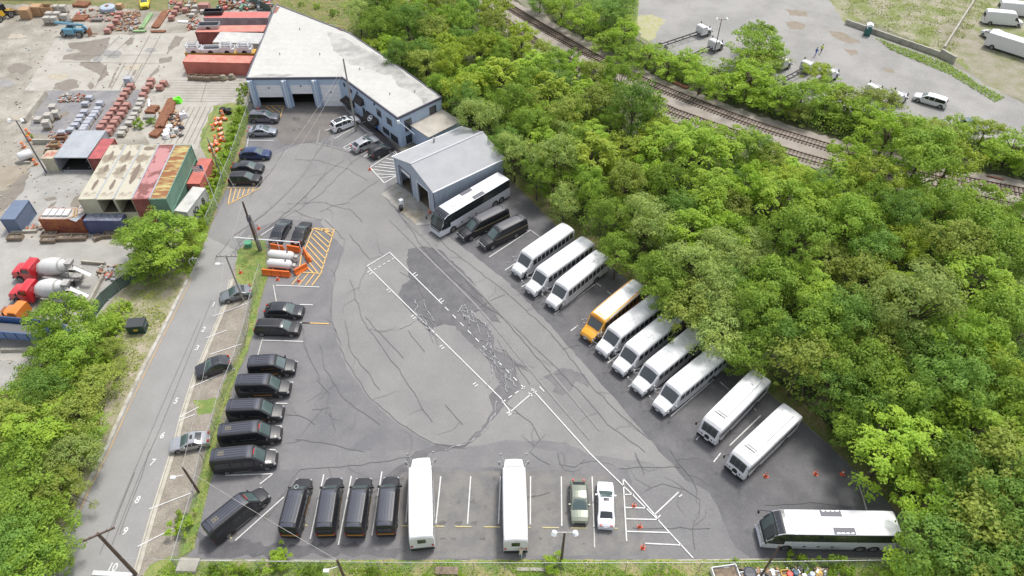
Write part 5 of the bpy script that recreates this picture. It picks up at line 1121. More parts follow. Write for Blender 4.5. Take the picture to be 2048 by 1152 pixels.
pallets('r',m_br,.9,[(284.5,187),(290,176),(301,158),(318,171.5),(326,162.5),(298,167)],'the loose slab cluster','pallets of pavers in the storage yard','pallet of red pavers')
F2=lambda L:F(L,130,0,6.606)
pallets('r',m_br,.9,F2([(720,160),(690,212),(665,262),(600,335),(550,385)]),'the row near the tank lid','pallets at the back of the yard','pallet of red pavers')
pallets('r',m_br,.9,F2([(1510,40),(1470,92),(1440,145),(1395,215),(1580,112)]),'the yellow car column','pallets at the back of the yard','pallet of red pavers')
pallets('w',m_bw,.7,F2([(1720,75),(1620,70),(1700,135),(1675,185),(1820,135)]),'the rearmost cream cluster','pallets at the back of the yard','pallet of cream stone')
p=G(407,8,1.4); r=dup(protos['r'],(p.x,p.y,.05),0,'large stack of red pavers at the back fence of the yard',(2,1.5,1.6),group='pallets at the back of the yard')
p=G(254,155,1.4); r=dup(protos['g'],(p.x,p.y,.05),0,'tall lone stack of grey blocks at the top of the long red row',(1.1,1.2,1.8),group='pallets of pavers in the storage yard')
for i,(x,y,hh) in enumerate([(104,211,1.4),(109,223,1.3),(94,228,1.5),(90,242,1.5),(75,236,.7)]):
    p=G(x,y,hh); dup(protos['w'],(p.x,p.y,.05),rnd.uniform(-.2,.2),'stack of white blocks, %s from the far end beside the concrete barrier wall'%ordn(i),(1,1.2,hh/.7),group='stacks of white blocks')
for i,(x,y,hh) in enumerate([(108,11,1.7),(124,11,1.7),(128,29,1.5),(97,25,1.6),(112,25,1.6),(92,34,1.5),(106,34,1.5)]):
    p=G(x,y,hh); dup(protos['w'],(p.x,p.y,.05),0,'tall stack of white wrapped blocks, %s from the back behind the teal telehandler'%ordn(i),(1.15,1.2,hh/.7),group='wrapped block stacks at the back left')
# crates
def crate(label,px,py,h,sx,sy,m,open_=False,rz=0,name='wooden_crate',grp='crates in the yard'):
    p=G(px,py,h); root=empty(name,label,'crate',(p.x,p.y,.05),rz,grp); mb=MB()
    mb.box(0,-sy/2,h/2,sx,.06,h); mb.box(0,sy/2,h/2,sx,.06,h); mb.box(-sx/2,0,h/2,.06,sy-.08,h); mb.box(sx/2,0,h/2,.06,sy-.08,h)
    for x in (-sx/2,0,sx/2): mb.box(x,-sy/2-.04,h/2,.1,.04,h)
    for z in (.1,h-.08): mb.box(0,-sy/2-.065,z,sx+.1,.03,.12)
    mb.build('crate_side',m,root); mb=MB(); mb.box(0,0,h-.03 if not open_ else h*.55,sx-.05,sy-.05,.06); mb.build('lid' if not open_ else 'contents',m if not open_ else mat('crate_contents',(.12,.10,.09),.9,(.35,.28,.2),4,lo=.5,hi=.55),root)
    return root
m_tan=mat('tan_plywood',(.42,.27,.15),.8,(.33,.2,.11),1.5); m_drk=mat('weathered_wood',(.16,.12,.085),.85,(.27,.21,.15),2)
crate('tan plywood crate nearest the yellow loader at the back left',48,17,2.0,2.0,1.7,m_tan)
crate('tall brown crate with a white top at the back left',71,11,2.0,1.9,1.7,m_tan)
crate('wide open tan crate behind the white wrapped stacks',92,12,1.8,2.4,1.7,m_tan,True)
crate('small brown crate beside the round tank lid',238,8,1.0,1.1,1.1,m_tan)
for i,(x,y,w_,lb) in enumerate([(384,151,1.3,'weathered open crate with a black bag, left end of the row at the salmon container'),(399,152,1.4,'weathered open crate holding red parts at the salmon container'),(414,153,1.4,'weathered open crate with a red sack at the salmon container'),(430,152,1.5,'slatted dark crate beside the coiled nets')]): crate(lb,x,y,.7,w_,1.1,m_drk,True)
for i,(x,y,lb) in enumerate([(29,472,'low brown crate of stone below the blue grey container'),(97,467,'long crate of rubble right below the orange container'),(96,477,'front crate of pale stones below the orange container'),(127,473,'low black tray with a red object on it'),(157,472,'crate of mixed stone left of the tilted box'),(193,472,'small tilted rusty box below the navy container'),(221,467,'low dark crate at the tree edge below the navy container')]): crate(lb,x,y,.55,2.0 if i not in (5,) else .9,.9,m_drk,True,.05 if i!=5 else .7)
crate('stack of firewood beside the beige container',98,301,.8,1.5,1.0,m_drk,True,.2); crate('pile of yellow timber behind the firewood stack',108,286,.8,1.4,1.0,m_tan,True,.1); crate('rust red timber stack behind the beige container',121,272,.8,1.5,.9,mat('rusty_boards',(.22,.10,.06),.85),True,.05)
# coiled nets
for i,(x,y) in enumerate([(427,134),(445,151),(462,149)]):
    p=G(x,y,.9); root=empty('coiled_net','pale coiled wire bundle, %s from the left in front of the salmon container'%ordn(i),'wire bundle',(p.x,p.y,.05),i,'coiled bundles'); mb=MB()
    for k in range(5): mb.lathe([(0,.62-.05*k),(.12,.66-.05*k),(.2,.55-.05*k)],(0,0,.12+.15*k),(.1,.05,1),14)
    mb.build('coil',mat('straw_wire',(.36,.32,.24),.9,(.18,.16,.12),6),root); mb=MB(); mb.box(0,0,.06,1.2,1.2,.1); mb.build('pallet_base',m_pal,root)
# long steel and timber bundles
m_rust=mat('rust_steel',(.17,.07,.04),.8,(.28,.12,.06),1.5); m_gbeam=mat('green_beam',(.27,.42,.20),.6,(.2,.3,.14),1)
def bundle(label,a,b,w_,h,m,n=5,grp='steel and timber bundles',z=0.02):
    p=G(*a); q=G(*b); L=(q-p).length; root=empty('beam_bundle',label,'beams',((p+q)/2)[:2]+(z,) if False else ((p.x+q.x)/2,(p.y+q.y)/2,z),math.atan2(q.y-p.y,q.x-p.x),grp); mb=MB()
    for k in range(n): mb.box(rnd.uniform(-.1,.1),(-.5+(k+.5)/n)*w_,h/2+rnd.uniform(0,.04),L*rnd.uniform(.85,1),w_/n*.8,h)
    mb.build('beam',m,root); return root
bundle('tall rusty channel bundle at the centre of the junk area',(348,200),(318,262),1.6,.6,m_rust,7)
bundle('short rusty beam bundle with two white posts, left of the tall one',(296,222),(316,223),2.2,.6,m_rust,5)
bundle('grey pipe bundle below the short rusty beams',(288,236),(312,236),1.0,.4,mat('grey_pipes',(.3,.3,.28),.6),4)
bundle('dark rusty bundle leading down to the containers',(322,262),(306,276),1.6,.5,m_rust,5)
bundle('small rusty rack beside the green tarp',(345,216),(338,232),1.2,.5,m_rust,4)
bundle('long light green beam at the back of the yard',(304,28),(283,60),.9,.35,m_gbeam,3)
bundle('green crossbeam lying along the slab edge',(266,64),(294,64),.7,.3,m_gbeam,2)
bundle('rusty red beam lying along the slab edge',(301,64.5),(332,64),.7,.25,m_rust,2)
bundle('long rusty bundle right of the green beam',(334,22),(310,58),1.6,.3,m_rust,5)
bundle('white ladder like frame near the red pallets',(355,44),(383,45),.8,.15,m_pipe,2)
bundle('wide rusty tray with a tan end at the back left',(147,38),(176,38),2.4,.4,m_rust,6)
bundle('rusty bed of scrap behind the wide tray',(150,10),(180,12),2.2,.5,m_rust,6)
bundle('low grey steel box left of the round tank lid',(184,42),(208,42),1.2,.5,mat('dark_steel_box',(.17,.15,.14),.6),1)
bundle('white rods sticking over the short rusty beams',(300,204),(301,220),.3,.7,m_pipe,1)
p=G(214,13,.9); root=empty('round_tank_lid','round blue grey tank lid lying near the yellow car','tank lid',(p.x,p.y,.05),0); mb=MB(); mb.lathe([(0,1.55),(.75,1.55),(.9,1.4),(1.0,.0001)],(0,0,0),(0,0,1),28); mb.build('lid',mat('lid_blue_grey',(.36,.42,.50),.5,(.3,.35,.42),1),root); mb=MB(); mb.lathe([(0,.4),(.1,.38),(.1,.2)],(0,0,1.0),(0,0,1),12); mb.build('hatch_ring',m_rust,root)
# scrap heap
hp=[]
mb=MB(); rr=random.Random(5)
for k in range(150):
    p=G(rr.uniform(232,280),rr.uniform(25,62)); mb.m=rr.choice([0,1,2,3]); mb.box(p.x,p.y,.1+rr.random()*.2,rr.uniform(.2,1.3),rr.uniform(.1,.4),rr.uniform(.05,.3),rr.uniform(0,3))
o=mb.build('scrap_heap',[m_rust,greyt,m_drk,m_tan]); tag(o,'loose scrap scattered between the diagonal red pallets and the green beam','scrap',kind='stuff')
mb=MB()
for k in range(170):
    p=G(rr.uniform(440,542),rr.uniform(2,20)); mb.m=rr.choice([0,1,2,3,4]); mb.box(p.x,p.y,.2+rr.random()*.5,rr.uniform(.3,1.8),rr.uniform(.15,.6),rr.uniform(.1,.6),rr.uniform(0,3))
o=mb.build('scrap_heap',[m_rust,greyt,redr,m_drk,green]); tag(o,'mixed scrap piled behind the rearmost container','scrap',kind='stuff')
mb=MB()
for k in range(90):
    p=G(rr.uniform(318,365),rr.uniform(225,275)); mb.m=rr.choice([0,1,2,3]); mb.box(p.x,p.y,.1+rr.random()*.2,rr.uniform(.2,1.0),rr.uniform(.1,.5),rr.uniform(.05,.3),rr.uniform(0,3))
o=mb.build('scrap_heap',[m_rust,greyt,m_blk,m_tan]); tag(o,'small scrap strewn below the green tarp','scrap',kind='stuff')
for i,(x,y,c,s,lb) in enumerate([(354,200,(.15,.75,.03),1.0,'lime green tarp bundle at the top of the junk area'),(366,230,(.62,.6,.62),1.0,'white and maroon boxed appliance in the junk area'),(337,255,(.75,.74,.74),.6,'upper white wheel rim pile'),(333,264,(.75,.74,.74),.6,'middle white wheel rim pile'),(332,271,(.75,.74,.74),.6,'lower white wheel rim pile'),(362,252,(.04,.045,.06),.6,'black machine part beside the white rims'),(353,262,(.45,.46,.45),.6,'grey drum beside the white rims')]):
    p=G(x,y,.5); root=empty('junk_item',lb,'junk',(p.x,p.y,.05),i*.5,'single items in the junk area'); mb=MB()
    if 2<=i<=4:
        for k in range(3): mb.lathe([(0,.25),(0,.55),(.22,.55),(.22,.25)],(.1*k,0,k*.24),(0,0,1),16)
    elif i in (6,): mb.lathe([(0,.4),(.9,.4),(.95,.3),(.95,.001)],(0,0,0),(0,0,1),14)
    else: mb.box(0,0,s*.4,s*1.5,s,s*.8,0,.7,.8); mb.box(.3,.2,s*.9,s*.7,s*.5,s*.3,.4,.6,.6)
    mb.build('bulk',mat('junk_%d'%i,c,.6),root)
# telehandler
for hx0,hx1,hy0,hy1,nn_,hl in [(335,398,2,34,70,'rubble and offcuts lying among the back pallets'),(200,234,534,562,60,'orange and rusty scrap beside the torn netting fence'),(376,400,40,60,30,'offcuts at the stripped truck body'),(100,135,268,300,50,'timber offcuts around the dirt bay'),(155,235,20,45,60,'oddments around the round tank lid'),(40,200,452,462,50,'chips and rubble along the foot of the orange and navy containers'),(120,175,190,205,40,'broken stone on the dark paved patch')]:
    mb=MB()
    for k in range(nn_):
        p=G(rr.uniform(hx0,hx1),rr.uniform(hy0,hy1)); mb.m=rr.choice([0,1,2,3,4]); mb.box(p.x,p.y,.1+rr.random()*.15,rr.uniform(.2,1.1),rr.uniform(.1,.4),rr.uniform(.06,.4),rr.uniform(0,3))
    o=mb.build('scrap_heap',[m_rust,greyt,m_drk,m_bw,salm]); tag(o,hl,'scrap',kind='stuff')
mb=MB()
for k in range(420):
    z_=rr.random()
    x,y=(rr.uniform(-20,330),rr.uniform(10,330)) if z_<.6 else (rr.uniform(0,250),rr.uniform(330,480)) if z_<.85 else (rr.uniform(0,230),rr.uniform(600,760))
    p=G(x,y); mb.m=rr.choice([1,1,2,4,4,0]); s_=rr.uniform(.08,.32); mb.box(p.x,p.y,.06,s_,s_*rr.uniform(.3,1),s_*.6,rr.uniform(0,3))
o=mb.build('yard_debris',[m_rust,m_bw,m_drk,m_tan,greyt]); tag(o,'small stones and scraps strewn across the storage yard','debris',kind='stuff')
p=G(150,70,0); root=empty('telehandler','teal telehandler with its boom lowered to the right, forks forward','loader',(p.x,p.y,.05),R(-3)); teal=paint('teal',(.10,.26,.36),.45)
mb=MB(); mb.box(0,0,.95,4.2,1.1,.6); mb.box(-.3,-.9,1.2,1.9,.8,1.0,0,.9,.9); mb.build('chassis',teal,root)
mb=MB(); mb.box(-.6,.85,1.7,1.4,.8,1.6,0,.85,.9); mb.build('cab',m_vgl,root)
mb=MB(); mb.tube((-2.9,0,2.5),(2.6,0,2.1),.32,.26,8); mb.tube((2.4,0,2.1),(3.2,0,1.2),.22,.2,8); mb.build('boom',teal,root)
me=textmesh('lettering','NATIONAL RENTAL',.42,WH); t_=obj('lettering',me,root); 
t_.matrix_local=Matrix.Translation((-.4,-.34,2.36))@Matrix.Rotation(R(-4),4,'Y')@Matrix.Rotation(R(70),4,'X')
mb=MB(); mb.box(3.3,0,.7,.15,1.4,1.3); 
for y in (-.5,.5): mb.box(3.95,y,.12,1.3,.14,.07)
mb.build('fork_carriage',m_rust,root)
for x in (-1.6,1.7):
    for sg in (-1,1): wheel(root,x,sg*1.0,.62,.4)
p=G(6,38,0); root=empty('wheel_loader','yellow and black loader cut off at the top left edge','loader',(p.x,p.y,.05),R(60)); ylw=paint('loader_yellow',(.65,.38,.02),.45)
mb=MB(); mb.box(-.8,0,1.3,2.6,1.6,1.0,0,.9,.85); mb.build('body',ylw,root); mb=MB(); mb.box(.7,0,2.0,1.3,1.3,1.7,0,.85,.85); mb.build('cab',m_vg,root)
mb=MB(); mb.box(2.9,0,.6,.9,2.4,.9,0,.6,1); mb.build('bucket',m_drk,root); mb=MB()
for y in (-.6,.6): mb.tube((.9,y,1.6),(2.7,y,.9),.13,.11,6)
mb.build('lift_arm',ylw,root)
for x in (-1.2,1.4):
    for sg in (-1,1): wheel(root,x,sg*1.05,.7,.45)
# barrier wall and low walls
def wall(name,label,a,b,w_,h,m,cat='wall',cap=None):
    p=G(*a); q=G(*b); L=(q-p).length; n=max(1,int(L/1.8)); mb=MB()
    for k in range(n): mb.box(-L/2+L*(k+.5)/n,0,h/2,L/n-.03,w_,h,0,1,.8)
    o=mb.build(name,m,loc=((p.x+q.x)/2,(p.y+q.y)/2,.02),rz=math.atan2(q.y-p.y,q.x-p.x)); return tag(o,label,cat)
m_blkc=mat('concrete_block',(.40,.385,.33),.9,(.28,.26,.22),.8)
wall('barrier_wall','long concrete barrier beside the paved pallet area',(50,246),(92,190),.9,.9,m_blkc)
wall('low_wall','low concrete strip below the blue grey container',(24,466),(76,464),.5,.4,m_blkc)
wall('retaining_wall','concrete edge wall below the blue dump truck',(5,703),(130,700),.4,.5,m_blkc)
wall('retaining_wall','timber edge wall behind the concrete mixers',(196,548),(212,552),.3,.6,m_drk)
wall('retaining_wall','low block wall above the mixers at the torn netting',(165,526),(212,530),.4,.5,m_blkc)
wall('retaining_wall','pale kerb wall rising along the mixers toward the net fence',(168,632),(212,546),.35,.5,m_blkc)
wall('low_wall','low concrete curb of the white tank enclosure by the light pole',(32,327),(62,327),.3,.4,m_blkc)
wall('low_wall','concrete wall of the dirt bay behind the grey container',(68,287),(110,287),.4,.8,m_blkc)
wall('concrete_wall','long concrete retaining wall in the far lot beside the portable toilet',(1690,48),(1880,114),.45,1.0,m_blkc)
wall('concrete_wall','thick end block of the far retaining wall',(1878,112),(1906,128),.6,1.5,m_blkc)
wall('concrete_wall','second concrete wall running to the top edge in the far lot',(1885,102),(1962,-20),.4,1.0,m_blkc)
wall('wooden_planter','long brown timber frame in the bottom weeds left of centre',(871,1143),(917,1144),.9,.35,m_drk,'frame'); wall('timber_beam','long pale timber lying at the bottom near the lamp post',(1033,1140),(1090,1141),.4,.25,m_blkc,'timber')
wall('concrete_block','grey concrete pad cut through by the fence at the bottom left corner',(358,1131),(398,1133),1.6,.35,m_blkc,'block')
# water tank in enclosure by the light pole
p=G(50,310,1.0); root=empty('white_tank','white horizontal tank beside the yard light pole','tank',(p.x,p.y,.05),.7); mb=MB(); mb.lathe([(-1.1,.0001),(-1.05,.45),(-.85,.7),(.85,.7),(1.05,.45),(1.1,.0001)],(0,0,.95),(1,0,0),18); mb.build('vessel',WH,root,smooth=True); mb=MB(); mb.box(-.6,0,.2,.2,1.2,.4); mb.box(.6,0,.2,.2,1.2,.4); mb.build('saddle',m_blkc,root)
# gas tanks
for i,(a,b,lb) in enumerate([((535,506),(588,511),'upper white gas tank in the orange barrier enclosure'),((533,524),(584,528),'lower white gas tank next to the long orange barrier')]):
    p=G(*a,1.15); q=G(*b,1.15); L=(q-p).length; root=empty('gas_tank',lb,'tank',((p.x+q.x)/2,(p.y+q.y)/2,.03),math.atan2(q.y-p.y,q.x-p.x),'white gas tanks'); mb=MB(); h=L/2
    mb.lathe([(-h,.0001),(-h+.05,.28),(-h+.2,.5),(-h+.42,.62),(h-.42,.62),(h-.2,.5),(h-.05,.28),(h,.0001)],(0,0,1.0),(1,0,0),22); mb.build('vessel',paint('tank_white',(.60,.585,.575),.4),root,smooth=True)
    mb=MB(); mb.box(-h*.55,0,.2,.2,.9,.4); mb.box(h*.55,0,.2,.2,.9,.4); mb.build('saddle',m_blkc,root)
    mb=MB(); mb.tube((h*.55,0,1.6),(h*.55,0,1.8),.12,.12,8); mb.tube((-h*.8,0,1.55),(-h*.8,0,1.72),.07,.07,8); mb.build('valve_cap',m_trim,root)
    mb=MB(); mb.tube((h-.1,.1,1.2),(h+.5,.3,.5),.05,.05,6); mb.box(h+.3,-.1,.9,.4,.5,.5); mb.build('pump_fitting',m_grime,root)
m_ob=mat('orange_plastic',(.75,.16,.02),.5,(.65,.13,.02),1)
def barrier(label,a,b):
    p=G(*a,.5); q=G(*b,.5); L=(q-p).length; n=max(1,round(L/1.5)); root=empty('water_barrier',label,'barrier',((p.x+q.x)/2,(p.y+q.y)/2,.03),math.atan2(q.y-p.y,q.x-p.x),'orange plastic barriers around the gas tanks')
    for k in range(n):
        cx=-L/2+L*(k+.5)/n; l=L/n-.05; mb=MB(); mb.add([(cx+x*l/2,y,z) for x in (-1,1) for y,z in ((-.30,0),(-.28,.15),(-.13,.4),(-.09,.95),(.09,.95),(.13,.4),(.28,.15),(.30,0))],[(0,1,2,3,4,5,6,7)[::-1],tuple(range(8,16))]+[(j,j+1,9+j,8+j) for j in range(7)]); mb.build('segment',m_ob,root)
for a,b,lb in [((525,543),(580,548),'long orange barrier along the lower side of the gas tanks'),((589,545),(614,531),'short orange barrier set diagonally at the lower right of the tanks'),((608,499),(619,520),'orange barrier at the right of the tanks on the yellow hatching'),((541,492),(567,497),'orange barrier behind the left black sedan'),((574,495),(600,499),'orange barrier behind the right black sedan')]: barrier(lb,a,b)
# canopy frame over tanks
p=G(472,497,0); 
def fence(label,path,h=1.9,name='chain_link_fence',m=None,every=3.0,rail=True,alpha=.2,pc=(.3,.31,.31),solid=None):
    P=[G(x,y) for x,y in path]; root=empty(name,label,'fence',(P[0].x,P[0].y,0),0); o=P[0]
    fm=m or mat('chain_link_mesh',(.30,.33,.31),.6,alpha=alpha); pm=mat('galvanised_post',(.38,.39,.39),.5,metal=.4)
    mb=MB(); rl=MB(); 
    for i in range(len(P)-1):
        a=P[i]-o; b=P[i+1]-o; mb.quad((a.x,a.y,.05),(b.x,b.y,.05),(b.x,b.y,h),(a.x,a.y,h))
        rl.tube((a.x,a.y,h),(b.x,b.y,h),.03,.03,5)
    mb.build('mesh_panel',fm,root)
    if rail: rl.build('top_rail',pm,root)
    for i in range(len(P)-1):
        a=P[i]-o; b=P[i+1]-o; n=max(1,int((b-a).length/every))
        for k in range(n if i<len(P)-2 else n+1):
            c=a.lerp(b,k/n); q=MB(); q.tube((c.x,c.y,0),(c.x,c.y,h+.08),.04,.04,6); q.build('post',pm,root)
    return root
f1=fence('chain link fence between the weeds and the left parking row',[(506,214),(494,250),(480,290),(466,330),(449,372),(436,414),(418,455)],2.0)
fence('chain link fence running down between the street verge and the black vans',[(525,548),(505,620),(492,680),(470,745),(448,800),(432,860),(410,925),(395,1000),(372,1080),(356,1136)],2.0)
fence('long chain link fence along the bottom grass strip',[(356,1136),(520,1139),(760,1141),(1010,1142),(1250,1142),(1470,1141),(1790,1136)],1.9)
fence('low fence panel behind the torn netting by the mixers',[(298,548),(330,520)],1.2)
m_net=mat('green_fence_netting',(.035,.075,.07),.8,(.055,.11,.09),.8,alpha=.93)
n1=fence('dark green netting fence with a torn top behind the mixers',[(212,606),(240,582),(268,563),(299,546)],1.9,'netting_fence',m_net,rail=False)
fence('dark green netting fence leading down beside the retaining wall',[(186,655),(194,630),(212,606)],1.9,'netting_fence',m_net,rail=False)
fence('dark green boundary fence behind the scrap at the top',[(500,8),(545,30)],2.0,'netting_fence',m_net,rail=False)
g=fence('swung open chain link gate beside the gas tanks',[(481,497),(520,503),(560,497)],2.0,'chain_link_gate')
root=empty('pipe_gantry','white pipe frame standing over the back of the gas tanks','frame',(0,0,0)); pts=[G(476,498),G(605,508)]; mb=MB(); mb.tube((pts[0].x,pts[0].y,2.2),(pts[1].x,pts[1].y,2.2),.07,.07,6); mb.build('top_rail',m_pipe,root)
for t in (0,.33,.66,1):
    c=pts[0].lerp(pts[1],t); mb=MB(); mb.tube((c.x,c.y,0),(c.x,c.y,2.2),.05,.05,6); mb.build('post',m_pipe,root)
root=empty('pipe_bollards','pair of white pipe rails by the street near the round tree','rail',(0,0,0)); 
for a,b in (((382,532),(391,524)),((388,527),(398,527))):
    p=G(*a); q=G(*b); mb=MB(); mb.tube((p.x,p.y,0),(p.x,p.y,1.0),.05,.05,6); mb.tube((p.x,p.y,1.0),(q.x,q.y,1.0),.05,.05,6); mb.tube((q.x,q.y,0),(q.x,q.y,1.0),.05,.05,6); mb.build('hoop',m_pipe,root)
# fence insulator tags
for i,(x,y) in enumerate([(499,200),(490,228),(478,250),(471,272),(461,296),(440,345),(419,400)]):
    p=G(x,y,1.9); mb=MB(); mb.box(0,0,0,.16,.05,.4); o=mb.build('fence_tag',m_pipe,loc=(p.x,p.y,1.8),rz=.3); tag(o,'small white tag hung on the left chain link fence','tag','white tags on the left fence')
# poles
m_pole=mat('creosoted_pole',(.085,.055,.045),.85,(.12,.085,.065),1.5); m_gpole=mat('grey_pole',(.27,.26,.24),.8); m_gnpole=mat('green_grey_pole',(.16,.20,.15),.7)
PT={}
def pole(key,label,bx,by,h,r=.16,m=None,arms=0,lamp=0,top=None,armrz=0,name='utility_pole',cat='pole'):
    p=G(bx,by); root=empty(name,label,cat,(p.x,p.y,0),armrz); PT[key]=Vector((p.x,p.y,h))
    mb=MB(); mb.tube((0,0,0),(0,0,h),r,r*.7,8); mb.build('shaft',m or m_pole,root)
    for k in range(arms):
        z=h-.35-k*1.0; mb=MB(); mb.box(0,.1,z,2.6 if k==0 else 1.8,.14,.14); a=mb.build('crossarm',m or m_pole,root)
        mb=MB(); 
        for x in (-1.15,-.7,.7,1.15): mb.tube((x*(1 if k==0 else .7),.1,z+.07),(x*(1 if k==0 else .7),.1,z+.28),.05,.035,6)
        mb.build('insulator',mat('insulator_brown',(.22,.16,.14),.3),a)
    if lamp==1: mb=MB(); mb.tube((0,0,h-1.4),(-.9,-.5,h-1.0),.035,.035,5); mb.box(-1.05,-.6,h-1.0,.5,.3,.16); mb.build('lamp_head',m_pipe,root)
    if lamp==2:
        mb=MB(); mb.box(0,0,h,1.9,.1,.1); mb.build('crossbar',m_grime,root)
        for s in (-1,1): mb=MB(); mb.lathe([(-.3,.1),(-.2,.24),(.15,.28),(.2,.0001)],(s*.95,-.1,h+.05),(s*.3,-.5,-1),10); mb.build('lamp_head',m_pipe,root)
    return root
pole('A','tall creosoted utility pole with insulators leaning over bay number 10',272,1149,8.8,.2,arms=1,armrz=.5)
pole('B','short dark pole with white lamps on the verge by bay number 7',398,985,5.2,.14,lamp=1)
pole('C','grey utility pole with a crossarm rising beside the grey street sedan',488,603,8.4,.13,m_gpole,arms=1,lamp=1,name='street_light',cat='street light')
pole('D','tall creosoted utility pole at the corner of the tank enclosure',519,501,8.8,.19)
pole('D2','shorter grey pole with a transformer beside the tall creosoted one',524,501,6.6,.14,m_gpole)
mb=MB(); mb.lathe([(0,.25),(.8,.25),(.85,.1)],(PT['D2'].x-.35,PT['D2'].y,5.4),(0,0,1),12); mb.build('transformer',m_trim,None); bpy.data.objects['transformer'].parent=[o for o in bpy.data.objects if o.name.startswith('utility_pole') and abs(o.location.x-PT['D2'].x)<.01][0]; bpy.data.objects['transformer'].location=(-PT['D2'].x,-PT['D2'].y,0)
pole('E','leaning green grey pole by the traffic drums',447,364,8.2,.12,m_gnpole)
pole('G','tall thin utility pole in front of the office',713,262,13.2,.17,m_gpole,arms=0)
pole('I','leaning wooden pole with a small lamp at the bottom centre left',690,1158,4.4,.15,lamp=1)
pole('J','thin brown pole in front of the lower coach',1518,1158,7.4,.11)
pole('H','brown lamp post with two white heads at the bottom centre',1122,1126,6.6,.15,lamp=2,name='lamp_post',cat='lamp post')
pole('K','dark light pole leaning over the white tank in the yard',93,346,9.6,.12,m_trim,name='yard_light_pole',cat='light pole',lamp=2)
pole('L','dark lamp post beside the bushes in the far lot',1428,108,7.0,.1,m_trim,lamp=2,name='lamp_post',cat='lamp post')
fp_=pole('F','white flagpole with a flag beside the red container',436,415,7.8,.05,m_pipe,name='flagpole',cat='flagpole')
mb=MB()
for k in range(8):
    c=[0,1][k%2]; mb.m=c; z0=7.7-1.1*k/8; z1=7.7-1.1*(k+1)/8
    for j in range(5):
        y0=.12*math.sin(j*1.3); y1=.12*math.sin((j+1)*1.3); mb.quad((-.05-.3*j,y0,z0),(-.05-.3*(j+1),y1,z0-.08),(-.05-.3*(j+1),y1,z1-.08),(-.05-.3*j,y0,z1))
mb.m=2; mb.quad((-.05,-.04,7.7),(-.65,.13,7.62),(-.65,.13,7.05),(-.05,-.04,7.1))
mb.build('flag',[paint('flag_red',(.5,.08,.09)),m_pipe,paint('flag_blue',(.05,.07,.25))],fp_)
def wire(label,a,b,sag=.8,grp='overhead wires',r=.02):
    a=Vector(a); b=Vector(b); mb=MB(); n=10; pv=None
    for i in range(n+1):
        t=i/n; p=a.lerp(b,t); p.z-=4*sag*t*(1-t)
        if pv is not None: mb.tube(pv,p,r,r,4,False)
        pv=p
    o=mb.build('overhead_wire',m_grime); tag(o,label,'wire',grp)
wire('wire from the tall office pole down to the tank enclosure pole',PT['G']-Vector((0,0,1)),PT['D'],1.2)
wire('second wire from the tall office pole down to the shorter grey pole',PT['G']-Vector((0,0,1.6)),PT['D2'],1.2)
wire('wire from the pole by bay 7 toward the bottom centre left pole',PT['B'],PT['I'],.4)
wire('wire from the tall pole by bay 10 along the bottom fence',PT['A']-Vector((0,0,5)),PT['I'],.5)
wire('wire between the street light pole and the pole by bay 7',PT['C'],PT['B'],.6)
wire('wire from the street light pole to the tank enclosure pole',PT['C'],PT['D'],.3)
wire('wire from the green grey pole to the tank enclosure pole',PT['E'],PT['D'],.5)
# drums, cones, tyres
m_wr=mat('white_reflective',(.72,.70,.68),.5)
def drumproto():
    r=empty('traffic_drum','x','traffic drum',(0,0,0)); mb=MB(); mb.lathe([(0,.30),(.25,.30),(.25,.27),(.95,.22),(1.0,.12),(1.0,.0001)],(0,0,0),(0,0,1),12); mb.build('barrel',m_ob,r)
    for z in (.35,.65): mb=MB(); mb.lathe([(z,.275-(z-.25)*.07),(z+.13,.268-(z-.25)*.07)],(0,0,0),(0,0,1),12); mb.build('white_band',m_wr,r)
    return r
dp=drumproto(); first=True
F4=lambda L:[(240+a/3.84,180+b/3.84) for a,b in L]
dl=F4([(785,180),(730,215),(785,212),(735,242),(765,262),(720,265),(712,290),(745,303),(755,345),(732,372),(768,385),(725,400),(795,380),(685,415),(745,405),(770,440),(700,460),(738,470),(720,505)])
for i,(x,y) in enumerate(dl):
    p=G(x,y,.4); lay=i%3!=0; lb='orange traffic drum %s in the heap by the left fence, %s from the tyres'%('lying' if lay else 'standing',ordn(i)); 
    if first: o=dp; first=False; o.location=(p.x,p.y,.05); o['label']=lb
    else: o=dup(dp,(p.x,p.y,.05),0,lb)
    if lay: o.rotation_euler=(R(90),0,rnd.uniform(0,6)); o.location.z=.32
    o['group']='orange traffic drums heaped by the left fence'
for i,(x,y,lb) in enumerate([(54,263,'farthest orange traffic drum by the light pole'),(57.5,276,'second orange traffic drum by the light pole'),(45.5,290,'orange traffic drum left of the light pole at the white tank'),(69.5,324,'nearest orange traffic drum at the foot of the light pole')]):
    p=G(x,y,.5); o=dup(dp,(p.x,p.y,.05),0,lb,group='orange traffic drums by the light pole')
cp=None; m_cone=mat('cone_orange',(.62,.10,.04),.55)
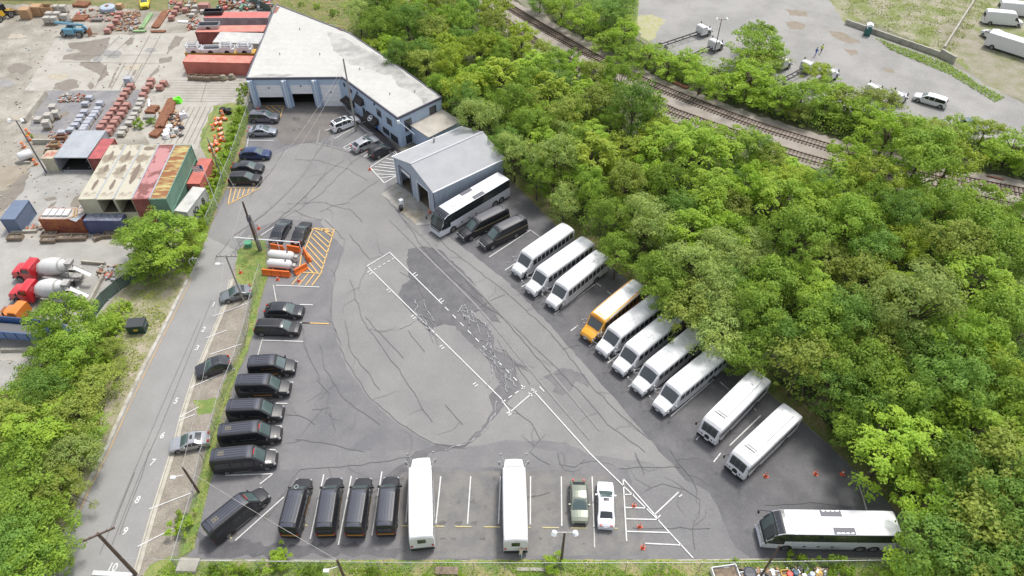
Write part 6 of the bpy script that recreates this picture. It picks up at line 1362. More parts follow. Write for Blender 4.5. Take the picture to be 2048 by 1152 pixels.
for i,(x,y,lb) in enumerate([(740,340,'orange cone at the left tip of the white hatching'),(860,425,'red cone at the nose of the coach by the shed'),(1268,1013,'upper cone in the bottom white hatching'),(1279.5,1054,'middle cone in the bottom white hatching'),(1285.5,1096,'lowest bright red cone in the bottom white hatching'),(1531.5,953,'cone nearest the flat fronted buses'),(1631,948.5,'middle cone of the three above the lower coach'),(1684,949,'rightmost cone of the three above the lower coach'),(482,546,'orange cone on the grass by the street'),(556,560,'cone below the long orange barrier'),(598,563,'cone at the edge of the yellow hatching'),(510,466,'cone at the foot of the tall creosoted pole'),(518,458,'cone behind the shorter grey pole'),(517,219,'orange cone behind the suv by the garage door')]):
    p=G(x,y)
    if cp is None:
        cp=empty('traffic_cone',lb,'cone',(p.x,p.y,.07),0,'traffic cones'); mb=MB(); mb.lathe([(.04,.19),(.72,.04),(.74,.0001)],(0,0,0),(0,0,1),12); mb.build('cone_body',m_cone,cp); mb=MB(); mb.box(0,0,.02,.45,.45,.04); mb.build('base',m_cone,cp); mb=MB(); mb.lathe([(.38,.118),(.52,.089)],(0,0,0),(0,0,1),12); mb.build('white_band',m_wr,cp)
    else: dup(cp,(p.x,p.y,.07),i*.7,lb)
for i,(x,y,lb) in enumerate([(444,219,'left stack of old tyres above the traffic drums'),(456,221,'right stack of old tyres above the traffic drums')]):
    p=G(x,y,.6); root=empty('tyre_stack',lb,'tyres',(p.x,p.y,.05),0,'old tyres by the fence')
    for k in range(3): mb=MB(); mb.lathe([(0,.32),(0,.5),(.06,.56),(.2,.56),(.25,.5),(.25,.32)],(.05*k,.04*k,k*.26),(0,0,1),18); mb.build('tyre',m_tyre,root)
# dumpster
p=G(279,660); root=empty('dumpster','dark green dumpster with a ribbed black lid beside the street','dumpster',(p.x,p.y,.05),R(6)); mb=MB(); mb.box(0,0,.65,2.0,1.4,1.3,0,1.04,1.1); mb.build('bin',mat('dumpster_green',(.02,.05,.045),.5),root)
mb=MB(); mb.box(0,0,1.36,2.1,1.55,.1)
for k in range(9): mb.box(-.9+k*.225,0,1.43,.08,1.5,.05)
mb.build('lid',mat('dumpster_lid',(.05,.055,.06),.6),root); mb=MB(); mb.box(0,-.75,.75,.5,.04,.3); mb.build('sign_plate',mat('sign_yellow',(.6,.45,.03),.5),root)
mb=MB(); mb.box(-1.06,0,.9,.12,.9,.12); mb.box(1.06,0,.9,.12,.9,.12); mb.build('lift_pocket',m_trim,root)
# pressure washer cart
p=G(804,417); root=empty('vacuum_station','white vacuum station with a black bin on the wash apron','vacuum station',(p.x,p.y,.07),.7); mb=MB(); mb.box(.1,.1,.7,.5,.5,1.4); mb.box(.1,.1,1.45,.55,.55,.1); mb.build('cabinet',m_pipe,root); mb=MB(); mb.lathe([(0,.28),(.8,.32),(.85,.2),(.85,.001)],(-.35,-.35,0),(0,0,1),12); mb.build('bin',m_blk,root)
p=G(516,535); 
p=G(498,493); root=empty('green_bin','small green utility box on the grass beside the gate','utility box',(p.x,p.y,.05),.1); mb=MB(); mb.box(0,0,.35,.9,.8,.7,0,.92,.92); mb.build('box',mat('utility_green',(.05,.25,.13),.5),root); mb=MB(); mb.box(0,0,.72,.95,.85,.06); mb.build('lid',mat('utility_lid',(.08,.33,.18),.5),root)
# portable toilet
p=G(1733,70); root=empty('portable_toilet','dark green portable toilet with a white roof beside the far wall','toilet',(p.x,p.y,.05),R(-15)); mb=MB(); mb.box(0,0,1.05,1.15,1.15,2.1,0,.96,.96); mb.build('cabin',mat('toilet_green',(.015,.09,.08),.45),root); mb=MB(); mb.lathe([(-.58,.58),(.58,.58)],(0,0,1.85),(0,1,0),14); mb.box(0,0,2.13,1.2,1.2,.1); mb.build('roof',m_pipe,root); mb=MB(); mb.box(.05,-.585,1.0,.75,.03,1.8); mb.build('door',mat('toilet_door',(.02,.12,.105),.45),root)
# junk along the bottom edge
for i,(x,y,sx,sy,h,c,lb) in enumerate([(1452,1145,2.4,1.3,.7,(.74,.74,.74),'white open trailer bed full of soil at the bottom edge'),(1500,1146,1.2,.9,.6,(.03,.035,.05),'black barrel like bin at the bottom edge'),(1488,1150,.8,.6,.6,(.7,.7,.72),'white box in the bottom junk'),(1540,1149,2.2,.8,.3,(.76,.76,.76),'long white panel lying at the bottom edge'),(1571,1145,.8,.5,.6,(.6,.35,.05),'yellow crate in the bottom junk'),(1580,1148,.6,.6,.7,(.5,.05,.03),'red bin in the bottom junk'),(1592,1145,.6,.6,.6,(.02,.07,.12),'dark blue bin in the bottom junk'),(1625,1148,.5,.6,.9,(.4,.45,.55),'pale blue drum in the bottom junk'),(1638,1146,.8,.6,.4,(.65,.4,.03),'yellow hose coil in the bottom junk'),(1655,1148,1.3,1.0,.3,(.5,.45,.42),'pale rubble heap in the bottom junk')]):
    p=G(x,y,h); root=empty('junk_item',lb,'junk',(p.x,p.y,.05),rnd.uniform(-.2,.2),'junk along the bottom edge'); mb=MB()
    if i in (1,7,5,6): mb.lathe([(0,sx*.5),(h,sx*.52),(h+.04,sx*.4),(h+.04,.001)],(0,0,0),(0,0,1),12); mb.build('bulk',mat('bjunk_%d'%i,c,.5),root)
    elif i==8:
        for k in range(3): mb.lathe([(0,.25),(0,.35),(.1,.35),(.1,.25)],(0,0,k*.11),(0,0,1),14)
        mb.build('bulk',mat('bjunk_%d'%i,c,.5),root)
    else:
        mb.box(0,-sy/2,h/2,sx,.08,h); mb.box(0,sy/2,h/2,sx,.08,h); mb.box(-sx/2,0,h/2,.08,sy,h); mb.box(sx/2,0,h/2,.08,sy,h); mb.box(0,0,h*.3,sx-.1,sy-.1,h*.5); mb.build('bulk',mat('bjunk_%d'%i,c,.5),root)
        mb=MB(); mb.box(0,0,h*.7,sx-.2,sy-.2,h*.2,0,.8,.8); mb.build('fill',m_drk,root)
mb=MB(); 
for k in range(160):
    p=G(rr.uniform(1425,1680),rr.uniform(1138,1160)); mb.m=rr.choice([0,1,2,3,4]); mb.box(p.x,p.y,.1+rr.random()*.3,rr.uniform(.1,.7),rr.uniform(.1,.4),rr.uniform(.05,.3),rr.uniform(0,3))
o=mb.build('scrap_heap',[m_blk,m_pipe,m_drk,m_tan,greyt]); tag(o,'low rubbish heap along the bottom edge under the lower coach','scrap',kind='stuff')
# ---------------- railway
m_railm=mat('rusty_rail',(.10,.065,.05),.55,(.14,.09,.07),1); m_slp=mat('timber_sleeper',(.19,.15,.115),.9,(.13,.10,.08),2)
def track(label,px):
    base=[Vector((p.x,p.y)) for p in PX(px)]; pts=cubic(base,1.0); o=pts[0]
    root=empty('railway_track',label,'railway track',(o.x,o.y,.012),0,'railway tracks through the wood')
    nrm=[]
    for i in range(len(pts)):
        d=(pts[min(i+1,len(pts)-1)]-pts[max(i-1,0)]).normalized(); nrm.append(Vector((-d.y,d.x)))
    for s in (-1,1):
        mb=MB(); q=[pts[i]+nrm[i]*s*.75-o for i in range(len(pts))]
        L=[(p.x+nrm[i].x*.04,p.y+nrm[i].y*.04) for i,p in enumerate(q)]; Rr=[(p.x-nrm[i].x*.04,p.y-nrm[i].y*.04) for i,p in enumerate(q)]
        for i in range(len(q)-1):
            vs=[(*L[i],.18),(*Rr[i],.18),(*Rr[i+1],.18),(*L[i+1],.18),(*L[i],.36),(*Rr[i],.36),(*Rr[i+1],.36),(*L[i+1],.36)]
            mb.add(vs,[(4,5,6,7),(1,2,6,5),(3,0,4,7)])
        mb.build('rail',m_railm,root)
    # sleepers
    acc=0; cnt=[]; 
    for i in range(1,len(pts)):
        acc+=(pts[i]-pts[i-1]).length
        if acc>=.62:
            acc-=.62; cnt.append(i)
        while acc>=.62: acc-=.62; cnt.append(-i)
    pos=[]; d=0; nxt=.3
    for i in range(1,len(pts)):
        l=(pts[i]-pts[i-1]).length
        while nxt<d+l: t=(nxt-d)/l; pos.append((pts[i-1].lerp(pts[i],t)-o,nrm[i])); nxt+=.62
        d+=l
    a=MB(); a.box(0,0,.09,.24,2.5,.18); me=a.mesh('sleeper',m_slp)
    mid=len(pos)//2; near=sorted(range(len(pos)),key=lambda i:(pos[i][0]+o).length)[:100]; near=set(near); mb=MB()
    for i,(p,n) in enumerate(pos):
        ang=math.atan2(n.y,n.x)-math.pi/2
        if i in near: s_=obj('sleeper',me,root,(p.x,p.y,0)); s_.rotation_euler=(0,0,ang)
        else: mb.box(p.x,p.y,.09,.24,2.5,.18,ang)
    s_=mb.build('sleeper',m_slp,root); s_['kind']='stuff'
track('railway track farther from the parking lot, seen through the trees',[(930,-45),(1028,20),(1118,74),(1206,123),(1317,175),(1482,239.5),(1600,278),(1695,305.5),(1821,337.5),(1962,368.5),(2048,385),(2250,425)])
track('railway track nearer the parking lot, mostly hidden by the trees',[(960,10),(1052,72),(1160,135),(1325,214),(1369,232),(1470,268),(1572,304),(1674,333),(1850,376),(2048,420),(2200,455)])
bundle('stack of spare rusty rails beside the far track',(1345,165),(1376,178),.8,.25,m_rust,3)
bundle('spare rail lying beside the track at the right',(1970,352),(2010,361),.3,.15,m_rust,2)
# ---------------- people
def person(label,px,py,rz,shirt,trous,pose='stand',skin=(.45,.28,.2),hair=(.05,.035,.025)):
    me=bpy.data.meshes.new('person')
    lean={'stand':0,'bend':.55,'walk':.05}[pose]; st={'stand':.10,'bend':.16,'walk':.22}[pose]
    J={'pel':(0,0,.95),'wst':(.03+lean*.15,0,1.12),'chs':(lean*.45,0,1.35-lean*.12),'nck':(lean*.62,0,1.52-lean*.25),'hd':(lean*.78+.02,0,1.64-lean*.32),'hd2':(lean*.88+.02,0,1.76-lean*.38)}
    for s,k in ((1,'l'),(-1,'r')):
        f=st*s; J['hip'+k]=(0,s*.10,.90); J['kn'+k]=(f*.6+.04,s*.12,.50); J['an'+k]=(f-.02,s*.12,.09); J['to'+k]=(f+.15,s*.13,.05)
        J['sh'+k]=(lean*.5,s*.20,1.44-lean*.2); J['el'+k]=(lean*.55+.03-f*.5+.05,s*.27,1.15-lean*.2); J['wr'+k]=(lean*.7+.15-f*.6,s*.25,.92-lean*.1+ (.12 if pose=='bend' else 0)); J['hn'+k]=(lean*.75+.2-f*.6,s*.24,.84-lean*.1+(.12 if pose=='bend' else 0))
    rad={'pel':.15,'wst':.13,'chs':.16,'nck':.06,'hd':.095,'hd2':.085,'hip':.10,'kn':.065,'an':.045,'to':.04,'sh':.07,'el':.05,'wr':.035,'hn':.045}
    E=[('pel','wst'),('wst','chs'),('chs','nck'),('nck','hd'),('hd','hd2')]
    for k in 'lr': E+=[('pel','hip'+k),('hip'+k,'kn'+k),('kn'+k,'an'+k),('an'+k,'to'+k),('chs','sh'+k),('sh'+k,'el'+k),('el'+k,'wr'+k),('wr'+k,'hn'+k)]
    ks=list(J); me.from_pydata([J[k] for k in ks],[(ks.index(a),ks.index(b)) for a,b in E],[])
    o=bpy.data.objects.new('tmp_person',me); COL.objects.link(o); md=o.modifiers.new('s','SKIN'); md.use_smooth_shade=True
    for i,k in enumerate(ks): r=rad[k] if k in rad else rad[k[:-1]]; me.skin_vertices[0].data[i].radius=(r,r)
    me.skin_vertices[0].data[0].use_root=True; s2=o.modifiers.new('u','SUBSURF'); s2.levels=1; s2.render_levels=1
    bpy.context.view_layer.update(); dg=bpy.context.evaluated_depsgraph_get(); nm_=bpy.data.meshes.new_from_object(o.evaluated_get(dg)); bpy.data.objects.remove(o)
    nm_.materials.clear()
    for m in (mat('shirt_'+label[:14],shirt,.8),mat('trousers_'+label[:14],trous,.8),mat('skin',skin,.6),m_blk): nm_.materials.append(m)
    for f in nm_.polygons:
        c=f.center; f.material_index=3 if c.z<.1 else 1 if c.z<.98-lean*.02 and abs(c.y)<.2 and not(c.x>.12+lean*.35 and c.z>.6) else 2 if (c.z>1.5-lean*.27 and abs(c.y)<.11) or (abs(c.y)>.2 and c.z<1.12-lean*.1) else 0
        f.use_smooth=True
    p=G(px,py); b=obj('person',nm_); b.location=(p.x,p.y,.07); b.rotation_euler=(0,0,rz); tag(b,label,'person',group=None)
    mb=MB(); mb.lathe([(0,.075),(.05,.098),(.12,.08),(.15,.0001)],(J['hd2'][0]-.02,0,J['hd2'][2]-.02),(0,0,1),10); mb.build('hair',mat('hair',hair,.8),b,smooth=True); return b
person('person in a cream shirt and light blue jeans bending behind the right bottom bus',1041,1116,R(80),(.55,.47,.36),(.38,.43,.5),'bend')
person('person in a yellow green safety vest and dark trousers in the far lot',1641,107,R(200),(.50,.65,.05),(.03,.035,.06))
person('person in blue clothes standing beside the one in the safety vest',1629.5,113,R(20),(.05,.13,.42),(.06,.12,.35),'walk')
person('person in dark clothes standing under the awning at the garage corner',696,219,R(-90),(.03,.03,.04),(.03,.03,.04))
person('second person in dark clothes next to the first under the awning',700,221,R(-60),(.05,.05,.06),(.02,.02,.03))
# ================================================================ TREES AND PLANTS
def leafmat(n,c,k=.35): 
    m=mat(n,c,.55,(c[0]*1.3,c[1]*1.15,c[2]),.6,lo=.35,hi=.65,rand=k,trans=.45,spec=.2); return m
LM=[leafmat('foliage_mid_green',(.235,.375,.06)),leafmat('foliage_yellow_green',(.32,.43,.06)),leafmat('foliage_deep_green',(.17,.30,.06)),leafmat('foliage_olive',(.27,.35,.075)),leafmat('foliage_grey_green',(.30,.41,.12)),leafmat('foliage_bright_green',(.29,.45,.06)),leafmat('foliage_lime',(.27,.42,.05))]
m_bark=mat('bark',(.13,.10,.075),.9,(.08,.06,.045),3)
def crown(seed,style,rx,rz_,n_cl,leaf,per,core=.55):
    "leaf cards gathered in clumps through the crown volume"
    q=random.Random(seed); mb=MB(); V=[];F_=[]
    cl=[]
    lob=[(q.uniform(0,6.28),q.uniform(.55,1.0)) for _ in range(5)]
    for i in range(n_cl):
        a=q.uniform(0,6.283); u=q.uniform(-1.0,1) if q.random()<.62 else q.uniform(.1,1); rr_=math.sqrt(max(0,1-u*u)) if u>0 else 1+.12*u
        k=q.uniform(core,1.05); big=1+.22*math.sin(a*2+lob[0][0])+.16*math.sin(a*3+lob[1][0])+.12*math.sin(a*5+lob[2][0])
        p=Vector((math.cos(a)*rr_*rx*k*big,math.sin(a)*rr_*rx*k*big,(u*rz_*k*q.uniform(.8,1.12) if u>0 else u*4.6*q.uniform(.6,1))))
        cl.append((p,q.uniform(.35,1.1)*(rx*.25)))
    for p,r in cl:
        ax_=(q.uniform(.7,1.35),q.uniform(.7,1.35))
        tn=(Vector((p.x,p.y,max(p.z,0)*1.3+.8))).normalized()
        for j in range(int(per*(r/(rx*.27))**1.5)):
            d=Vector((q.gauss(0,1),q.gauss(0,1),q.gauss(0,1))).normalized()
            if style=='fern':   # radiating fronds
                ang=q.randrange(9)*6.283/9+p.x; l=q.uniform(.1,1.25)*r; c=p+Vector((math.cos(ang)*l,math.sin(ang)*l,.35*r-.45*l*l/r)); c+=Vector((q.gauss(0,.05),q.gauss(0,.05),q.gauss(0,.03)))
                nn=(Vector((q.gauss(0,.35),q.gauss(0,.35),1))).normalized()
            elif style=='drape':
                t=abs(q.gauss(0,.6)); c=p+Vector((d.x*r,d.y*r,abs(d.z)*r*.6-t*r*1.2)); nn=(Vector((d.x,d.y,.5))+Vector((q.gauss(0,.4),q.gauss(0,.4),q.gauss(0,.3)))).normalized()
            else:
                if d.z<-.3: d.z=-d.z
                c=p+Vector((d.x*r*ax_[0],d.y*r*ax_[1],d.z*r*.7))*q.uniform(.55,1.22); nn=(d*.8+tn*.6+Vector((q.gauss(0,.45),q.gauss(0,.45),q.gauss(0,.45)))).normalized()
            s=leaf*q.uniform(.6,1.35); a_=nn.orthogonal().normalized(); b_=nn.cross(a_); th=q.uniform(0,6.28); e1=(a_*math.cos(th)+b_*math.sin(th))*s; e2=(b_*math.cos(th)-a_*math.sin(th))*s*q.uniform(.45,.8)
            o=len(V); V+= [c-e1,c-e2*.9,c+e1,c+e2]; F_.append((o,o+1,o+2,o+3))
    mb.add(V,F_); return mb,cl
def trunkmesh(seed,h,cl,hz,r=.16):
    q=random.Random(seed); mb=MB(); top=Vector((q.uniform(-.3,.3),q.uniform(-.3,.3),hz*.9)); mid=Vector((top.x*.4+q.uniform(-.2,.2),top.y*.4,hz*.45))
    mb.tube((0,0,-.05),mid,r*1.25,r*.9,7); mb.tube(mid,top,r*.9,r*.55,7)
    for p,rr_ in q.sample(cl,min(13,len(cl))):
        st=mid.lerp(top,q.uniform(.3,1)); en=Vector((p.x,p.y,p.z+hz))*1.0+Vector((p.x,p.y,0))*q.choice([0,0,.12]); k=st.lerp(en,.5)+Vector((0,0,.35)); mb.tube(st,k,r*.42,r*.28,5); mb.tube(k,en,r*.28,r*.08,5)
    return mb
TP=[]
specs=[('broad',3.4,2.6,105,.14,95,0,'mid green broadleaf tree'),('broad',3.1,2.6,95,.145,95,1,'yellow green broadleaf tree'),('broad',3.6,3.0,112,.13,95,2,'deep green broadleaf tree'),('drape',2.9,3.2,56,.145,130,0,'vine draped tree'),('fern',3.2,2.2,62,.145,140,5,'feathery bright tree'),('broad',3.0,2.4,84,.14,85,3,'loose olive green tree'),('broad',3.3,2.7,104,.12,105,4,'soft grey green tree'),('drape',2.6,2.8,50,.14,130,5,'bright vine covered tree'),('fern',2.8,2.0,54,.155,130,1,'spreading yellow green tree')]
for i,(st,rx,rz_,nc,lf,per,mi,desc) in enumerate(specs):
    H0=6.2; mb,cl=crown(50+i,st,rx,rz_,nc,lf,int(per*1.0)); cm=mb.mesh('crown',LM[mi]); tm=trunkmesh(80+i,H0,cl,H0).mesh('trunk',m_bark); TP.append((cm,tm,desc,rx,H0))
def tree(name,label,x,y,ti,s,hs=1.0,group=None,rz=None,cat='tree'):
    cm,tm,desc,rx,H0=TP[ti]; r=empty(name,label,cat,(x,y,0),rnd.uniform(0,6.28) if rz is None else rz,group)
    t=obj('trunk',tm,r); c=obj('crown',cm,r,(0,0,H0)); r.scale=(s,s,s*hs); return r
def RX(ti): return TP[ti][3]
marks=[('the white membrane roof',620,60),('the office annex',900,240),('the metal shed',960,300),('the long coach by the shed',1010,380),('the limousine buses',1050,440),('the first white bus',1137,460),('the third white bus',1206,520),('the yellow bus',1280,580),('the second bus below yellow',1380,640),('the lowest school bus',1450,710),('the upper flat fronted bus',1540,760),('the lower flat fronted bus',1600,830),('the three cones',1700,950),('the lower coach',1800,1060),('the spare rails',1360,190),('the far lot lamp post',1430,130),('the bare chassis truck',1560,180),('the white suv on the far lot',1860,240),('the right edge',2048,420),('the right edge below the rails',2048,640),('the bottom right corner',2040,1130),('the upper right track gap',1650,320),('the middle of the wood',1700,560),('the heart of the upper wood',1180,240),('the wood above the cones',1850,800),('the top edge of the picture',900,10),('the top of the rail line',1040,60)]
MK=[(n,G(x,y)) for n,x,y in marks]; used={}
def treelabel(ti,x,y):
    n,_=min(MK,key=lambda m:(Vector((x,y))-Vector(m[1][:2])).length); k=used.get((n,ti),0); used[(n,ti)]=k+1
    d=TP[ti][2]; return (d+' near '+n) if k==0 else '%s, %s of its kind near %s'%(d,ordn(k),n)
# trees one can tell apart, by crown centre in the survey (x, y, crown radius in m, height of crown centre, kind)
explicit=[(715,22,3.2,6,6),(760,55,3.2,6.5,0),(815,40,3.4,7,2),(745,95,2.4,5,1),(870,60,3.3,7,5),(800,110,2.6,6,2),(850,125,3.2,7,5),(920,40,3.2,7,0),(900,120,2.8,7,1),(985,50,3.0,7,5),(960,95,3.0,7,1),(930,175,3.4,7,1),(880,170,2.4,5.5,0),(1000,140,3.2,7,8),(1030,95,2.6,6,1),(1085,100,2.4,5,5),(1140,115,1.8,4,3),(1100,170,3.0,7,8),(1030,200,3.0,7,0),(960,235,3.0,6.5,6),(1060,250,3.2,7,0),(1130,225,3.0,7,5),(1190,140,2.2,5,3),(1245,155,3.0,7,3),(1270,210,3.6,8,2),(1195,200,3.2,7,5),(1030,300,2.7,6,6),(1110,310,3.0,6.5,6),(1185,300,3.6,8,8),(1075,345,2.4,5,0),(1180,370,2.5,6,0),(1130,400,2.3,5,6),(1215,430,2.8,6,0),(1300,445,3.6,8,6),(1235,500,2.6,5.5,0),(1255,360,2.8,7,5),(1320,280,3.2,7,4),(1400,300,3.6,8,4),(1470,290,3.2,7,4),(1540,300,2.2,5,7),(1340,360,3.2,7,3),(1420,380,3.2,7,4),(1500,360,3.0,7,7),(1370,460,2.8,7,4),(1440,450,3.0,7,7),(1450,510,3.0,7,6),(1390,530,3.0,7,6),(1310,540,2.6,5.5,0),(1340,590,2.5,5.5,0),(1430,590,3.0,6.5,6),(1440,648,3.5,6.2,6),(1385,605,3.3,6.2,5),(1320,552,3.0,6,0),(1500,690,2.8,5.2,0),(1510,620,3.0,7,0),(1550,560,3.2,7,0),(1560,668,2.8,6.2,2),(1612,718,3.0,6.5,5),(1640,650,3.2,7.5,0),(1668,762,2.8,6,2),(1600,470,3.6,8,0),(1570,400,3.4,8,4),(1640,390,3.2,7.5,7),(1700,440,3.2,7,0),(1752,352,3.2,6.8,1),(1835,262,2.9,5.6,5),(1235,128,2.2,5,3),(1850,300,4.4,8.5,0),(1780,262,3.3,6.4,7),(1705,298,3.1,5.8,7),(1905,318,3.3,7,1),(1885,412,3.2,7,0),(1965,462,3.8,8,0),(1800,430,3.0,7,2),(1840,600,4.2,9,6),(1950,560,3.6,8,4),(1910,490,3.4,8,5),(2020,520,3.6,8,0),(1740,560,3.2,7,5),(1700,640,3.4,7,2),(1770,680,3.2,7,5),(1850,700,3.0,7,2),(1930,680,3.4,8,3),(2000,640,3.4,8,0),(1985,740,2.8,7.5,1),(1900,770,3.6,8,2),(1820,800,3.4,7.5,0),(1730,740,3.2,7,0),(1758,812,3.0,6.5,2),(1712,838,2.3,4.6,0),(1790,880,3.2,7,4),(1880,860,3.2,7,7),(1970,840,3.6,8,4),(2040,800,3.4,8,0),(1872,945,2.8,5.2,5),(1822,912,2.0,3.2,7),(1870,1000,2.8,5,7),(1930,940,3.2,7,2),(2010,930,3.6,8,5),(1900,1090,4.0,7,2),(1990,1080,4.2,8,5),(2050,1010,3.8,8,2),(1960,1140,3.8,7,2),(1850,1135,2.6,5,7),(2060,1130,4,8,2),
 # belt north of the rails
 (1080,-5,2.4,4,2),(1125,12,2.6,4.5,7),(1170,30,2.6,4.5,7),(1215,20,2.8,5,2),(1250,55,2.4,4.5,7),(1215,75,2.2,3.5,7),(1265,100,2.0,3,3),(1300,105,2.0,3,7),(1340,125,2.2,3.5,7),(1375,115,2.4,4,7),(1405,150,2.2,3.5,7),(1455,165,2.4,4,7),(1520,85,3.4,5.5,3),(1505,150,3.0,4.5,7),(1535,118,2.6,4.6,5),(1492,112,2.6,4.4,7),(1515,60,2.2,5.4,3),(1535,165,2.4,4,7),(1555,190,2.2,3.5,7),(1590,215,2.0,3,5),(1690,190,2.2,4,5),(1745,228,2.2,4,7),(1870,262,2.4,4.6,5),(1635,140,1.7,3.5,1),(1610,185,2.6,4.5,3),(1670,180,2.8,4.5,7),(1715,215,2.6,4,7),(1660,215,2.2,3.5,3),(1765,195,2.4,4.5,5),(1800,270,2.4,4,0),(1910,250,2.6,4.5,7),(1975,255,1.8,3.5,1),(2030,285,2.8,4,7),(2010,300,2.2,3,7),(2075,310,2.2,3.5,7),(1240,5,2.2,4,2)]
occ=[]
G1='trees of the wood beside the parking lot'; G2='trees of the belt beyond the railway'
BELT=explicit.index((1080,-5,2.4,4,2))
for n_,(x,y,r,z,ti) in enumerate(explicit):
    if n_>=BELT: r*=1.35; z*=.92
    z+=((n_*37)%11-5)*.13; r*=1.1 if (x>1300 and n_<BELT) else 1; p=G(x,y,z); occ.append((p.x,p.y,r)); s=r/RX(ti); hz=(z-.2)/(TP[ti][4]*s)
    cm,tm,desc,rx,H0=TP[ti]
    tree('tree',treelabel(ti,p.x,p.y),p.x,p.y,ti,s,hz,G1 if n_<BELT else G2)
# infill canopy
wood=[Vector(p[:2]) for p in PX([(700,-30),(985,-30),(1050,50),(1180,110),(1330,205),(1450,245),(1560,285),(1700,330),(1850,345),(2100,400),(2160,1160),(1900,1160),(1860,1030),(1775,920),(1668,810),(1535,700),(1360,595),(1200,480),(1060,380),(1005,310),(900,225),(800,130),(700,50)],6.0)]
xs=[p.x for p in wood]; ys=[p.y for p in wood]; q=random.Random(3); cand=0; added=0
while cand<9000 and added<150:
    cand+=1; x=q.uniform(min(xs),max(xs)); y=q.uniform(min(ys),max(ys)); r=q.uniform(2.5,3.6)
    if not inpoly((x,y),wood) or edged((x,y),wood)<r*.85: continue
    if any((x-a)**2+(y-b_)**2<(.62*(r+c))**2 for a,b_,c in occ): continue
    ti=q.choice([0,2,2,3,5,6,4,7,1]); z=q.uniform(4.2,6.2); occ.append((x,y,r)); s=r/RX(ti); tree('tree',treelabel(ti,x,y),x,y,ti,s,z/(TP[ti][4]*s),G1); added+=1
print('infill trees',added,'explicit',len(explicit))
# roadside trees on the left
lf=[(285,462,3.2,4.6,0,'left crown of the round tree group over the yard fence'),(338,500,3.0,4.2,4,'lower right crown of the round tree group by the street'),(310,500,3.2,4.0,3,'middle crown of the round tree group over the netting'),(318,462,3.9,5.2,3,'big round olive green tree over the yard fence beside the street'),(285,520,2.2,3.5,3,'lower left bough mass of the round tree beside the netting'),(375,480,1.9,3.0,5,'bright green shrub tree at the right foot of the big round tree'),(120,625,3.3,5.5,3,'olive tree leaning over the orange truck'),(92,668,2.4,3.6,3,'small olive tree over the cab of the blue dump truck'),(150,690,2.9,4.5,0,'green tree right of the leaning olive tree'),(85,720,2.6,4.5,3,'tree between the dump truck and the concrete pad'),(80,770,2.8,4.5,2,'dark green tree over the concrete pad'),(185,760,2.5,3.2,5,'bright tree closest to the kerb below the dumpster'),(145,820,3.0,4.2,5,'bright green tree midway down the left bank'),(70,850,3.2,4.5,4,'grey green tree in the middle of the left thicket'),(175,870,2.2,2.8,0,'small tree at the kerb across from bay 6'),(135,905,2.6,3.6,6,'pale tree in the lower left thicket'),(40,920,3.2,4.5,3,'olive tree at the left edge in the lower thicket'),(110,970,2.6,3.8,5,'bright tree above the lower left corner'),(30,1010,3.2,4.5,0,'green tree at the left edge near the bottom'),(95,1050,2.8,3.8,3,'olive tree in the bottom left corner by the street'),(20,1090,3.2,4.5,2,'dark tree in the bottom left corner'),(10,840,2.8,4.5,5,'bright tree on the left edge below the pad'),(55,1130,3.0,4.5,3,'tree at the very bottom of the left edge'),(215,690,1.6,1.8,5,'low bush right of the leaning olive tree'),(210,640,1.8,2.0,7,'bush at the lower end of the netting fence'),(233,730,1.3,1.4,5,'small bush on the bank below the dumpster'),(130,755,2.4,4,7,'shaded tree behind the bank'),(100,1100,2.2,3.2,0,'small tree beside the bottom left kerb')]
for x,y,r,z,ti,lb in lf:
    ti=ti if ti<len(TP) else 0; p=G(x,y,z); s=r/RX(ti); tree('tree' if r>1.9 else 'shrub',lb,p.x,p.y,ti,s,max(.45,(z-.2)/(TP[ti][4]*s)),'trees and bushes on the left bank',cat='tree' if r>1.9 else 'shrub')
# shrubs: low mounds of bright leaves
SP=[]
for i in range(3):
    mb,cl=crown(200+i,'drape' if i!=1 else 'fern',1.0,.9,22,.085,90,.3); SP.append(mb.mesh('foliage',LM[[5,6,0][i]]))
st_=MB()
for k in range(6): a=k*1.05; st_.tube((0,0,0),(.5*math.cos(a),.5*math.sin(a),.9),.03,.015,5)
stm=st_.mesh('stem',m_bark)
def shrub(label,px,py,r,i,grp,hh=1.0):
    z=.55*r*hh; p=G(px,py,z); o=empty('shrub',label,'shrub',(p.x,p.y,0),rnd.uniform(0,6),grp); obj('foliage',SP[i],o,(0,0,.5)); obj('stem',stm,o); o.scale=(r,r,r*hh)
fl=[(487,180,1.3,0),(482,200,1.0,0),(476,222,1.2,1),(472,240,1.1,1),(466,258,1.2,1),(460,275,1.2,0),(455,293,1.2,1),(447,310,1.1,1),(440,325,1.0,0),(430,345,1.2,1),(424,362,1.2,1),(415,378,1.2,1),(407,395,1.2,1),(400,410,1.2,0),(393,425,1.3,1),(388,442,1.3,1),(410,420,1.0,0),(398,450,1.2,0),(385,462,1.3,1),(420,345,1.0,1)]
for i,(x,y,r,k) in enumerate(fl): shrub('bright weed bush in the strip by the left fence, %s from the garage corner'%ordn(i),x,y,r,k,'bushes along the left fence')
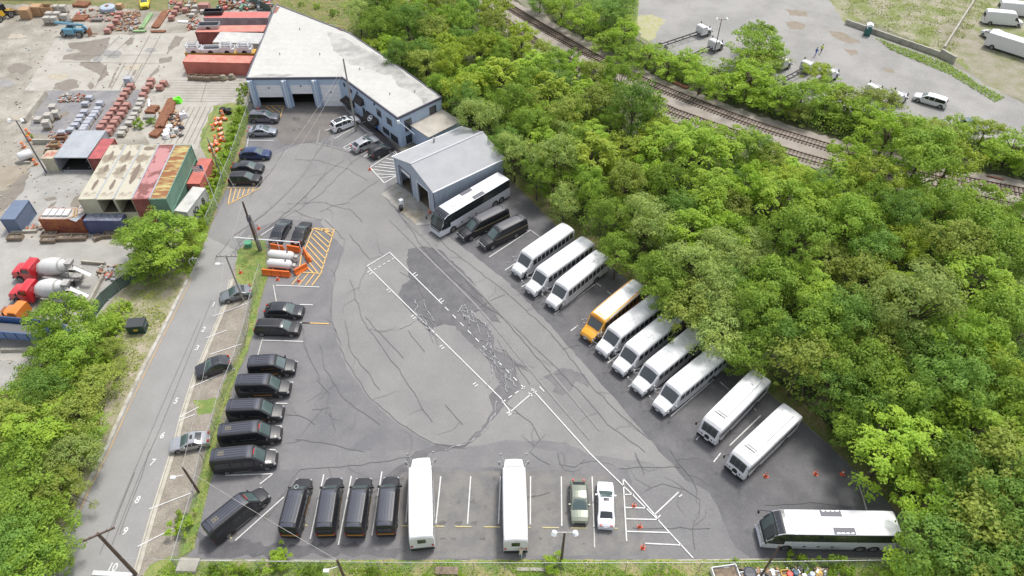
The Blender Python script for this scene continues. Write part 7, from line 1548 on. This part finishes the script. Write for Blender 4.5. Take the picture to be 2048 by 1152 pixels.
for x,y,r,k,lb in [(362,1052,1.3,1,'small bright tree shaped bush on the verge near bay 9'),(366,1035,1.0,0,'upper part bush on the verge near bay 9'),(549,1122,1.3,1,'spiky bright bush at the bottom fence below the diagonal van'),(568,1124,1.0,1,'second spiky bush at the bottom fence'),(1108,1130,1.2,1,'bright bush at the foot of the two headed lamp post'),(1585,1118,1.1,0,'bush at the bottom fence below the lower coach'),(1610,1125,1.0,0,'second bush at the bottom fence below the lower coach'),(1665,1132,1.5,2,'large bush right of the bottom junk'),(1695,1138,1.2,0,'bush beside the large one right of the bottom junk'),(1470,1122,.6,0,'small weed clump at the bottom fence near the thin brown pole'),(430,1145,1.2,2,'bush in the bottom left weeds'),(470,1148,1.2,0,'second bush in the bottom left weeds'),(620,1148,1.2,2,'bush in the bottom weeds under the black vans'),(740,1147,1.0,2,'bush in the bottom weeds left of the white bus'),(505,1149,1.1,2,'third bush in the bottom left weeds'),(278,248,1.3,0,'weedy bush above the cream containers'),(300,242,1.0,2,'second weedy bush above the cream containers'),(60,272,.7,0,'weed clump among the drums by the light pole'),(255,610,.9,0,'small bush above the dumpster'),(205,715,1.0,1,'bright bush on the bank'),(225,655,1.0,2,'bush beside the netting'),(635,12,1.0,0,'small bush behind the white roof'),(665,25,1.2,2,'bush behind the white roof edge'),(600,8,.8,2,'low bush at the top edge behind the roof'),(490,170,1.0,0,'bush at the left wall of the garage')]:
    shrub(lb,x,y,r,k,'separate bushes')
# undergrowth carpets
def carpet(name,label,poly,n,size,m,hmax=.5,seed=1,kind='stuff',clump=0):
    P=[Vector(p[:2]) for p in PX(poly)]; q=random.Random(seed); xs=[p.x for p in P]; ys=[p.y for p in P]; mb=MB(); V=[];F_=[]; k=0; c0=None
    while k<n:
        x=q.uniform(min(xs),max(xs)); y=q.uniform(min(ys),max(ys))
        if not inpoly((x,y),P): continue
        if clump and math.sin(x*.9+1.3*math.sin(y*.7))+math.sin(y*1.1+x*.3)<clump-1: 
            if q.random()<.8: k+=.05; continue
        k+=1; c=Vector((x,y,q.random()**1.5*hmax+.03)); nn=Vector((q.gauss(0,.5),q.gauss(0,.5),1)).normalized(); s=size*q.uniform(.6,1.4); a_=nn.orthogonal().normalized(); b_=nn.cross(a_); th=q.uniform(0,6.28); e1=(a_*math.cos(th)+b_*math.sin(th))*s; e2=(b_*math.cos(th)-a_*math.sin(th))*s*.55
        o=len(V); V+=[c-e1,c-e2,c+e1,c+e2]; F_.append((o,o+1,o+2,o+3))
    mb.add(V,F_); o=mb.build(name,m); tag(o,label,'ground cover',kind=kind)
carpet('undergrowth','tangled undergrowth on the floor of the wood',[(900,240),(1040,360),(1160,460),(1290,565),(1450,695),(1600,820),(1720,930),(1850,1062),(1840,1118),(2060,1150),(2060,400),(1850,380),(1560,318),(1330,230),(1050,100),(950,0),(700,0),(700,100)],36000,.2,LM[2],1.5,2)
carpet('undergrowth','leafy undergrowth in the belt beyond the railway',[(1060,-20),(1110,40),(1230,118),(1330,155),(1490,215),(1700,285),(2080,365),(2080,300),(1830,262),(1600,208),(1440,140),(1330,110),(1270,90),(1280,-20)],24000,.18,LM[0],2.3,3)
carpet('undergrowth','leafy undergrowth of the left bank thicket',[(-60,800),(20,775),(150,700),(200,640),(245,600),(270,620),(240,700),(205,790),(175,880),(140,980),(100,1080),(60,1180),(-60,1180)],14000,.16,LM[5],1.2,4)
carpet('grass_tufts','grass tufts of the bottom verge',[(400,1124),(1780,1122),(1860,1110),(1900,1170),(290,1170),(340,1124)],16000,.09,LM[5],.3,5,clump=.8)
carpet('grass_tufts','grass tufts of the verge along the lot',[(500,490),(530,485),(536,556),(474,748),(425,950),(388,1098),(372,1100),(404,940),(455,745),(505,600),(478,540)],3200,.07,LM[3],.12,6)
carpet('grass_tufts','dry tufts of the strip along the tree line',[(1012,352),(1042,352),(1140,430),(1300,560),(1460,690),(1620,815),(1760,950),(1850,1050),(1816,1050),(1762,990),(1600,838),(1420,690),(1240,548),(1112,450)],5000,.09,LM[3],.2,7,clump=1.1)
carpet('weeds','weeds between the drums and the left fence',[(496,214),(500,235),(470,315),(432,420),(398,515),(376,556),(365,540),(392,470),(425,380),(455,290),(478,215)],9000,.11,LM[5],.5,8)
carpet('weeds','weeds on the bank beside the street kerb',[(330,540),(372,560),(280,735),(230,840),(215,800),(240,720),(215,650),(260,600)],3500,.10,LM[3],.3,9,clump=1.2)
carpet('weeds','rough grass in the far field',[(1720,44),(1900,112),(2000,-10),(1990,-40),(1740,-40),(1680,20)],6000,.14,LM[3],.25,10,clump=1.0)
carpet('weeds','rough grass below the far retaining wall',[(1750,76),(1900,130),(1960,170),(2010,195),(1990,205),(1900,150),(1780,100)],3500,.14,LM[5],.3,11)
carpet('weeds','rough grass behind the white roof',[(560,10),(690,60),(745,95),(800,-30),(540,-30)],5000,.14,LM[3],.4,12)
